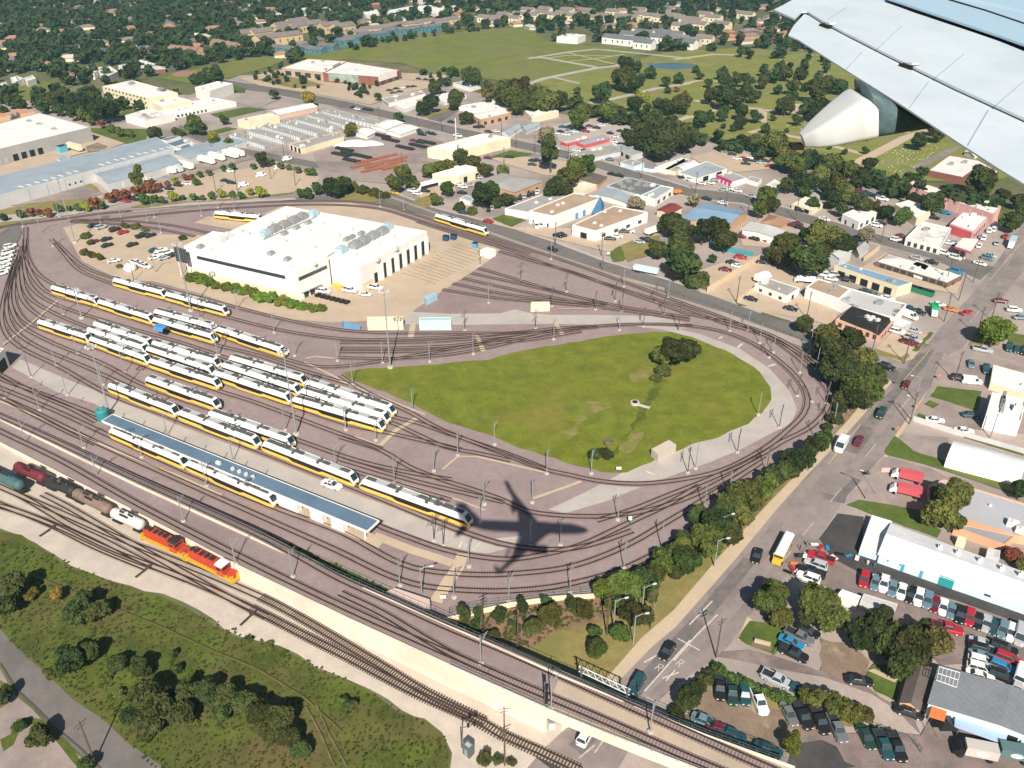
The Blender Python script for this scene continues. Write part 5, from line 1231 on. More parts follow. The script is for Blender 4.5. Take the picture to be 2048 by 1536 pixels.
bldg('cream_shop', 'cream-walled shop with a ribbed white roof beside the round tree', 'shop', 3, '1292,1195 1372,1172 1515,1225 1420,1278', 48, w_cream, r_white, par=.2, units=(('roof_unit', '1400,1215', (2, 2), 1, m_hvacw),))
bldg('white_shop', 'white painted shop with a dark pattern on its street wall', 'shop', 3, '985,1255 1092,1212 1188,1245 1082,1300', 48, w_white, r_white, par=.3, feats=(('R', 'window', 3, .6, 2.6, .45, m_win), ('L', 'door', 2, .1, 2.2, .2, m_dark)))
bldg('carport_house', 'cream low house with a flat pale roof and carport among the trees', 'house', 3, '690,1195 770,1150 880,1190 810,1235', 22, w_cream, r_cream, par=.1, feats=(('L', 'opening', 2, .1, 2., .5, m_dark),))
bldg('house', 'tan hip-roofed house just above the cream carport house', 'house', 3, '780,1135 830,1108 870,1130 842,1165', 20, w_cream, r_grey, gable=1.3, hip=True)
bldg('workshop', 'tan-walled workshop with a sky blue gabled roof', 'workshop', 3, '45,1280 325,1312 430,1245 205,1190', 50, w_tan, r_blue, gable=1.8, over=.3)
bldg('house', 'house with a clay red hip roof beside the white ribbed shed', 'house', 3, '510,1302 560,1256 680,1288 620,1325', 25, w_tan, r_clay, gable=1.6, hip=True)
bldg('ribbed_shed', 'long white shed with a grey ribbed roof below the clay-roofed house', 'shed', 3, '400,1345 448,1300 650,1352 592,1390', 42, w_white, wm('pale_ribbed_roof', (.55, .54, .52)), gable=.8, feats=((3, W1, 1, 1.2, 1.8, .1, m_dark),))
bldg('magenta_shop', 'small grey-roofed shop with a bright magenta front', 'shop', 3, '245,1028 332,1005 425,1042 340,1068', 30, w_white, r_grey, par=.2, feats=(('L', 'fascia', 1, 2.2, 3.6, 1, m_mag, .02, .98, .3), ('L', W1, 4, .2, 1.9, .5, m_mag)))
bldg('grey_workshop', 'grey-roofed workshop on the avenue left of the magenta shop', 'workshop', 3, '25,1010 190,945 310,990 140,1045', 30, w_white, r_lgrey, par=.2, units=(('roof_unit', '180,985', (2, 2), 1., m_hvac),), feats=(('R', 'bay_door', 2, .1, 2.8, .4, m_dark),))
bldg('grey_workshop', 'cream narrow workshop at the left of the avenue sheds', 'workshop', 3, '-60,990 60,925 120,945 10,1005', 22, w_cream, r_grey, par=.1)
bldg('shelter', 'small flat white canopy on the avenue corner', 'canopy', 3, '425,1050 450,1030 515,1048 490,1070', 16, w_white, r_grey, par=.05)
bldg('shelter', 'white shop with a curved sign front between avenue trees', 'shop', 3, '535,1085 590,1050 625,1070 575,1110', 25, w_white, r_white2, par=.1)
# ------------------------------------------------------------------ middle blocks
bldg('warehouse', 'cream tilt-up warehouse with a broad pale roof', 'warehouse', 2, '510,868 838,783 998,808 660,890', 58, w_cream, r_white, par=.3, units=(('roof_unit', '880,800', (3, 2), 1.2, m_hvac),), feats=(('L', 'dock_door', 3, .2, 3.4, .5, m_door),))
bldg('yellow_shop', 'yellow-walled workshop with a white roof beside the tall pole', 'workshop', 2, '540,1018 735,965 842,990 692,1035', 45, w_cream, r_white, par=.2, feats=(('R', 'door', 2, .1, 3.2, .3, m_dark),))
bldg('brick_building', 'orange brick building with a wide grey hip roof', 'building', 2, '800,1070 950,1012 1182,1060 1022,1125', 50, w_tan, r_grey, gable=1.2, hip=True, feats=(('R', W1, 3, .6, 2.4, .25, m_win),))
bldg('carport', 'white open-sided carport beside the yellow workshop', 'carport', 2, '432,1078 560,1045 592,1060 455,1095', 22, w_white, r_white, par=.05, feats=(('L', 'opening', 4, .1, 2., .8, m_dark), ('R', 'opening', 1, .1, 2., .8, m_dark)))
bldg('flat_workshop', 'white-walled workshop under a long grey gravel roof', 'workshop', 2, '965,1222 1232,1120 1352,1142 1105,1245', 38, w_white, r_grey, par=.3, units=(('roof_unit', '1150,1185 1230,1165', (1.5, 1.5), .8, m_hvacw),))
bldg('tan_workshop', 'white workshop with a tan gravel roof and blue doors, left of the blue sail', 'workshop', 2, '1105,1238 1368,1132 1535,1158 1245,1268', 68, w_white, r_tan, par=.4, units=(('roof_unit', '1395,1150 1440,1150', (2.6, 2), 1.0, m_hvac), ('roof_vent', '1275,1200 1305,1190 1240,1240', (1.4, 1.4), .8, m_hvacw)), feats=(('R', 'door', 2, .1, 3., .4, m_bluepan, .4, .7), ('L', 'door', 3, .1, 2., .2, m_dark)))
bldg('tan_workshop', 'white workshop with a tan gravel roof and dark street door, right of the blue sail', 'workshop', 2, '1360,1320 1600,1207 1802,1245 1495,1355', 60, w_white, r_tan, par=.4, units=(('roof_unit', '1490,1305 1530,1320 1640,1235 1550,1240', (1.4, 1.4), .7, m_hvacw),), feats=(('R', W1, 4, 1., 2.6, .3, m_win), ('L', 'entrance_door', 1, .1, 3., .3, m_dark)))
t = thing('shade_sail', 'bright blue slanting sail stretched between the two tan-roofed workshops', 'shade sail', G(px(2, 1500, 1250))); A4 = [G(px(2, 1470, 1250), 2), G(px(2, 1535, 1255), 2), G(px(2, 1548, 1200), 4), G(px(2, 1522, 1148), 9)]; w = MB(); q = [(p[0] - t.location[0], p[1] - t.location[1], p[2]) for p in A4]; w.loft([q, [(a, b_, z + .12) for a, b_, z in q]]); w.build('canvas', wm('strong_blue', (.06, .15, .27)), t); w = MB(); [w.box((p[0], p[1], 0), (.2, .2, p[2])) for p in q]; w.build('posts', m_pole, t)
bldg('plant_building', 'dark grey roofed plant crowded with round roof vents', 'plant', 2, '1560,1090 1690,1040 1900,1090 1760,1145', 30, w_lgrey, wm('charcoal_roof', (.17, .17, .175), var=.2), par=.3, units=(('roof_fan', '1640,1075 1690,1060 1740,1080 1790,1085 1700,1105 1760,1060 1660,1095', (2.4, 2.4), 1.2, m_hvac), ('roof_unit', '1830,1085', (3, 2), 1.2, m_hvacw)))
bldg('plant_office', 'white office block right of the vent-crowded plant', 'office', 2, '1762,1145 1880,1088 1952,1100 1845,1168', 42, w_white, r_lgrey, par=.3, feats=(('R', W1, 3, .5, 2.4, .4, m_win),))
bldg('pale_shed', 'white shed with a pale grey metal roof between plant and tan workshop', 'shed', 2, '1490,1135 1560,1092 1712,1150 1690,1195', 25, w_white, r_lgrey, gable=.8)
bldg('silo_block', 'white box with a round tank at the foot of the plant', 'building', 2, '1712,1150 1740,1135 1770,1150 1745,1170', 38, w_white, r_white, par=.1)
bldg('small_shop', 'white shop with a maroon shed roof behind the right tan workshop', 'shop', 2, '1855,1228 1928,1190 2000,1215 1925,1255', 35, w_cream, r_red, gable=.9)
bldg('house', 'dark brown hip-roofed house beside the avenue', 'house', 2, '1400,1045 1450,1008 1562,1035 1510,1075', 28, w_tan, r_brown, gable=1.8, hip=True)
bldg('flat_shed', 'cream flat shed below the dark brown house', 'shed', 2, '1345,1095 1420,1062 1502,1082 1432,1120', 18, w_cream, r_cream, par=.1)
bldg('avenue_shop', 'long white flat-roofed shop on the avenue corner', 'shop', 2, '695,622 922,585 1062,607 880,655', 24, w_white, r_white, par=.3)
bldg('avenue_shop', 'white roofed shop with tan columned walls facing the avenue', 'shop', 2, '760,672 940,642 1000,660 822,702', 38, w_tan, r_white, par=.3, feats=(('L', 'window', 3, .3, 2.6, .4, m_win), ('R', 'window', 4, .3, 2.6, .4, m_win)))
bldg('avenue_hall', 'cream hall with a wide white roof at the hedge end', 'hall', 2, '1052,620 1140,612 1280,650 1122,690', 35, w_cream, r_white, par=.2)
bldg('cottage', 'small white gabled cottage on the avenue', 'house', 2, '940,765 1022,728 1062,745 992,790', 22, w_white, r_lgrey, gable=1.4)
bldg('cottage', 'grey-roofed cottage just right of the white gabled one', 'house', 2, '1050,738 1130,715 1172,732 1090,768', 20, w_lgrey, r_lgrey, gable=1.2)
bldg('grey_shed', 'long grey-roofed garage row beside the avenue, left half', 'garage', 2, '1340,902 1592,842 1690,880 1410,940', 22, w_lgrey, r_grey, par=.15, feats=(('L', 'bay_door', 5, .1, 2.4, .5, m_dark),))
bldg('grey_shed', 'greenish-grey metal garage beside the green skip', 'garage', 2, '1592,852 1732,838 1822,880 1705,912', 30, w_lgrey, wm('dull_green_roof', (.34, .38, .36)), par=.15, feats=(('L', 'bay_door', 3, .1, 2.4, .6, m_dark),))
bldg('red_carport', 'long red-edged carport roof among the sale cars', 'carport', 2, '1290,828 1420,800 1452,812 1325,842', 14, w_red, r_stain, par=.1)
bldg('red_carport', 'grey carport roof with a red front in the car yard', 'carport', 2, '1385,835 1540,790 1580,812 1430,850', 14, w_red, r_lgrey, par=.1)
bldg('white_pavilion', 'white metal workshop below the avenue fence on the far right', 'workshop', 2, '1840,980 2000,925 2048,940 1910,1000', 18, w_white, r_white, par=.1)
bldg('white_house', 'white house right of the white metal workshop', 'house', 2, '1960,975 2040,940 2100,960 2020,1005', 20, w_white, r_white2, gable=1.)
bldg('shed', 'grey long fence-side shed below the greenish garage', 'shed', 2, '1640,950 1700,930 1780,955 1720,975', 14, w_lblue, r_grey, par=.1)
bldg('far_shop', 'white and grey shop by the field edge', 'shop', 2, '660,485 742,470 832,495 760,515', 22, w_white, r_lgrey, par=.2)
bldg('far_shop', 'grey low strip beside the shopping centre drive', 'shop', 2, '245,578 480,530 498,550 285,605', 22, w_white, r_grey, par=.2, feats=(('L', 'window', 5, .4, 2.4, .6, m_win),))
bldg('far_shop', 'white square shop below the grey strip', 'shop', 2, '320,610 430,585 472,605 378,640', 20, w_white, r_white, par=.2)
bldg('far_shop', 'white shed at the field corner beside yellow crane mast', 'shed', 2, '550,560 690,535 740,560 610,600', 18, w_white, r_white2, par=.2)
bldg('twin_barn', 'left white arched barn near the pipe yard', 'barn', 2, '190,735 280,702 372,718 270,758', 22, w_white, r_white, gable=.8)
bldg('twin_barn', 'right white arched barn near the pipe yard', 'barn', 2, '270,765 362,728 462,748 352,788', 22, w_white, r_white, gable=.8)
bldg('twin_barn', 'small white barn at the left of the arched pair', 'barn', 2, '90,775 130,748 212,770 160,798', 22, w_white, r_white, gable=.8)
bldg('corner_cabin', 'light blue hut in the tree clump by the side street bend', 'hut', 2, '1755,75 1790,50 0,0' if False else '700,1160 735,1140 790,1160 760,1180', 14, w_white, r_lgrey, par=.1)
# ------------------------------------------------------------------ left blocks
bldg('distribution_warehouse', 'enormous white-roofed warehouse with grey walls and dock doors', 'warehouse', 0, '-160,338 -160,290 78,226.4 181,255.5', 31, w_grey, r_white, par=.5, units=(('roof_vent', '58,242 78,248 108,258', (3, 3), .8, m_hvac),),
     feats=((3, 'dock_door', 8, .3, 3.6, .45, wm('pale_dock_door', (.52, .50, .49)), .53, .86), (3, 'dock_door', 4, .3, 4.2, .62, m_dark, .32, .52)))
bldg('brick_warehouse', 'low orange flat-roofed warehouse behind the enormous white one', 'warehouse', 0, '-160,262 -60,228 52,218 70,224', 8, w_peach, wm('orange_roof', (.55, .30, .18)), par=.2, units=(('roof_unit', '22,232 32,229', (4, 3), 1.5, m_hvac),))
ra = corrugated('shed_metal_roof', (.36, .41, .46), 1.4, .55)
for tx, s, d, g in (('longest grey metal shed, running from the left edge to the blue sheds', '-300,1060 105,945 1780,492 1605,378 -300,850', 70, 0), ('lower grey shed with white doors in front of the longest shed', '1100,856 1845,640 1722,553 955,745', 88, 1.2), ('right grey shed beside the white lorry trailers', '1935,606 2520,420 2230,392 1725,545', 60, 1.0)):
    if g: r_ = bldg('metal_shed', tx, 'shed', 'W', s, d, w_lgrey, ra, gable=g, over=.2, feats=(('R', 'door', 3, .1, 3.2, .1, m_door),))
    else: r_ = bldg('metal_shed', tx, 'shed', 'W', s, d, w_lgrey, ra, par=.05, h=7.0, feats=((1, 'downpipe', 9, .1, 6, .02, m_hvac), (1, 'window', 3, 2.2, 3.2, .3, m_dark, .3, .4)), units=(('skylight', '215,885 295,868 380,842 465,820 545,798 620,775 705,748 780,730 1040,660 1110,640 1190,612 1265,600 1345,578 1425,552 1495,540 1575,520 1655,500 1725,485', (1.0, 4.2), .12, m_hvacw),))
bldg('roof_cabin', 'grey boxy lantern standing up from the longest shed roof', 'roof cabin', 'W', '580,600 650,560 730,590 640,640', 60, w_lgrey, ra, par=.1)
for i, s in enumerate(('1640,405 1790,368 1850,372 1700,420', '1700,450 1870,395 1970,425 1790,478', '1800,490 1960,440 2060,455 1900,510')): bldg('blue_shed', ('left', 'middle', 'right')[i] + ' one of three slate blue canopies behind the grey sheds', 'canopy', 'W', s, 22, w_white, r_blue2, par=.1)
sc = ('school', 'school')
bldg('school_wing', 'three-storey white classroom wing with rows of windows', 'school', 1, '598,508 775,472 1040,545 868,578', 72, w_cream, r_white, par=.4, feats=(('R', 'x', 0, 0, 1, 1, m_win),) if False else (('L', 'window', 12, 1.0, 2.2, .4, m_win), ('L', 'window', 12, 4.4, 5.6, .4, m_win), ('L', 'window', 12, 7.6, 8.8, .4, m_win)), units=(('roof_unit', '770,490 940,525', (5, 3), 1.8, m_hvac),))
bldg('school_hall', 'cream blank-walled hall joined to the white classroom wing', 'school', 1, '868,592 1005,560 1122,590 945,628', 48, w_cream, r_white, par=.4)
bldg('school_gym', 'tall white gymnasium block at the right of the school', 'school', 1, '1140,515 1272,480 1362,492 1222,540', 58, w_white, r_white, par=.6)
bldg('school_entrance_block', 'low white school entrance block with a stepped front', 'school', 1, '732,678 862,640 1020,668 850,708', 40, w_white, r_white2, par=.4)
bldg('school_link', 'white single-storey link between school entrance and gymnasium', 'school', 1, '940,648 1120,600 1235,572 1382,598 1220,630 1020,668', 26, w_white, r_white, par=.3, feats=(('R', 'window', 8, .5, 2.2, .5, m_win),))
bldg('cream_garage', 'cream windowless garage block beside the storage rows', 'garage', 1, '1388,702 1570,665 1635,680 1452,715', 42, w_cream, r_cream, par=.3)
bldg('pink_warehouse', 'pinkish warehouse with a white gable roof above the storage rows', 'warehouse', 1, '1565,650 1802,604 1856,625 1632,672', 28, wm('rose_wall', (.66, .46, .36)), r_white, gable=1.2)
for i, (a, c) in enumerate((((1340, 790), (1548, 856)), ((1445, 766), (1660, 826)), ((1525, 740), (1755, 806)), ((1630, 718), (1855, 782)), ((1720, 697), (1945, 758)), ((1795, 672), (2022, 736)), ((1880, 652), (2200, 735)))):
    bldg('storage_row', 'low storage unit row with many white roller doors', 'storage building', 1, f'{a[0]},{a[1]} {a[0] + 48},{a[1] - 22} {c[0] + 45},{c[1] - 22} {c[0]},{c[1]}', 22, w_lgrey, r_grey, par=.1, feats=((3, 'roller_door', 14, .1, 2.0, .55, m_dark if False else m_door),) + (((3, 'dark_gap', 14, .1, 2.05, .2, m_bluepan, .075, .995, .1),)), group='storage unit rows')
bldg('storage_office', 'beige flat office at the end of the storage rows', 'office', 1, '1690,845 1990,770 2012,800 1765,872', 30, w_cream, r_grey, par=.2, feats=(('L', 'bay_door', 3, .1, 3., .5, m_dark),))
# shopping centre
bldg('shopping_centre', 'brown-fronted left half of the white-roofed shopping centre', 'shopping centre', 0, '563,137 614,119 694,124 648,146', 14, wm('tan_stone', (.50, .36, .26)), r_white, par=.6, feats=(('R', 'shopfront', 5, .4, 4.2, .5, m_win), ('L', 'shopfront', 4, .4, 4.2, .6, m_win), ('R', 'sign_panel', 1, 5, 8.5, 1, w_white, .35, .7, .8)))
bldg('shopping_centre', 'dark brick right half of the white-roofed shopping centre', 'shopping centre', 0, '646,147 694,124 802,141 756,155', 18, w_brick, r_white, par=.6, feats=(('L', 'mural_panel', 1, 1.5, 7.5, 1, wm('grey_green_panel', (.30, .36, .32), var=.4, sc=.3), .1, .65, .5), ('R', 'shopfront', 3, .4, 3.5, .5, m_win), ('R', 'white_front', 1, 3.6, 9, 1, w_white, .02, .8, .6)))
# ------------------------------------------------------------------ cars and lorries
PAINT = dict(w=('white', (.80, .79, .77)), k=('black', (.018, .018, .02)), s=('silver', (.44, .46, .48)), g=('grey', (.16, .165, .17)), r=('red', (.42, .022, .035)), m=('maroon', (.16, .015, .03)), b=('blue', (.03, .22, .42)), t=('dark teal', (.02, .075, .085)), n=('dark green', (.02, .055, .04)), y=('yellow', (.75, .46, .05)), e=('grey-blue', (.14, .22, .27)), o=('orange', (.70, .22, .05)), c=('cream', (.62, .55, .42)))
m_tyre = mat('tyre_rubber', (.02, .02, .02), var=.1, obj=True)
m_hl = mat('headlamp_glass', (.72, .72, .70), var=.05, rough=.2, obj=True)
m_tl = mat('tail_lamp', (.35, .02, .02), var=.05, rough=.3, obj=True)
m_bed = mat('pickup_bed_liner', (.03, .03, .032), var=.1, obj=True)
def paint(c):
    return mat('paint_' + PAINT[c][0].replace(' ', '_'), PAINT[c][1], var=.03, sc=1., rough=.35, spec=.5, coat=.25, obj=True)
#       length width  hood z  roof z  cabin base x0 x1, roof x0 x1
SHAPE = dict(car=(4.9, 1.86, .88, 1.46, -1.75, 1.15, -1.05, .30), suv=(4.9, 1.95, 1.08, 1.78, -2.25, 1.2, -1.95, .45), pick=(5.7, 2.0, 1.1, 1.85, -.75, 1.35, -.55, .75), van=(5.6, 2.05, 1.15, 2.2, -2.65, 1.9, -2.6, 1.15))
CAR = {}
def hull(x0, x1, w, z0, z1, ins=.10):
    """rounded-plan body block"""
    c = .28
    lo = [(x0 + c, -w), (x1 - c * 1.6, -w), (x1 - .05, -w + c * 1.4), (x1, -w * .45), (x1, w * .45), (x1 - .05, w - c * 1.4), (x1 - c * 1.6, w), (x0 + c, w), (x0, w - c), (x0, -w + c)]
    return [[(x, y, z0) for x, y in lo], [(x, y, z1 - .18) for x, y in lo], [(x * .985, y * (1 - ins), z1) for x, y in lo]]
def car_meshes(kind):
    L_, Wd, hz, rz_, b0, b1, t0, t1 = SHAPE[kind]
    h, w = L_ / 2, Wd / 2
    body, gl, wh, hl, tl, bed = MB(), MB(), MB(), MB(), MB(), MB()
    body.loft(hull(-h, h, w, .28, hz))
    if kind == 'pick':
        bed.box((-h / 2 - .45, 0, hz - .30), (h - .95, Wd - .34, .33))
        for s in (-1, 1): body.box((-h / 2 - .45, s * (w - .09), hz - .1), (h - .7, .15, .26))
        body.box((-h + .1, 0, hz - .1), (.14, Wd - .2, .26))
    base = [(b0, -w * .93), (b1, -w * .9), (b1, w * .9), (b0, w * .93)]
    tops = [(t0, -w * .74), (t1, -w * .72), (t1, w * .72), (t0, w * .74)]
    if kind == 'van': tops = [(t0, -w * .86), (t1, -w * .84), (t1, w * .84), (t0, w * .86)]
    gl.prism(base, hz - .06, rz_ - .06, 0, tops)
    body.prism([(x * 1.02, y * 1.03) for x, y in tops], rz_ - .08, rz_, 0, [(x * .94, y * .9) for x, y in tops])
    for x, y in ((0, 0),):  # pillars
        for (a, c), (d, e) in zip(base, tops): body.tube([(a, c, hz - .08), (d, e, rz_ - .05)], .06, 4)
    if kind in ('suv', 'car'):
        for s in (-1, 1): body.tube([((b0 + b1) / 2 - .2, s * w * .93, hz - .05), ((t0 + t1) / 2 - .1, s * w * .745, rz_ - .04)], .06, 4)
    if kind == 'van':
        for s in (-1, 1): body.prism([(b0, s * w * .955), (b0 + 3.2, s * w * .955), (b0 + 3.2, s * w * .90), (b0, s * w * .90)] if s < 0 else [(b0, w * .90), (b0 + 3.2, w * .90), (b0 + 3.2, w * .955), (b0, w * .955)], hz - .05, rz_ - .06)
    wh.tube([(0, -.11, 0), (0, .11, 0)], .34, 12)
    hl.box((0, 0, 0), (.10, .36, .16)); tl.box((0, 0, 0), (.08, .34, .16))
    r_ = dict(body=body.mesh('body', m_white), glass=gl.mesh('windows', m_win), wheel=wh.mesh('wheel', m_tyre), hl=hl.mesh('headlight', m_hl), tl=tl.mesh('tail_light', m_tl))
    if kind == 'pick': r_['bed'] = bed.mesh('cargo_bed', m_bed)
    return r_
CM = {k: car_meshes(k) for k in SHAPE}
BODY = {}
w = MB(); w.tube([(0, -.04, 0), (0, .04, 0)], .20, 8); RIM = w.mesh('rim', m_lamp)
NAMES = dict(car=('parked_car', 'car'), suv=('parked_car', 'car'), pick=('pickup_truck', 'pickup truck'), van=('van', 'van'))
WORDS = dict(car='saloon car', suv='estate car', pick='pickup truck', van='van')
def body_mesh(kind, c):
    if (kind, c) not in BODY:
        me = CM[kind]['body'].copy(); me.materials.clear(); me.materials.append(paint(c)); BODY[(kind, c)] = me
    return BODY[(kind, c)]
NCAR = [0]
def car(kind, c, P, ang, where, group, sc=1.13, small=False, moving=False):
    nm, ct = NAMES[kind]
    r_ = thing(nm if not moving else ('car' if nm == 'parked_car' else nm), PAINT[c][0] + ' ' + WORDS[kind] + ' ' + where, ct, P, ang, group)
    r_.scale = (sc, sc, sc)
    L_, Wd, hz, rz_ = SHAPE[kind][:4]
    NCAR[0] += 1
    inst('body', body_mesh(kind, c), r_)
    inst('windows', CM[kind]['glass'], r_)
    if 'bed' in CM[kind]: inst('cargo_bed', CM[kind]['bed'], r_)
    for sx in (-1, 1):
        for sy in (-1, 1):
            wo = inst('wheel', CM[kind]['wheel'], r_, (sx * L_ * .30, sy * (Wd / 2 - .1), .34))
            if not small: inst('rim', RIM, wo, (0, sy * .09, 0))
    if not small:
        for sy in (-1, 1):
            inst('headlight', CM[kind]['hl'], r_, (L_ / 2 - .03, sy * (Wd / 2 - .5), hz - .42))
            inst('tail_light', CM[kind]['tl'], r_, (-L_ / 2 + .02, sy * (Wd / 2 - .45), hz - .36))
    return r_
KINDL = dict(c='car', u='suv', p='pick', v='van')
def cars(k, d, s, where, group=None, small=False, moving=False, zf=0, sc=1.13):
    """items x,y,PK  (P paint, K kind); d = direction of travel on the sheet"""
    for wd in s.split():
        a = wd.split(',')
        p = px(k, float(a[0]), float(a[1])); code = a[2]
        dd = d if len(a) < 5 else (float(a[3]), float(a[4]))
        q = G(p, .5)
        car(KINDL[code[1]], code[0], (q[0], q[1], .22), heading(p, *[v * ORG[k][2] for v in dd]) + random.uniform(-.03, .03), where, group or ('cars ' + where), sc, small, moving)
cars(9, (-.2, 1), '1110,440,ru 1175,455,ec 1225,467,wu 1275,490,ec 1330,508,wc 1383,530,kc 1430,545,wu 1480,563,eu 1522,583,mc 1573,600,wc 1622,620,ec 1672,648,ku 1725,662,ru 1775,682,kc 1825,696,sc 1870,715,tc 1920,735,eu 1970,752,wu 2022,770,sv', 'in the long row facing the pale blue workshop')
cars(9, (-1, -.35), '858,312,rp 828,352,su 803,396,kp 785,430,wu', 'in the short row of four behind the school bus')
cars(9, (1, .3), '1803,812,sc 1803,850,ku 1800,888,ec 1798,922,wu 1792,962,wu 1788,1003,wc', 'in the left column of the crowded gravel lot')
cars(9, (1, .4), '1925,842,ku 1950,905,ru 1920,955,bu 1912,1005,ku', 'in the right column of the crowded gravel lot')
cars(9, (.25, -1), '2028,990,wv 2005,1062,sc', 'at the right edge of the crowded gravel lot')
cars(9, (1, .25), '1595,725,rp', 'half under the trees by the gravel lot')
cars(9, (1, .5), '782,738,kc 732,775,gp 685,806,bc 697,872,kp', 'on the pad beside the small driveway lawn')
cars(9, (1, .12), '1080,1030,kc', 'driving up the curved driveway', moving=True)
cars(9, (1, .3), '1375,1215,kc', 'beside the brown-roofed building')
cars(9, (.1, 1), '265,1072,kp 337,1100,np 412,1112,tu', 'along the cypress hedge of the dirt lot')
cars(9, (.45, 1), '497,1153,wp', 'standing in the middle of the dirt lot')
cars(9, (.5, 1), '672,1225,gc 750,1237,kp 848,1265,kp 952,1312,gp 1122,1360,nc 1222,1410,tp 1298,1420,kp', 'in the slanted row below the vine bank')
cars(9, (1, .5), '600,1026,sp 715,1080,tc', 'in the shade of the driveway hedge')
cars(9, (1, .4), '180,1265,ec 268,1315,mc 340,1345,tc 550,1435,tc', 'in the shade behind the bridge rail')
cars(9, (-.35, 1), '485,300,kc', 'on the street ahead of the school bus', moving=True)
cars(8, (-.6, 1), '1915,857,kc', 'on the street approaching the painted crossing letters', moving=True)
cars(8, (-.6, 1), '1735,1052,tu', 'on the street entering the bridge shadow', moving=True)
cars(8, (.55, -1), '1440,1348,wu', 'coming out from under the railway bridge', moving=True)
cars(6, (-.55, 1), '975,1152,wv', 'on the street beside the hedge', moving=True, sc=1.3)
cars(6, (.55, -1), '1080,1122,mc', 'just right of the white street van', moving=True)
cars(6, (-.55, 1), '1210,963,nu', 'on the middle of the street', moving=True, sc=1.2)
cars(6, (-.5, 1), '1357,792,mc', 'near the side street mouth', moving=True)
cars(6, (1, -.3), '1710,370,rc', 'turning toward the junction', moving=True)
cars(6, (1, .35), '1245,690,ku', 'waiting at the side street mouth', moving=True)
cars(6, (1, .25), '450,290,kc 682,347,kc', 'on the lot below the small white office')
cars(6, (.05, 1), '1738,670,ec 1825,705,tu', 'on the pink lot by the sloped-roof warehouse')
cars(6, (1, .1), '1665,755,ku 1740,775,wv', 'beside the green verge corner')
cars(6, (1, .1), '1525,1000,wc 1735,970,tc 1695,1062,wc', 'near the fenced strip left of the slotted office')
cars(6, (1, .3), '1305,482,wu 1405,475,sc 1397,525,sp 1378,548,mp', 'on the lot of the black-roofed restaurant')
cars(6, (1, .4), '1380,392,wv 1435,365,kc 1382,347,tc', 'behind the restaurant wing')
cars(6, (1, .1), '1990,355,wu 1910,302,mc 2030,400,ec', 'on the lot right of the street junction')
cars(6, (1, .2), '1805,588,sp', 'turning in beside the yellow tree', moving=True)
cars(6, (-.1, 1), '1960,577,tu 2005,585,tc 2045,597,ku', 'in a row beside the yellow tree')
cars(6, (1, .15), '390,47,ru 340,77,kc 372,97,wc 300,118,mc 590,68,kc 520,75,kc', 'in the walled sandy yard')
cars(6, (1, .15), '945,148,su 1000,176,kp 920,172,wc 885,150,wp 1215,88,wu', 'in front of the blue-roofed repair bays')
cars(6, (1, .25), '1450,168,wp 1652,130,bp 1600,190,mc', 'on the court of the shop strip')
cars(6, (1, .3), '1510,75,kc 1420,50,sc', 'on the avenue near the junction', moving=True)
cars(6, (1, .3), '1580,22,wu 1645,48,wu 1790,82,wc 1835,52,eu 1850,35,sc', 'around the fuel canopy corner')
cars(6, (1, .2), '1250,285,wc 1120,245,kc 1150,255,tc 1545,322,wc 1620,350,oc', 'in the cluttered alley behind the white shop')
cars(1, (1, -.3), '545,1322,kc 592,1333,su 672,1347,ku 720,1362,rc 832,1382,kp 880,1380,kc 622,1402,kc 543,1417,mc 627,1438,kc 774,1434,kc', 'on the open shop car park', small=True)
cars(1, (1, -.25), '945,1465,wc 905,1467,tc 982,1480,wu 935,1490,wu 1015,1495,kc 905,1510,wc 960,1512,sc', 'in the tight group by the dark glass screen', small=True)
cars(4, (1, -.15), '668,66,wc', 'alone beside the hedge of the shop car park', small=True)
cars(4, (1, .25), '800,78,wp 828,88,wp 850,98,wp', 'beside the white domed tank', small=True)
cars(4, (1, -.25), '48,15,wu 42,42,wu 34,68,wu 28,92,wc 22,118,wc 12,140,wu', 'in the column at the left yard edge', small=True)
cars(1, (1, -.25), '62,1445,wu 50,1478,wu', 'at the top of the left edge column', small=True)
cars('M', (1, .15), '1170,735,wu 1365,728,wp 1560,708,wp 1480,757,wc', 'outside the shop office wing')
cars('B', (1, .32), '1420,1110,wc', 'with a police light bar on the pale apron', sc=1.3)
cars(1, (1, .1), '1318,1060,kc 1355,1072,kc 1043,1087,kc 1095,1076,wc 992,1107,kc 1345,1002,wc 885,1055,wc 735,1178,rc 782,1168,kc 1150,1162,kc 955,1185,kc', 'in the tan staff car park', small=True)
cars(1, (1, -.2), '1528,1028,wv 1425,1086,wv 1635,985,wv 1680,935,wv', 'in the upper tan car park', small=True)
cars(2, (.3, -1), '870,1228,kc 890,1218,sc 912,1208,kc 935,1198,kc 958,1190,wc 980,1185,wc 1005,1178,kc 1030,1168,tc 1055,1160,kc 1080,1150,sc 1105,1142,kc 1130,1134,kc 1155,1126,wc', 'in the row below the brick hip-roofed building', small=True)
cars(2, (.4, 1), '1148,1325,wp 1176,1320,wc', 'at the front of the left tan workshop', small=True)
cars(2, (1, .15), '868,1298,rc 720,1245,tc 690,1225,kc', 'on the corner lot by the side street', small=True)
cars(2, (1, .3), '1275,1382,kc 1300,1376,kc', 'between the two tan workshops', small=True)
cars(2, (1, .05), '1580,1400,kc 1622,1386,wc 1692,1356,wc 1662,1356,kc 1625,1355,nc', 'along the right tan workshop', small=True)
cars(2, (1, .15), '1752,1418,sc 1792,1410,kp', 'near the white boat trailer', small=True)
cars(2, (1, .35), '1245,1460,kc', 'driving along the side street', small=True, moving=True)
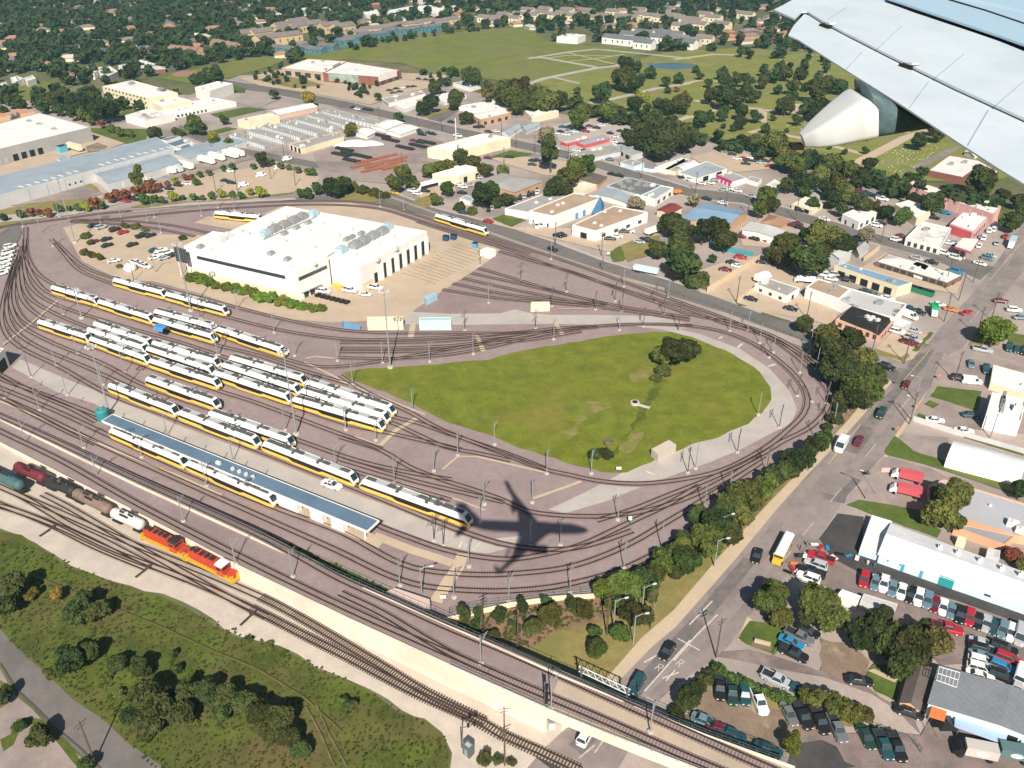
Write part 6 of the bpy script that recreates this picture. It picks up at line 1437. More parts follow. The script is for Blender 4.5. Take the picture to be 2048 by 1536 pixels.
cars(2, (1, .1), '1128,942,kc 1152,940,kc 1125,965,tc 1205,958,ec 990,920,kc 865,925,mc', 'on the dusty plot by the tall round tree', small=True)
cars(2, (1, .1), '1262,782,wc 1290,772,kc 1322,790,wc 1342,762,ec 1372,772,wc 1402,748,kc 1440,772,rc 1472,762,wc 1502,750,kc 1302,745,tc 1350,785,sc 1410,765,kc 1460,740,mc 1530,735,wc', 'in the crowded sale yard', small=True)
cars(2, (1, .2), '1582,782,kc 1610,800,wc 1640,770,kc 1660,800,sc 1600,830,wc 1625,850,wp', 'on the pale lot below the hedge', small=True)
cars(2, (1, .1), '1385,882,wc 1432,885,kc 1466,902,wc 1545,885,kc 1640,902,wc 1700,915,wp 1520,930,wc 1580,935,ec', 'in front of the grey garage row', small=True)
cars(2, (1, .2), '1590,1020,kc 1636,1030,kc 690,797,wp 545,785,kc', 'on the avenue', small=True, moving=True)
cars(2, (1, .1), '800,745,kc 826,742,kc 868,772,mc 915,770,wc 790,825,wc 650,715,kc', 'in front of the columned avenue shop', small=True)
cars(2, (1, -.1), '290,530,kc 330,520,kc 365,515,wc 400,510,kc 430,508,kc 310,545,tc 350,538,kc 560,545,wc 600,540,kc', 'in the parking rows beside the shopping centre', small=True)
cars(2, (1, .1), '460,463,kc 503,468,kc', 'on the drive behind the shopping centre', small=True)
cars(2, (1, .1), '700,1080,wc 720,1095,wc 760,1085,sc 715,1130,kc 810,1040,sc 430,1120,wp 455,1135,wc 500,1120,kc', 'around the yellow-walled workshop', small=True)
cars(2, (1, .1), '100,640,wc 150,640,kc 175,645,kc 80,630,kc', 'on the avenue by the storage rows', small=True, moving=True)
cars(2, (1, .3), '320,1130,yc', 'on the bend of the side street', small=True, moving=True)
cars(2, (1, .2), '460,770,kp 480,790,kp 520,780,tc 430,825,mc 470,835,kp 1260,870,wc', 'on the pipe yard forecourt', small=True)
cars(3, (1, .2), '1065,1115,kc 1095,1125,mc 1125,1130,kc 1150,1140,tc 1178,1150,kc 1110,1145,nc', 'in the shaded lot by the tall avenue trees', small=True)
cars(3, (1, .2), '1218,1167,wp 1266,1150,kp', 'on the lot above the cream-walled shop', small=True)
cars(3, (1, .2), '1185,1322,wu 1250,1272,kp 1520,1276,kc 1590,1247,bc 1210,1308,kc', 'between the two white shops', small=True)
cars(3, (1, .25), '692,1320,mc 725,1312,mc 740,1335,kc', 'beside the clay-roofed house', small=True)
cars(3, (1, .25), '880,1285,wc 738,1232,kc 390,1385,mc 415,1375,rc 470,1400,kc 520,1405,mc', 'in the front yards off the avenue', small=True)
cars(3, (1, .1), '405,930,rc 430,940,kc 455,925,wc 480,945,kc 510,955,sc 535,945,kc 560,975,rc 370,930,wc 420,960,kc 500,930,mc 340,905,kc 315,890,ec', 'in the scrap yard under the hedge', small=True)
cars(3, (1, .2), '58,1042,kp 100,1055,wu 212,1072,wc 240,1055,sc 160,1075,wc 290,1112,sc 320,1105,wc 370,1118,wc', 'in front of the avenue workshops', small=True)
cars(3, (1, .2), '190,1165,kc 285,1190,wc 450,1150,sc', 'on the avenue under the wires', small=True, moving=True)
cars(3, (.6, -1), '1845,1352,wu 1812,1395,wu 1800,1385,sc 1870,1345,wu 1785,1440,wc', 'along the red-ended shop', small=True)
cars(3, (.6, -1), '1938,1385,rc 1890,1425,sc', 'on the asphalt right of the red-ended shop', small=True)
cars(3, (1, .2), '1300,1407,wu 1330,1385,mc 1350,1420,kc 1610,1425,wc 1640,1420,sc', 'at the stained-roof shop', small=True)
# larger vehicles
def lorry(text, name, cat, k, x, y, d, L_, wd, hz, box_m, cab_m, logo=None, trailer=False, sc=1.0):
    p = px(k, x, y); q = G(p, .8)
    r_ = thing(name, text, cat, (q[0], q[1], .2), heading(p, *d))
    r_.scale = (sc, sc, sc); h = L_ / 2
    w = MB(); w.box((-.9 if not trailer else 0, 0, 1.0), (L_ - (1.9 if not trailer else 0), wd, hz - 1.0), taper=.985); w.build('cargo_box', box_m, r_)
    if not trailer:
        w = MB(); w.loft([[(h - 1.9, -wd * .46, .5), (h - 1.9, wd * .46, .5), (h - 1.9, wd * .44, 2.3), (h - 1.9, -wd * .44, 2.3)], [(h - .9, -wd * .46, .5), (h - .9, wd * .46, .5), (h - 1.0, wd * .42, 2.25), (h - 1.0, -wd * .42, 2.25)], [(h, -wd * .42, .5), (h, wd * .42, .5), (h - .1, wd * .4, 1.3), (h - .1, -wd * .4, 1.3)]]); w.build('cab', cab_m, r_)
        w = MB(); w.loft([[(h - .98, -wd * .38, 1.4), (h - .98, wd * .38, 1.4), (h - 1.02, wd * .36, 2.15), (h - 1.02, -wd * .36, 2.15)], [(h - .8, -wd * .38, 1.4), (h - .8, wd * .38, 1.4), (h - .97, wd * .36, 2.15), (h - .97, -wd * .36, 2.15)]]); w.build('windscreen', m_win, r_)
    w = MB(); w.box((0, 0, .6), (L_ - .6, .9, .4)); w.build('chassis', m_under, r_)
    for sx in ((-.34, .34) if not trailer else (-.36, -.26)):
        for sy in (-1, 1): inst('wheel', CM['car']['wheel'], r_, (sx * L_, sy * (wd / 2 - .15), .48), 0, 1.4)
    if logo:
        for s in (-1, 1):
            w = MB(); w.tube([(-.9, s * (wd / 2 - .02), (hz + 1) / 2), (-.9, s * (wd / 2 + .04), (hz + 1) / 2)], .8, 16); o = w.build('emblem', logo, r_); o.scale = (1.4, 1, .75); o.location = (.36, 0, (hz + 1) / 2 * .25)
    return r_
m_trk = wm('grey_truck_box', (.50, .46, .42)); m_trk2 = wm('teal_truck_box', (.10, .17, .18))
lorry('black-sided box lorry with a pale roof and oval emblem', 'box_truck', 'lorry', 9, 1755, 1450, (-1, -.2), 7.6, 2.4, 3.2, m_trk, m_black, m_hvacw)
lorry('dark teal box lorry with an oval emblem at the lower right edge', 'box_truck', 'lorry', 9, 1955, 1460, (-1, -.2), 7.4, 2.4, 3.1, m_trk2, m_black, m_hvacw)
for i, (x, y) in enumerate(((1362, 1334), (1352, 1420))): lorry(('upper', 'lower')[i] + ' red fire engine with a white cab outside the fire station', 'fire_engine', 'fire engine', 6, x, y, (-1, -.25), 8.0, 2.5, 3.0, w_red, w_white)
lorry('green collection lorry with a white cab in the cluttered alley', 'refuse_truck', 'lorry', 6, 1520, 365, (.15, 1), 7.2, 2.5, 3.3, wm('bright_green', (.03, .36, .14)), w_white)
lorry('white box lorry beside the small white office', 'box_truck', 'lorry', 6, 520, 170, (1, -.35), 9., 2.5, 3.4, w_white, w_white)
lorry('white flatbed lorry above the tan end block', 'box_truck', 'lorry', 6, 765, 182, (-1, -.1), 8.5, 2.5, 2.6, w_white, w_white)
lorry('white and blue articulated lorry at the junction approach', 'box_truck', 'lorry', 3, 1975, 1432, (-.5, 1), 9.5, 2.6, 3.6, wm('blue_grey_box', (.40, .52, .60)), w_white)
for i, (x, y) in enumerate(((982, 1005), (1022, 996), (1085, 980), (1210, 950), (1270, 930), (1350, 915), (1385, 905))): lorry('white lorry trailer backed up against the grey sheds', 'cargo_trailer', 'trailer', 1, x, y, (1, .27), 13.5, 2.6, 4.0, w_white if i != 1 else m_lamp, None, None, True)
lorry('yellow-ended white trailer by the enormous warehouse wall', 'cargo_trailer', 'trailer', 'W', 770, 505, (1, .3), 14, 2.6, 4.2, w_cream, None, None, True)
lorry('long white boat-shaped trailer right of the tan workshops', 'cargo_trailer', 'trailer', 2, 1842, 1355, (1, -.35), 12, 2.6, 3.0, w_white, None, None, True)
lorry('pale blue trailer by the fence of the side street', 'cargo_trailer', 'trailer', 2, 1790, 1620 - 30, (1, .2), 11, 2.6, 2.8, wm('ice_blue', (.60, .74, .82)), None, None, True)
lorry('lime green skip lorry beside the greenish garage', 'box_truck', 'lorry', 2, 1850, 912, (1, .2), 10, 2.6, 3.2, wm('lime_green', (.16, .62, .18)), m_lamp)
lorry('orange loader standing by the vent-crowded plant', 'loader', 'loader', 2, 1975, 1128, (1, -.2), 5., 2.2, 2.6, paint('o'), paint('o'))
# school bus
p = px(9, 637, 258); q = G(p, 1.2); t = thing('school_bus', 'yellow school bus with a long white roof on the street', 'school bus', (q[0], q[1], .12), heading(p, -.5, 1))
w = MB(); w.loft([[(x, -1.22 * s, .55), (x, -1.25 * s, 2.5), (x, 1.25 * s, 2.5), (x, 1.22 * s, .55)] for x, s in ((-5.2, .96), (-5.0, 1), (4.2, 1), (4.3, .96))]); w.box((4.9, 0, .55), (1.4, 2.1, 1.1)); w.build('body', paint('y'), t)
w = MB(); w.loft([[(x, -1.25, 2.5), (x, -.9, 2.95), (x, .9, 2.95), (x, 1.25, 2.5)] for x in (-5.1, 4.2)]); w.build('roof', m_white, t)
w = MB(); w.box((-.4, 0, 1.7), (8.6, 2.56, .6)); w.box((4.25, 0, 1.7), (.2, 2.1, .7)); w.build('windows', m_win, t)
for sx in (-3.2, 4.2):
    for sy in (-1.1, 1.1): inst('wheel', CM['car']['wheel'], t, (sx, sy, .48), 0, 1.4)
# police light bar is a part of the white saloon on the apron
for o in list(scene.objects):
    if o.get('label', '').startswith('white saloon car with a police'):
        w = MB(); w.box((-.35, -.35, 1.44), (.3, .6, .14)); w.build('red_lamp', paint('r'), o); w = MB(); w.box((-.35, .35, 1.44), (.3, .6, .14)); w.build('blue_lamp', m_bluepan, o)
# yard stock: dumpsters, pipes, pallets
def box_thing(name, text, cat, k, x, y, s, d, m, lid=None, group=None):
    p = px(k, x, y); q = G(p); t_ = thing(name, text, cat, q, heading(p, *d), group)
    w = MB(); w.box((0, 0, .12), s, 0, taper=1.03); w.build('body', m, t_); w = MB(); w.box((0, 0, s[2] + .12), (s[0] * 1.02, s[1] * 1.02, .1)); w.build('lid', lid or m_dark, t_)
    return t_
for i, (x, y) in enumerate(((1400, 240), (1470, 262))): box_thing('dumpster', 'green rubbish skip behind the shop strip', 'skip', 6, x, y, (6, 2.4, 2.0), (1, .3), wm('skip_green', (.03, .20, .10)))
for x, y in ((620, 1407), (665, 1400)): box_thing('dumpster', 'dark blue bin standing on the far apron', 'bin', 2, x, y, (2.6, 2.2, 2.2), (1, .1), wm('navy_bin', (.03, .07, .14)))
box_thing('blue_crate', 'bright blue drum on the apron below the parked rail car', 'drum', 2, 790, 1447, (2.4, 2.2, 2.0), (1, .2), m_bluepan)
for i in range(7): box_thing('pallet_bin', 'black pallet bin in the double row outside the office wing', 'bin', 'M', 1125 + i * 36, 768 + i * 9, (1.7, 2.4, .8), (1, .3), m_black, m_dark)
for i in range(3): box_thing('tool_box', 'yellow equipment box by the office wing wall', 'box', 'M', (1155, 1265, 1290)[i], (698, 700, 715)[i], (2.2, 1.6, 1.6), (1, .2), paint('y'), paint('y'))
box_thing('cyan_container', 'bright cyan bin beside the enormous warehouse', 'container', 'W', 645, 535, (5, 4, 4), (1, -.25), wm('cyan_steel', (.12, .42, .55)))
for s in ('1000,25 905,110', '30,0 -5,30'):
    pass
m_pipe = mat('black_pipe', (.03, .03, .033), var=.2, sc=1., obj=True); m_rust = mat('rusty_steel', (.28, .11, .07), var=.3, sc=1., obj=True)
rr = random.Random(11)
def stack(text, k, x, y, L_, d, m, n=5, r0=.45, name='pipe_stack'):
    p = px(k, x, y); q = G(p); t_ = thing(name, text, 'pipe stack', q, heading(p, *d))
    for row in range(2):
        for i in range(n - row):
            w = MB(); yy = (i - (n - row) / 2) * r0 * 2; w.tube([(-L_ / 2 + rr.uniform(-.5, .5), yy, r0 + row * r0 * 1.7), (L_ / 2 + rr.uniform(-.5, .5), yy, r0 + row * r0 * 1.7)], r0, 8); w.build('pipe', m, t_)
for x, y in ((30, 880), (60, 905), (75, 945), (10, 910), (385, 870), (460, 858), (510, 838), (250, 800), (300, 825), (135, 920)): stack('black pipes stacked in the pipe yard', 2, x, y, 14, (1, .22), m_pipe, 4)
for x, y in ((230, 930), (150, 950), (280, 920), (200, 975), (330, 955), (250, 985), (180, 1000), (300, 985), (120, 975), (240, 955), (340, 935)): stack('rust red beams stacked in the pipe yard', 2, x, y, 13, (1, -.25), m_rust, 5, .35, 'beam_stack')
for i, (x, y) in enumerate(((90, 840), (130, 850), (40, 850), (180, 845))):
    p = px(2, x, y); q = G(p); t_ = thing('gravel_heap', 'white heap of sheeting in the pipe yard', 'heap', q); w = MB(); w.loft([[(math.cos(a) * 9 * s * (1 + .2 * math.sin(a * 3 + i)), math.sin(a) * 5 * s, z) for a in [j * math.pi / 6 for j in range(12)]] for s, z in ((1, 0), (.75, 1.2), (.35, 2.2), (.05, 2.5))]); w.build('heap', r_white2, t_)
# ------------------------------------------------------------------ fences and walls
def fence(text, k, s, h, m, name='fence', cat='fence', solid=True, t_=.18, gap=3.0):
    P = [G(p) for p in pts(k, s)]
    r_ = thing(name, text, cat, P[0])
    Q = [(p[0] - P[0][0], p[1] - P[0][1], 0) for p in P]
    w = MB()
    if solid: w.loft([[(a[0], a[1], 0), (a[0], a[1], h), (c[0], c[1], h), (c[0], c[1], 0)] for a, c in zip(Q, offs(Q, t_))]); w.build('panel', m, r_)
    else:
        D = catmull(Q, gap)
        for f_ in (1, .66, .33): bar(w, [tuple(p) for p in D], .05, 0, h * f_ - .05, h * f_)
        w.build('rail', m, r_); w = MB()
        for p in D: w.box((p[0], p[1], 0), (.09, .09, h + .1))
        w.build('post', m, r_)
    return r_
fence('low cream wall below the planted corner bed', 8, '605,690 850,630 1000,597 1250,560 1490,545', 1.3, w_cream, 'garden_wall', 'wall', t_=.4)
fence('dark steel fence along the bottom of the rail yard', 8, '640,640 860,590 1000,575 1250,535 1490,510', 2.0, m_fence, solid=False)
fence('sand coloured wall enclosing the sandy yard', 6, '195,250 500,60', 2.4, wm('sand_wall', (.66, .50, .34)), 'boundary_wall', 'wall', t_=.35)
fence('short sand coloured wall in front of the small white office', 6, '370,310 470,240', 1.8, MATS['sand_wall'], 'boundary_wall', 'wall', t_=.35)
fence('tan wall behind the shop strip', 6, '1110,70 1200,0', 2.2, MATS['sand_wall'], 'boundary_wall', 'wall', t_=.3)
fence('brown wooden fence beside the side street hedge', 6, '-90,125 50,175 190,240', 2., w_brown)
fence('grey board fence left of the quonset building', 6, '1395,1000 1640,1080 2048,1195', 1.8, w_lgrey)
fence('concrete edged fence along the side street', 2, '300,1160 550,1250 880,1370 1250,1500 1600,1620 1900,1700', 1.1, wm('fence_concrete', (.36, .31, .26)), t_=.3)  # panel in plain brownish concrete
fence('dark post fence along the side street above the curve', 6, '-100,215 100,290 330,365 600,470 800,560 900,640', 1.8, m_fence, solid=False)
fence('cemetery fence of dark rails behind the avenue', 3, '330,860 600,960 900,1050 1340,1110', 1.6, m_fence, solid=False)
fence('green railing around the small driveway lawn', 9, '580,880 655,740', 1.2, wm('green_rail', (.10, .22, .09)), solid=False, gap=1.5)
fence('chain fence at the end of the slanted car row', 9, '1200,1320 1400,1400 1440,1450', 1.6, m_fence, solid=False)
fence('grey fence along the field edge of the shopping centre', 2, '355,470 640,490', 1.5, m_fence, solid=False)
fence('blue sheet fence on the avenue below the grey garages', 2, '1640,975 1820,1010 1960,1000', 2.0, w_lblue)
fence('teal sheet fence at the sandy yard edge', 6, '210,-30 300,10 460,40', 2.2, wm('teal_sheet', (.06, .28, .34)))
for s in ('1030,1190 1180,1250',): pass
# road furniture
for x, y in ((1545, 765), (1300, 1075), (1418, 940)):
    p = px(6, x, y); t_ = thing('work_sign', 'orange diamond roadworks sign on the street verge', 'road sign', G(p), .5); w = MB(); w.lathe([(.05, 0), (.05, 1.6)], n=6); w.build('post', m_poled, t_); w = MB(); w.loft([[(0, -.75, 2.1), (0, 0, 2.85), (0, .75, 2.1), (0, 0, 1.35)], [(.06, -.75, 2.1), (.06, 0, 2.85), (.06, .75, 2.1), (.06, 0, 1.35)]]); o = w.build('board', paint('o'), t_, rz=-1.6)
for k, x, y, tx in ((5, 1630, 1300, 'small white notice board at the lawn corner'), (8, 605, 560, 'small white notice by the foot crossing'), (2, 1570, 1500, 'white notice board on the side street grass')):
    t_ = thing('notice_board', tx, 'sign', G(px(k, x, y))); w = MB(); w.box((0, 0, 0), (.1, .1, 1.4)); w.build('post', m_poled, t_); w = MB(); w.box((0, -.08, 1.0), (1.4, .08, .9)); w.build('board', m_white, t_)
p = px(9, 515, 815); t_ = thing('entrance_sign', 'low stone entrance sign on the small driveway lawn', 'sign', G(p), -.35); w = MB(); w.box((0, 0, 0), (3.4, .5, 1.2)); w.build('board', wm('stone_sign', (.5, .4, .3)), t_); w = MB(); w.box((0, -.6, 0), (4.2, 1.4, .35)); w.build('planter', w_brown, t_)
# things on the ground in the market corner beside the bus
ks = [('r', 'red'), ('g', 'grey'), ('b', 'blue'), ('w', 'white'), ('k', 'black'), ('o', 'orange')]
def person(text, k, x, y, c, ang):
    p = px(k, x, y); r_ = thing('person', text, 'person', G(p), ang)
    V = [(0, 0, .92), (0, 0, 1.2), (0, 0, 1.42), (0, 0, 1.55), (0, 0, 1.70), (0, .10, .88), (.02, .12, .48), (0, .12, .06), (0, -.10, .88), (-.06, -.12, .48), (-.02, -.12, .06), (0, .2, 1.38), (.03, .26, 1.1), (.12, .25, .88), (0, -.2, 1.38), (-.03, -.26, 1.1), (.06, -.25, .86)]
    E = [(0, 1), (1, 2), (2, 3), (3, 4), (0, 5), (5, 6), (6, 7), (0, 8), (8, 9), (9, 10), (2, 11), (11, 12), (12, 13), (2, 14), (14, 15), (15, 16)]
    rad = [.15, .15, .14, .06, .11, .10, .075, .06, .10, .075, .06, .07, .05, .04, .07, .05, .04]
    me = bpy.data.meshes.new('body'); me.from_pydata(V, E, []); me.materials.append(paint(c))
    o = bpy.data.objects.new('body', me); COL.objects.link(o); o.parent = r_
    sk = o.modifiers.new('skin', 'SKIN')
    for v, rr_ in zip(me.skin_vertices[0].data, rad): v.radius = (rr_, rr_)
    me.skin_vertices[0].data[0].use_root = True
    o.modifiers.new('sub', 'SUBSURF').levels = 1
    w = MB(); w.lathe([(.06, 1.66), (.115, 1.72), (.10, 1.80), (.03, 1.84)], n=8); w.build('hair', m_black, r_)
    return r_
for i, (x, y, c) in enumerate(((735, 262, 'k'), (775, 240, 'g'), (1170, 365, 'b'), (1130, 350, 'w'))): person('person in ' + PAINT[c][0] + ' clothes standing by the workshop forecourt', 9, x, y, c, i * 1.3)
for i, (x, y, c) in enumerate(((820, 240, 'w'), (858, 255, 'r'), (895, 260, 'b'), (935, 315, 'w'), (968, 295, 'k'), (1020, 305, 'b'), (1068, 320, 'w'), (690, 380, 'r'), (665, 400, 'k'), (700, 350, 'o'), (720, 395, 'w'), (770, 300, 'c'))):
    p = px(9, x, y); t_ = thing('sales_table', PAINT[c][0] + '-covered sales table on the forecourt by the parked cars', 'table', G(p), i * .7); w = MB(); w.box((0, 0, .70), (1.9, .9, .06)); w.build('table_top', paint(c), t_)
    for sx in (-.85, .85):
        for sy in (-.35, .35): w = MB(); w.box((sx, sy, 0), (.06, .06, .7)); w.build('leg', m_poled, t_)
t_ = thing('banner', 'fluttering green white and red flag banner by the short car row', 'banner', G(px(9, 720, 340))); w = MB(); w.lathe([(.05, 0), (.05, 3.0)], n=6); w.build('pole', m_poled, t_)
for i, m_ in enumerate((paint('n'), m_white, paint('r'))): w = MB(); w.box((.6 + i * .9, 0, 1.9), (.9, .06, 1.2)); w.build('stripe', m_, t_)
t_ = thing('flag', 'striped red and white flag on a slanting pole outside the fire station', 'flag', G(px(6, 1175, 1430))); w = MB(); w.lathe([(.08, 0), (.05, 9)], n=6); w.build('pole', m_pole, t_); w = MB(); w.box((1.2, 0, 7.4), (2.2, .06, 1.4)); w.build('cloth', w_pink, t_)
# ------------------------------------------------------------------ trees
def leaf(name, c, rand=.9):
    return mat(name, c, var=.35, sc=.9, rough=.75, spec=.15, rand=rand, obj=True)
LEAF = dict(d=leaf('leaves_dark', (.042, .058, .017)), m=leaf('leaves_mid', (.062, .092, .020)), o=leaf('leaves_olive', (.085, .095, .024)), y=leaf('leaves_yellow', (.20, .19, .030)), r=leaf('leaves_red', (.16, .045, .030)), p=leaf('leaves_pale', (.19, .16, .10)), g=leaf('leaves_bright', (.10, .15, .022)))
m_bark = mat('bark', (.10, .075, .055), var=.3, sc=2., obj=True)
def crown_np(n, seed, hgt=1.0, lobes=9, size=.15, cone=0.0, up=.25):
    """unit crown (radius about 1, centred on the origin): leaf quads over overlapping lobes, uneven outline"""
    r = np.random.default_rng(seed)
    cs, rs = [], []
    for i in range(lobes):
        v = r.normal(size=3); v /= np.linalg.norm(v)
        d = r.uniform(.22, .70)
        c = v * d * np.array([1, 1, hgt]); c[2] = c[2] * (.8 if c[2] < 0 else 1)
        if cone: c[:2] *= max(.15, 1 - cone * (c[2] / hgt + .6))
        cs.append(c); rs.append(r.uniform(.24, .48) * (1 if not cone else .8))
    cs, rs = np.array(cs), np.array(rs)
    pick = r.choice(lobes, n, p=rs ** 2 / (rs ** 2).sum())
    v = r.normal(size=(n, 3)); v /= np.linalg.norm(v, axis=1)[:, None]
    v[:, 2] = np.where((v[:, 2] < -.3) & (r.random(n) < .6), -v[:, 2], v[:, 2])
    P = cs[pick] + v * rs[pick][:, None] * (r.uniform(.72, 1.10, n) ** 1.0)[:, None]
    nrm = v + r.normal(size=(n, 3)) * .8 + np.array([0, 0, up]); nrm /= np.linalg.norm(nrm, axis=1)[:, None]
    t = np.cross(nrm, r.normal(size=(n, 3))); t /= np.linalg.norm(t, axis=1)[:, None]
    b_ = np.cross(nrm, t)
    s = size * r.uniform(.6, 1.4, n)[:, None]
    q = np.stack([P - t * s - b_ * s * .7, P + t * s * .8 - b_ * s, P + t * s + b_ * s * .8, P - t * s * .9 + b_ * s], 1)
    return q.reshape(-1, 3)
def quads_mesh(name, V, m):
    n = len(V) // 4
    me = bpy.data.meshes.new(name)
    me.vertices.add(len(V)); me.vertices.foreach_set('co', V.astype(np.float32).ravel())
    me.loops.add(4 * n); me.loops.foreach_set('vertex_index', np.arange(4 * n, dtype=np.int32))
    me.polygons.add(n); me.polygons.foreach_set('loop_start', np.arange(0, 4 * n, 4, dtype=np.int32))
    me.materials.append(m); me.update(calc_edges=True)
    return me
CROWN = {}
def crown_mesh(kind, shape, v):
    key = (kind, shape, v)
    if key not in CROWN:
        if shape == 'tall': V = crown_np(2600, 40 + v, 1.7, 14, .095)
        elif shape == 'cone': V = crown_np(1600, 60 + v, 1.9, 12, .11, .6)
        elif shape == 'bush': V = crown_np(1700, 80 + v, .62, 11, .11)
        else: V = crown_np(3200, 20 + v, .86, 15 + v % 4, .085)
        CROWN[key] = quads_mesh('crown', V, LEAF[kind])
    return CROWN[key]
TRUNK = []
for v in range(3):
    r_ = random.Random(v); w = MB(); w.tube([(0, 0, 0), (.02, .01, .5), (.03, 0, 1.0), (.02, .02, 1.5)], [.10, .075, .06, .03], 7)
    for i in range(5):
        a = i * 1.3 + r_.random(); w.tube([(.02, 0, .7 + .1 * i), (math.cos(a) * .3, math.sin(a) * .3, 1.05 + .1 * i), (math.cos(a) * .6, math.sin(a) * .6, 1.3 + .12 * i)], [.045, .03, .012], 5)
    TRUNK.append(w.mesh('trunk', m_bark))
LW = dict(d='dark green', m='leafy green', o='olive green', y='yellowing', r='rust red', p='bare pale brown', g='bright green')
TREES = []
def trees(k, s, kind='d', shape='round', near=None):
    for wd in s.split():
        a = wd.split(','); kk, sh = kind, shape
        for extra in a[3:]:
            if extra in LEAF: kk = extra
            else: sh = {'t': 'tall', 'c': 'cone', 'b': 'bush'}[extra]
        p = px(k, float(a[0]), float(a[1])); TREES.append((p, float(a[2]) * ORG[k][2], kk, sh, near))
trees(7, '80,480,95 20,570,80 180,520,42,y 330,520,45,y 450,620,90 560,610,75 500,560,70 400,890,105 510,870,75 690,920,60 820,950,72 1015,860,30 1035,950,36 840,1120,110 900,1230,115 1080,1100,90 1200,1085,85 1320,1120,85 1430,1150,80 1530,1220,92 1640,1260,92 1690,1350,82 1570,1330,72 1050,1220,90 760,1230,72 1760,1430,60 960,1120,75 20,1110,60 110,1290,42 230,1340,85 500,1510,52 2030,1190,32 1300,1200,70')
trees(7, '850,1330,60 620,1000,40 300,980,50 1450,780,34 1560,820,36 700,1100,40', 'o', 'bush')
trees(8, '720,635,46,t 790,695,36 810,620,36 935,635,46 1070,590,46,t 1205,560,36 1235,645,75,o 1120,715,62 895,765,50,o 1000,682,20 1365,575,42,t 1430,615,64,o 1550,490,82,g 1650,475,98,m 1780,435,90 1700,600,88 1760,640,75 1640,745,62,m 1490,735,46 1500,840,70,m 1900,300,72,m 2000,255,72,m 1840,390,72,o 2030,1130,85 1940,330,60')
trees(8, '60,1165,42 20,1140,36,m 850,1480,52,b 930,1480,42,b 1000,1500,34,b', 'd')
trees(9, '70,310,96,m 60,200,66 250,100,105 330,160,86 190,190,105,m 400,60,74,o 20,390,50 150,60,72 300,40,72')
trees(9, '560,570,105,o 630,650,80,o 590,500,78,o 860,560,128,o 930,650,92,o 1180,700,108 1260,780,112 1400,830,128 1520,800,108,o 1330,890,118 1450,730,72 1230,640,62 800,640,70 1090,780,90', 'd')
trees(9, '285,955,36 325,985,34 365,1005,36 400,1015,34 440,1035,36 480,1050,34 520,1065,36 560,1085,36 600,1100,36 640,1105,34 680,1125,36', 'm', 'cone')
trees(9, '20,1215,62 60,1150,58 100,1110,58 140,1070,58 180,1030,58 215,985,52 245,945,42', 'd', 'bush')
trees(9, '700,1390,58,g,t 850,1130,66 930,1160,68 1000,1190,68 1060,1220,66 1110,1225,60 780,1110,56 1180,1310,32,b 1250,1345,30,b', 'o')
trees(9, '1560,30,105 1490,50,62 1630,90,70 1990,290,52,r 1950,260,36,r 2040,330,50', 'o')
trees(6, '930,560,98 1000,620,86 960,690,98 1100,640,86,o 1130,720,84,o 1080,790,96,m 1180,740,74 1050,860,74 1160,820,69,m 900,490,74,o 1040,525,84 770,430,55 980,930,50,b 945,990,55,b 900,1090,55,b 820,1150,74 735,1225,86 680,1220,62 640,1290,74 580,1340,74 530,1390,86,m 420,1430,108,m 330,1490,86,o 860,520,60,b 1010,760,72 1110,870,60', 'd')
trees(6, '870,1120,56 780,1190,60 700,1280,62,o 605,1320,62 480,1410,76 380,1465,78,m 985,860,60 1020,700,66 900,1040,40,b 860,620,40,b 960,760,58', 'd')
trees(8, '1960,290,80 1870,350,76,m 1720,470,86,m 1810,500,70 1600,560,70')
trees(6, '60,60,110 130,170,78,b 640,30,70,o 800,60,108 720,30,82 1880,470,88,g 1940,460,62,g 1820,500,52,m 2030,1400,62 1640,1440,110,o 1560,1430,60,o 225,45,30', 'd')
trees(5, '1950,585,88 2035,575,76 1880,610,62,m 1890,710,52,o,b 1850,750,36,o,b 1490,1185,52,b 1550,1190,52,b 1570,1120,30,p,b', 'd')
trees(2, '1235,880,64,t 1205,780,52,p 710,915,52 630,1100,46 840,1130,74 870,1110,60 980,1160,46 910,1190,48,b 1390,980,72,m 1450,960,62,m 1330,1040,70,o 1250,1090,70 1310,1110,52 340,680,36 670,570,58 370,1010,50,o 410,1060,42 330,1080,46 60,750,42,y 220,560,26 770,440,62 550,510,42 740,680,42 530,600,52 480,630,42 880,540,60,o 1395,690,62,m 1420,640,52,m 1530,530,62 1700,490,45,o', 'd')
trees(2, '520,990,46 580,975,46 640,960,44 780,945,44 850,985,46 950,995,42 300,1045,36 560,1165,36 440,1075,32 60,1085,42,b 130,1112,42,b 200,1128,42,b 10,1065,42,b 245,1140,40,b 700,1210,40,b 780,1235,40,b', 'o')
trees(2, '960,520,62 1010,560,72 1060,520,72 1110,580,72 1160,540,66 1210,590,70 1270,580,62 1180,600,55 950,570,55 1060,600,60', 'o')
trees(2, '1780,720,82 1800,800,82 1900,820,98 1700,800,62 1980,760,80 1650,440,70,o 1670,370,52 1740,385,34 1820,415,38 1905,470,34 1985,450,34 1720,490,48 1800,625,28 1920,615,52 2000,600,52 1760,565,34,y 1795,555,26,y 1970,522,16,r 2020,540,16,r 1920,522,22 1580,650,60,o 1640,660,52 1390,525,25,o 1700,440,40,o 1760,460,36 1860,600,34 1720,600,48 1560,600,30 1850,720,60 1930,740,70 1840,860,60 2020,830,60', 'd')
trees(2, '1930,1295,70 2000,1440,82 1860,1450,60 1720,1180,42,p 1760,1190,34,p 2030,1340,60', 'd')
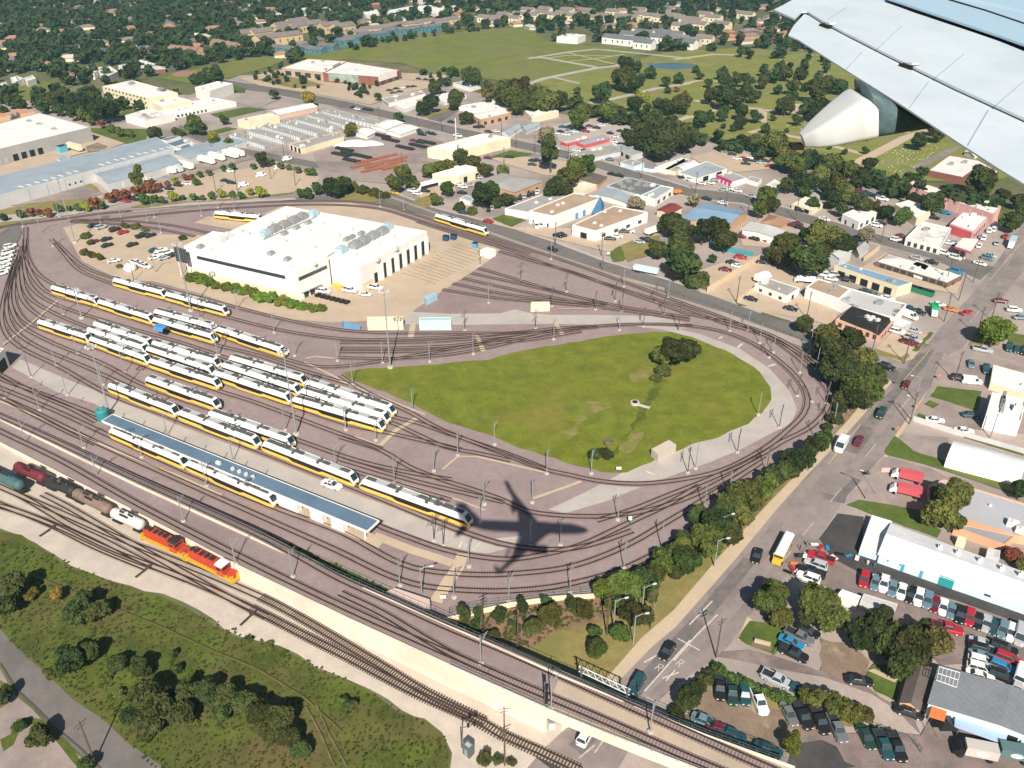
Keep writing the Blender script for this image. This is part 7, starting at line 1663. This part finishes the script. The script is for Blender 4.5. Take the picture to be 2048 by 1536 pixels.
trees(3, '50,600,58 215,550,50 320,560,70 290,645,36 280,680,30 395,650,46 165,690,52 210,670,36 385,710,46 480,680,36 540,745,32 410,820,48 345,750,20 610,640,25 720,700,32 655,610,55 610,520,30 840,520,72 850,625,70 925,640,62 820,900,34 1145,960,46 1120,880,22 1000,885,20 1550,780,50 1440,820,50 1520,750,40 420,540,50 370,600,36 470,560,40 690,560,40 780,600,36 130,400,24 150,440,24 200,480,30 300,470,42 370,460,42 290,420,40 430,470,40 520,470,42 590,440,40 660,420,46 740,440,46 700,500,46 900,480,50 980,500,46 1000,560,44 1120,790,30 910,860,16 660,760,16 580,690,18 290,735,18', 'd')
trees(3, '930,945,58,o 1030,990,50,o 600,830,78,o 540,845,60,o 480,820,45,o 660,900,56,o 700,950,60,o 640,940,50,o 760,1050,72 850,1035,70,o 900,1100,60 960,1050,60,o 1000,1120,70,o 1090,1045,60 1450,1000,40 1390,1040,46 1800,1050,88 1740,1110,42 1830,1095,50 1520,1190,70 1400,1160,42 1250,1080,58,b 1180,1065,50,b 1310,1095,50,b 2020,1170,50 1990,1290,60 1920,1140,42 1110,1205,58,o 1170,1215,48 1240,1235,48 1340,1255,58,m 840,1360,88,o 780,1375,60 960,1390,78,o 1000,1430,70 1130,1370,50,p 650,1430,88,o 600,1480,60,o 880,1470,50 230,1325,88 170,1350,70 30,1340,68 300,1400,70 545,1140,62,m 500,1220,50,m 565,1190,52 660,1075,50 770,1110,40 930,1170,50 980,1225,40 120,1165,40,p 1930,1300,40 2040,1240,50 820,1180,40 1060,1160,40 740,1000,50,o', 'd')
trees(1, '800,1030,44,m,t 1530,930,46,o 1250,800,44,y 1260,825,36 1340,830,32,o 1140,710,50,o 1120,740,40,o 1170,745,40 900,775,46 1310,700,26 1040,775,40,b 1810,570,46,y 1600,545,32 1250,440,60 1200,450,42 1135,455,32 390,560,46 300,580,50 420,600,56 500,600,60 570,640,70 640,640,60 440,645,50 530,580,50 340,630,40 480,670,36,o 530,700,30,o 590,720,28,r 650,745,28,o 700,770,28,o 760,775,25,o 120,600,36 60,590,40 250,620,40 20,640,30', 'd')
trees(1, '640,1150,36 690,1142,34 735,1132,34 790,1112,34 830,1107,28 880,1092,38 930,1082,20 980,1070,20 1085,1037,20 1125,1032,20 175,1237,30 230,1240,26 280,1237,30 545,1182,40 1170,1017,22,o 1220,1007,22,o 1025,1052,24,y 500,1197,34,y 590,1197,26,m 455,1207,26,m 340,1217,26,o 400,1217,20,o 120,1252,25,d 20,1267,26,d', 'r')
trees(1, '840,1162,34 900,1157,26 945,1162,22 1010,1147,30,y 1065,1152,18 1125,1147,24,g 1185,1152,18 1240,1137,26 1295,1132,26,y 1360,1132,24 1410,1142,22 1465,1117,26,y 1525,1122,32,y 1145,1062,24 1310,980,22 1360,970,24 1480,970,22 1590,945,25,o 1640,965,25,o 1690,975,20,o 1740,990,24,o 1800,1000,26,o 1830,1000,26,m', 'm')
trees(1, '1760,1130,26 1800,1122,36 1860,1102,36 1950,1088,62 2020,1082,52', 'd')
trees(1, '500,1380,30 530,1420,24 730,1320,28 790,1322,28 850,1342,24 1070,1392,26 490,1475,28 540,1490,30 590,1510,24', 'o', 'bush')
trees(4, '500,15,26 560,30,26 700,95,20', 'o', 'bush')
trees('M', '170,620,59 240,640,62 300,660,56 350,685,43 420,692,51 500,712,56 560,727,51 630,742,56 700,767,67 770,782,62 850,802,56 930,827,56 1000,847,51 1080,857,51 1150,857,43', 'g', 'bush')
trees('M', '500,680,30 590,690,30 650,710,26 770,745,30 800,740,28 860,770,26', 'p', 'bush')
# ---- the ones largest in the photograph are things, the rest joins the far wood
TREES.sort(key=lambda t: -t[1])
KTREE = [t for t in TREES if t[3] != 'bush'][:292]
KBUSH = [t for t in TREES if t[3] == 'bush']
REST = [t for t in TREES if t[3] != 'bush'][292:]
SHW = dict(round='broadleaf tree', tall='tall narrow tree', cone='clipped conical tree', bush='low bush')
def crown_place(p, rpx, sh):
    hk = dict(round=1.2, tall=1.9, cone=1.7, bush=.5)[sh]
    R0 = rpx * 3.0 * mpp(p) / 3.0 if False else rpx * mpp_flat(p)
    z = R0 * hk
    P = G(p, z)
    return P, R0, z
def mpp_flat(p):
    d = ray(p); t = -CAM_H / d[2]
    return t * 1.0 / F_PX
idx = 0
for p, rpx, kk, sh, near in KTREE + KBUSH:
    P, R0, z = crown_place(p, rpx, sh)
    idx += 1
    nm = dict(round='broadleaf_tree', tall='broadleaf_tree', cone='conical_tree', bush='bush')[sh]
    base = (P[0], P[1], 0)
    if p[0] > 1100 and p[1] > 1340 and False: pass
    o = thing(nm, LW[kk] + ' ' + SHW[sh] + ' by the ' + near_name(base, TOWN + YARD[:0]), 'tree' if sh != 'bush' else 'bush', base, 0, 'bushes and hedge plants' if sh == 'bush' else 'trees')
    c = inst('crown', crown_mesh(kk, sh, idx % 4), o, (0, 0, z), random.uniform(0, 6.28), (R0 * random.uniform(.95, 1.1), R0 * random.uniform(.95, 1.1), R0))
    if sh != 'bush': inst('trunk', TRUNK[idx % 3], o, (0, 0, 0), random.uniform(0, 6.28), (R0 * .8, R0 * .8, z * .72))
    else: inst('stem', TRUNK[idx % 3], o, (0, 0, 0), 0, (R0 * .4, R0 * .4, z * .5))
# ------------------------------------------------------------------ the far suburb
BLOCK = []       # clearings: discs (x, y, r)
def house(text, P, ang, lx, ly, h, wall, roof, rh, hip=False, name='house', cat='house', group=None, wins=True):
    r_ = thing(name, text, cat, P, ang, group)
    w = MB(); w.box((0, 0, 0), (lx, ly, h))
    if not hip: w.add([(lx / 2, -ly / 2, h), (lx / 2, ly / 2, h), (lx / 2, 0, h + rh), (-lx / 2, -ly / 2, h), (-lx / 2, ly / 2, h), (-lx / 2, 0, h + rh)], [(0, 1, 2), (4, 3, 5)])
    w.build('wall', wall, r_)
    o_ = .5; hx, hy, i = lx / 2 + o_, ly / 2 + o_, (ly / 2 if hip else 0)
    w = MB(); T = [(-hx, -hy, h - .1), (hx, -hy, h - .1), (hx - i, 0, h + rh), (-hx + i, 0, h + rh), (-hx, hy, h - .1), (hx, hy, h - .1)]
    w.add(T, [(0, 1, 2, 3), (5, 4, 3, 2), (1, 5, 2), (4, 0, 3)] if hip else [(0, 1, 2, 3), (5, 4, 3, 2)]); w.build('roof', roof, r_, fix=False)
    if wins:
        for sx in (-.3, 0, .3): w = MB(); w.box((sx * lx, -ly / 2, h * .35), (1.3, .12, h * .35)); w.build('window', m_win, r_)
    BLOCK.append((P[0], P[1], max(lx, ly) * .55))
    return r_
w_teal = wm('teal_siding', (.09, .22, .25)); w_sand = wm('sand_siding', (.62, .46, .28)); r_taupe = wm('taupe_shingles', (.23, .19, .175), var=.15); r_slate = wm('slate_shingles', (.155, .16, .17), var=.15); r_rose = wm('rose_brown_shingles', (.30, .19, .16), var=.15)
def rowhouses(k, s, text, dirv, lx, ly, h, wall, roof, rh, group, hip=False, name='apartment_house'):
    for i, p in enumerate(pts(k, s)):
        house(text, G(p), heading(p, *dirv) + random.uniform(-.06, .06), lx * random.uniform(.9, 1.1), ly, h, wall, roof, rh, hip, name, 'apartment block', group)
rowhouses(2, '70,250 150,232 225,225 300,205 380,200 450,190 520,185 590,175 30,265', 'teal-walled apartment house with a grey roof along the big field', (1, -.12), 20, 11, 5.5, w_teal, r_slate, 2.6, 'teal apartment houses')
rowhouses(2, '100,215 180,195 260,185 340,170 420,165 500,150 580,150 650,140', 'grey-roofed apartment house behind the teal row', (1, -.1), 22, 11, 5.5, w_sand, r_taupe, 2.6, 'second row of apartment houses')
rowhouses(1, '1450,235 1530,230 1620,260 1700,250 1560,265 1680,215 1760,190 1830,180 1740,165 1930,190 2010,195 1660,190', 'tan apartment block with a taupe gabled roof above the playing field', (1, -.15), 26, 14, 8, w_sand, r_taupe, 3.6, 'tan apartment blocks')
rowhouses(1, '1040,320 1090,325 1140,330 1190,335 1330,295 1370,300 1290,285', 'rose brick terrace house by the playing field', (1, .15), 17, 11, 6, w_tan, r_rose, 3, 'rose brick terraces')
rowhouses(1, '1650,300 1720,310 1790,300 1850,310 1920,290', 'teal low house at the playing field street', (1, .1), 20, 10, 4, w_teal, r_slate, 2.4, 'teal low houses')
rowhouses(2, '1600,255 1640,260 1740,270 1780,285 1850,250 1930,260 1990,275 2030,285 1700,235 1780,225 1880,225 1960,235', 'white-walled apartment house with a slate roof beyond the cemetery', (1, .1), 20, 12, 6.5, w_white, r_slate, 3, 'white apartment houses')
rowhouses(2, '850,130 880,150 910,135 960,115 1010,135 1050,110 1120,115 1180,100 1240,115 1300,105 1360,120 1420,110 1470,130 1540,120 1590,135 1650,125 1700,130 1750,110 1820,120 1880,130 1950,120 2010,140 1100,85 1200,80 1330,85 1450,90 1600,95 1750,85 1900,95', 'small gabled house in the estate behind the big field', (1, .08), 18, 10, 6, w_cream, r_taupe, 3, 'estate houses')
rowhouses(3, '20,130 60,140 120,145 180,110 230,130 150,170 280,170 420,110 90,165 40,180 100,270 30,255 180,255', 'gabled house in the estate beside the wing tip', (1, .1), 19, 11, 6, w_cream, r_taupe, 3, 'estate houses by the wing')
for tx, k, s, dr in (('long white school-like roof far beyond the big field', 2, '265,65 420,35 660,28 690,40 470,65 300,88', 8), ('white hall roof at the far left of the white roof', 2, '130,70 215,55 230,75 150,88', 10), ('white shed at the field corner by the dark trees', 2, '1268,215 1330,198 1438,205 1390,222', 22)):
    bldg('hall', tx, 'hall', k, s, None, w_white, r_white, h=6 if k != 1 else 5, par=.2); q = G(pts(k, s)[0]); q2 = G(pts(k, s)[2]); BLOCK.append(((q[0] + q2[0]) / 2, (q[1] + q2[1]) / 2, 30))
for tx, s in (('white flat-roofed block at the left end of the far white row', '440,425 520,390 600,395 550,430'), ('white flat-roofed block in the middle of the far white row', '575,415 640,385 690,420 600,460'), ('white workshop left of the dark tree clump', '690,385 740,375 820,400 760,420'), ('grey-white workshop with a lantern roof above the school', '740,355 800,345 910,375 850,395'), ('white house by the left playing field', '60,455 100,445 140,460 90,480'), ('white house right of its twin by the left playing field', '140,455 190,440 210,460 160,475'), ('white house at the very left by the playing field', '0,490 40,480 50,510 0,520')):
    bldg('hall', tx, 'hall', 1, s, None, w_white, r_white2, h=5, par=.2); q = G(pts(1, s)[0]); q2 = G(pts(1, s)[2]); BLOCK.append(((q[0] + q2[0]) / 2, (q[1] + q2[1]) / 2, 16))
CL = [[G(p)[:2] for p in pts(k, s)] for k, s in ((1, '0,530 270,475 420,510 160,590 60,600'), (1, '910,470 1000,420 1200,385 1500,335 1690,345 1600,390 1340,465 1250,500 1800,600 1500,640 1100,500'), (0, '600,110 690,98 830,73 960,58 1060,58 1100,83 1250,96 1330,105 1500,95 1660,110 1810,200 1910,280 2070,345 2000,420 1560,310 1330,260 1060,200 830,150 600,140'),
      (0, '-200,240 60,205 200,160 430,150 560,128 830,140 1060,215 1330,270 1560,310 1800,370 2060,420 2250,470 2500,1000 2300,1700 -300,1700 -300,260'))]
DEX = [G(px(1, x, y)) for x, y in ()]
rr = np.random.default_rng(5)
NH = 0
def free(x, y, r):
    return all((x - a) ** 2 + (y - b_) ** 2 > (r + c) ** 2 for a, b_, c in BLOCK)
HT = ('clay-roofed bungalow scattered among the trees of the far left suburb', 'taupe-roofed bungalow scattered among the trees of the far left suburb', 'pale-roofed bungalow scattered among the trees of the far left suburb', 'slate-roofed bungalow scattered among the trees of the far left suburb')
HR = (r_clay, r_taupe, wm('pale_shingles', (.50, .47, .43)), r_slate)
ang0 = .35
for gx in np.arange(-50, 62):
    for gy in np.arange(0, 50):
        u, v = gx * 24.0 + rr.uniform(-5, 5), 480 + gy * 31.0 + rr.uniform(-6, 6)
        x, y = u * math.cos(ang0) - (v - 900) * math.sin(ang0), 900 + u * math.sin(ang0) + (v - 900) * math.cos(ang0)
        if rr.random() < .30 or y < 500 or y > 1750: continue
        q = to_px((x, y, 0))
        if not (-20 < q[0] < 1600 and -8 < q[1] < 200): continue
        if any(inside((x, y), c) for c in CL) or not free(x, y, 14): continue
        if NH >= 285: continue
        NH += 1; i = int(rr.choice(4, p=(.36, .3, .14, .2)))
        side = 'left' if q[0] < 700 else 'middle' if q[0] < 1150 else 'right'
        o = house(HT[i].replace('left', side), (x, y, 0), ang0 + (math.pi / 2 if rr.random() < .35 else 0), rr.uniform(14, 21), rr.uniform(9, 12), 3.2, (w_tan, w_cream, w_brick, w_lgrey)[int(rr.integers(4))], HR[i], rr.uniform(1.9, 2.8), True, 'house', 'house', HT[i].replace('left', side), wins=False)
        o['same'] = 1
# the wood: too many trees to tell apart
protos = [crown_np(64, 100 + i, .8, 6, .34) for i in range(6)]
TV, n_far = [], 0
tries = 0
cand = []
zone_x = rr.uniform(-1150, 1250, 60000); zone_y = rr.uniform(440, 1900, 60000)
grid = {}
for x, y in zip(zone_x, zone_y):
    q = to_px((x, y, 0))
    if not (-60 < q[0] < 2100 and -40 < q[1] < 260): continue
    key = (int(x // 8.6), int(y // 8.6))
    if key in grid: continue
    if any(inside((x, y), c) for c in CL): continue
    if q[0] > 640 and q[0] < 1560 and q[1] > 25 and rr.random() < .62: continue
    if rr.random() < .40: continue
    if not free(x, y, 3.2): continue
    grid[key] = 1; cand.append((x, y, rr.uniform(3.6, 6.6)))
for s, n_, r0 in (('-200,215 60,180 150,172 200,160 330,180 380,200 200,240 60,215', 60, 3.5), ('1330,105 1480,92 1660,105 1800,195 1700,170 1560,130', 22, 4.0), ('1560,60 1700,100 2000,300 2060,330 1900,270', 24, 5.), ('600,112 690,98 830,73 960,58 960,63 830,79 690,106', 26, 3.), ('1190,230 1330,262 1560,312 1790,375 2000,425 2000,440 1780,395 1560,330 1330,280 1200,245', 110, 3.6), ('1420,150 1560,130 1700,180 1780,230 1640,240 1480,200', 16, 3.6), ('500,150 560,135 650,150 760,172 740,205 640,185 520,168', 60, 2.0), ('840,150 905,140 940,165 860,180', 14, 3.)):
    poly = [G(p)[:2] for p in pts(0, s)]
    xs, ys = [p[0] for p in poly], [p[1] for p in poly]; m = 0; g = 0
    while m < n_ and g < 8000:
        g += 1; x, y = rr.uniform(min(xs), max(xs)), rr.uniform(min(ys), max(ys))
        if inside((x, y), poly) and free(x, y, 1): cand.append((x, y, r0 * rr.uniform(.7, 1.35))); m += 1
TV = np.concatenate([protos[i % 6] * (R0 * rr.uniform(.9, 1.1), R0 * rr.uniform(.9, 1.1), R0 * rr.uniform(.9, 1.2)) + np.array([x, y, R0 * 1.0]) for i, (x, y, R0) in enumerate(cand)])
fine = [crown_np(300, 500 + i, .9, 9, .17) for i in range(4)]
SM = [(fine[i % 4] * (R0 * 1.05, R0 * 1.05, R0 * 1.1) + np.array([P[0], P[1], R0 * 1.15]), kk) for i, (kk, (P, R0, z)) in enumerate((t[2], crown_place(t[0], t[1], t[3])) for t in REST)]
LF = mat('leaves_far_wood', (.034, .056, .022), var=.5, sc=.035, rough=.8, spec=.1, col2=(.075, .085, .026), amt=.7, sc2=.05, lo=.48, hi=.62)
nf = len(TV) // 4; KO = 'dmoyrpg'
me = quads_mesh('woodland', np.concatenate([TV] + [v for v, kk in SM]), LF)
for kk in KO: me.materials.append(LEAF[kk])
me.polygons.foreach_set('material_index', np.concatenate([np.zeros(nf, np.int32)] + [np.full(300, 1 + KO.index(kk), np.int32) for v, kk in SM]).astype(np.int32))
o = bpy.data.objects.new('woodland', me); COL.objects.link(o); o['kind'] = 'stuff'
# headstones in the cemetery: past counting
GV = MB()
for s, n_ in (('1700,150 1790,185 1880,250 1790,215', 150), ('1600,95 1800,190 1700,200 1540,150', 150), ('1740,330 1790,290 1900,285 1800,355', 120), ('1560,250 1640,240 1700,290 1600,300', 80), ('1400,165 1500,160 1540,190 1420,200', 50)):
    poly = [G(p)[:2] for p in pts(0, s)]; xs, ys = [p[0] for p in poly], [p[1] for p in poly]; m = 0
    while m < n_:
        x, y = rr.uniform(min(xs), max(xs)), rr.uniform(min(ys), max(ys))
        if inside((x, y), poly): GV.box((round(x / 3) * 3 + rr.uniform(-.7, .7), round(y / 4) * 4 + rr.uniform(-.5, .5), 0), (.75, .25, rr.uniform(.4, .9)), rr.uniform(-.1, .1)); m += 1
o = GV.build('headstones', mat('headstone_granite', (.42, .40, .38), var=.3, sc=.3), fix=False); o['kind'] = 'stuff'
# rough growth in the meadow
mv = []
def scatter(poly_px, n_, r0, zk=.5):
    poly = [G(p)[:2] for p in poly_px]; xs, ys = [p[0] for p in poly], [p[1] for p in poly]; m = g = 0; out = []
    while m < n_ and g < n_ * 12:
        g += 1; x, y = rr.uniform(min(xs), max(xs)), rr.uniform(min(ys), max(ys))
        if inside((x, y), poly):
            r1 = r0 * rr.uniform(.5, 1.5); out.append(small[m % 4] * (r1, r1, r1 * .8) + np.array([x, y, r1 * zk])); m += 1
    return np.concatenate(out)
small = [crown_np(16, 300 + i, .5, 4, .42) for i in range(4)]
V = np.concatenate([scatter(pts(0, '-20,1075 92,1104 260,1178 400,1228 564,1296 700,1362 806,1424 892,1474 898,1560 330,1560 205,1438 58,1319 -20,1250'), 3600, .27), scatter(pts(0, '180,918 380,1003 540,1070 690,1138 790,1185 770,1195 513,1082 362,1012'), 420, .35), scatter(pts(8, '660,690 1000,620 1480,560 1640,600 1250,740 1085,850'), 260, .5)])
o = bpy.data.objects.new('undergrowth', quads_mesh('undergrowth', V, mat('weed_leaves', (.062, .075, .017), var=.4, sc=.3, rough=.9, spec=.1, col2=(.12, .09, .04), amt=.7, sc2=.06, lo=.5, hi=.62))); COL.objects.link(o); o['kind'] = 'stuff'
# ------------------------------------------------------------------ the aeroplane
HD = math.radians(-4.0)
fwd = np.array([math.cos(HD), math.sin(HD), 0.0]); lft = np.array([-math.sin(HD), math.cos(HD), 0.0])
Z0, SL = -2.1, .1                       # height of the wing plane below the window, rise per metre outward
def loc3(v): return (float(v @ fwd), float(v @ lft), float(v[2]))
def wing_pt(p, dz=0.0):
    d = ray(p); t = (Z0 + dz) / (d[2] - SL * (d @ lft)); return loc3(d * t)
def side_pt(p, lat):
    d = ray(p); t = lat / (d @ lft); return loc3(d * t)
m_skin = mat('aircraft_paint', (.52, .58, .62), var=.05, sc=1.6, rough=.38, spec=.5, col2=(.42, .49, .54), amt=.5, sc2=.9, obj=True)
m_skin2 = mat('aircraft_blue_grey', (.33, .46, .56), var=.02, sc=.6, rough=.4, spec=.5, obj=True)
m_fair = mat('aircraft_white', (.60, .61, .60), var=.02, rough=.35, spec=.5, obj=True)
m_fair2 = mat('aircraft_dark_grey', (.075, .12, .13), var=.25, sc=2., rough=.5, obj=True)  # dark blue-grey paint of the fairing body and tail fin
m_gap = mat('wing_gap', (.015, .016, .016), var=.1, rough=.6, obj=True)
ap = thing('aeroplane', 'pale blue aeroplane wing with lowered flap reaching across the top right corner', 'aeroplane', (0, 0, CAM_H), HD)
def slab(name, P, th, m):
    w = MB(); n = len(P)
    th = th if hasattr(th, '__len__') else [th] * n
    B = [(p[0], p[1], p[2] - t) for p, t in zip(P, th)]
    w.add(P + B, [tuple(range(n)), tuple(reversed(range(n, 2 * n)))] + [(i, (i + 1) % n, n + (i + 1) % n, n + i) for i in range(n)])
    return w.build(name, m, ap)
W3 = lambda s, dz=0.0: [wing_pt(p, dz) for p in pts(3, s)]
def lerp3(a, b_, t): return tuple(a[i] + (b_[i] - a[i]) * t for i in range(3))
# trailing-edge panel (spoilers and fixed edge) between the two dark gaps
tpn = W3('585,55 640,28 690,0 760,-55 1180,-10 1400,72 1640,152 1880,232 2048,300 2500,470 2500,905 2048,690 1640,505 1270,325 1000,188 860,115 780,65 750,66 705,108 640,80')
slab('spoiler_panel', tpn, .018, m_skin)
flap = W3('762,82 800,92 1000,205 1270,342 1640,522 2048,712 2500,930 2500,1360 2048,1075 1900,985 1660,830 1350,625 1000,405 720,228 668,205 700,150', -.03)
FTH = [.12] * 7 + [.012] * 9; slab('flap', flap, FTH, m_skin)
ins_ = W3('1210,0 1400,60 1640,137 1880,217 2048,284 2500,452 2500,380 2048,240 1640,95 1380,-10 1290,-40', .03)
wbx = W3('1250,-12 1430,48 1640,118 1900,205 2048,258 2500,425', .05) + [(11.3 - 9.8 * (y + .4) / 15.7, y, Z0 + SL * y + .05) for y in (6.5, 8, 9.5, 11, 11.6)]
slab('wing_box', wbx, .02, m_skin2)
for s_ in ('905,108 1010,40 1012,41 907,110', '1190,282 1330,150 1333,152 1193,285', '1530,450 1700,310 1704,312 1534,453', '1880,615 2048,470 2052,474 1884,619'):
    slab('panel_seam', W3(s_, .006), .004, mat('seam_grey', (.33, .38, .41), var=.1, obj=True))
for s_ in ('1100,300 1010,398 1013,400 1103,302', '1490,475 1380,625 1383,627 1493,477', '1840,640 1720,845 1724,848 1844,643'):
    slab('panel_seam', W3(s_, -.022), .004, MATS['seam_grey'])
seam = W3('1600,-5 1830,62 2060,140 2500,290 2500,284 2060,135 1830,57 1610,-8', .058); slab('panel_seam', seam, .012, m_gap)
wh_ = W3('1160,-30 1300,0 1640,125 2048,280 2500,450 2500,480 2048,310 1640,160 1250,20', -.12); slab('gap_floor', wh_, .05, m_gap)
gp2 = W3('740,70 800,82 1000,188 1270,325 1640,505 2048,690 2500,905 2500,950 2048,730 1640,540 1270,360 1000,222 790,105', -.16); slab('gap_floor', gp2, .05, m_gap)
for s in ((912, 150), (1390, 385)):
    c = wing_pt(px(3, *s), -.02); a = wing_pt(px(3, s[0] - 100, s[1] - 50)); an = math.atan2(c[1] - a[1], c[0] - a[0])
    w = MB(); w.box((c[0], c[1], c[2] - .06), (.14, .15, .075), an); w.build('hinge_bracket', m_gap, ap)
    w = MB(); w.box((c[0], c[1] - .015, c[2] + .012), (.055, .07, .02), an); w.build('hinge_pin', m_fair, ap)
# flap track fairing
LAT = 7.15
def ring(a, b_, hw):
    out = []
    for i in range(20):
        t = 2 * math.pi * i / 20; cx_, sx_ = math.cos(t), math.sin(t)
        u = math.copysign(abs(cx_) ** .34, cx_) * hw; v = .5 + .5 * math.copysign(abs(sx_) ** .34, sx_)
        out.append((b_[0] + (a[0] - b_[0]) * v, LAT + u, b_[2] + (a[2] - b_[2]) * v))
    return out
def smooth_rings(T, B, H, n=5):
    TT, BB = catmull(T, .09), catmull(B, .09)
    def at(Q, u):
        f_ = u * (len(Q) - 1); i = min(len(Q) - 2, int(f_)); return tuple(Q[i] + (Q[i + 1] - Q[i]) * (f_ - i))
    return [ring(at(TT, u), at(BB, u), float(np.interp(u, np.linspace(0, 1, len(H)), H))) for u in np.linspace(0, 1, 26)]
aT = [side_pt(p, LAT) for p in pts(3, '742,785 800,737 900,658 1000,583 1060,548 1110,552 1138,578')]
aB = [side_pt(p, LAT) for p in pts(3, '762,852 820,846 900,832 1000,808 1070,790 1110,780 1139,772')]
w = MB(); rg = smooth_rings(aT, aB, [.07, .14, .20, .24, .27, .275, .27]); w.loft(rg, cap=False); w.add(rg[0], [tuple(range(20))]); w.add(rg[-1], [tuple(range(20))]); w.build('fairing_tail', m_fair, ap, smooth=True)
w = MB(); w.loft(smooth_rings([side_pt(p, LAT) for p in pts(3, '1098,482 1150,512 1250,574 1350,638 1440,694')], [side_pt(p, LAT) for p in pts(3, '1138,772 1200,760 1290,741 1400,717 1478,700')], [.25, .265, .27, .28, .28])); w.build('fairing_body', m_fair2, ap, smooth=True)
w = MB(); w.box((aT[0][0] - .02, LAT, aB[0][2] - .02), (.10, .14, .03)); w.build('drain_mast', m_gap, ap)
# the rest of the aircraft, outside the frame: it throws the shadow on the yard
AX = -1.62                              # fuselage axis, to the right of the window
FZ = -.25
def circ(x, r_, z=FZ, n=20): return [(x, AX + math.cos(2 * math.pi * i / n) * r_, z + math.sin(2 * math.pi * i / n) * r_) for i in range(n)]
w = MB(); w.loft([circ(x, r_ * .78, z) for x, r_, z in ((22.8, .15, -.6), (22.2, .75, -.5), (20.8, 1.35, -.4), (18.6, 1.75, FZ), (16, 1.88, FZ), (-1, 1.88, FZ), (-4, 1.7, -.1), (-7.5, 1.1, .3), (-10.3, .4, .7), (-10.8, .15, .75))]); w.build('fuselage', m_fair, ap, smooth=True)
def wsec(xl, xt, y, z, th):
    c = xl - xt
    return [(xl, y, z), (xl - c * .15, y, z + th * .5), (xl - c * .45, y, z + th * .55), (xt, y, z + .02), (xt, y, z - .02), (xl - c * .45, y, z - th * .45), (xl - c * .15, y, z - th * .4)]
def wz(y): return Z0 + SL * y
for sg in (1, -1):
    Yr = lambda y: AX + sg * (y - AX)
    secs = [(13.0, 4.6, AX, -2.05, .7), (11.6, 4.9, -.4, -2.1, .7), (8.9, 4.3, 4.0, wz(4.0) - .12, .5), (5.6, 3.55, 9.2, wz(9.2) - .10, .28), (3.9, 2.2, 11.6, wz(11.6) - .04, .24), (1.8, .5, 15.3, wz(15.3), .14)]
    w = MB(); w.loft([wsec(xl, xt, Yr(y), z, th) for xl, xt, y, z, th in secs]); w.build('wing', m_skin2, ap)
    w = MB(); w.loft([wsec(2.0, .5, Yr(15.3), wz(15.3), .12), wsec(.9, -.2, Yr(15.55), wz(15.5) + 2.2, .08)]); w.build('winglet', m_fair, ap)
    w = MB(); w.loft([wsec(-6.6, -9.6, Yr(-1.2), .45, .3), wsec(-9.8, -11.0, Yr(4.6), .95, .12)]); w.build('tailplane', m_skin2, ap)
    w = MB(); w.loft([[(x, Yr(2.95) + math.cos(2 * math.pi * i / 16) * r_, -3.3 + math.sin(2 * math.pi * i / 16) * r_) for i in range(16)] for x, r_ in ((12.4, .85), (12.0, 1.0), (10, 1.05), (8.2, .8), (7.0, .45))]); w.build('engine', m_fair, ap, smooth=True)
    if sg < 0: slab('flap', [(x, 2 * AX - y, z) for x, y, z in flap][::-1], .05, m_skin)
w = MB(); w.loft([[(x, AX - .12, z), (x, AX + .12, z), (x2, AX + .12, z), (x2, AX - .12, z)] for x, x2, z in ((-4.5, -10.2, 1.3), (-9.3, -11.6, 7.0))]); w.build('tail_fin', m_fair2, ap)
retire_protos()
bpy.context.view_layer.update()
finish_labels()
# ------------------------------------------------------------------ haze: thin air over the whole place
HZ = 0.00023
w = MB(); w.box((0, 6500, -1.0), (13800, 13500, CAM_H + 9.0))
hz = w.build('haze', []); hz['kind'] = 'stuff'
hm = bpy.data.materials.new('haze_air'); hm.use_nodes = True; hn = hm.node_tree
hn.nodes.remove(hn.nodes['Principled BSDF']); pv = hn.nodes.new('ShaderNodeVolumePrincipled')
pv.inputs['Color'].default_value = (.24, .46, .52, 1); pv.inputs['Density'].default_value = HZ; pv.inputs['Anisotropy'].default_value = .2
hn.links.new(pv.outputs[0], hn.nodes['Material Output'].inputs['Volume'])
hz.data.materials.append(hm)
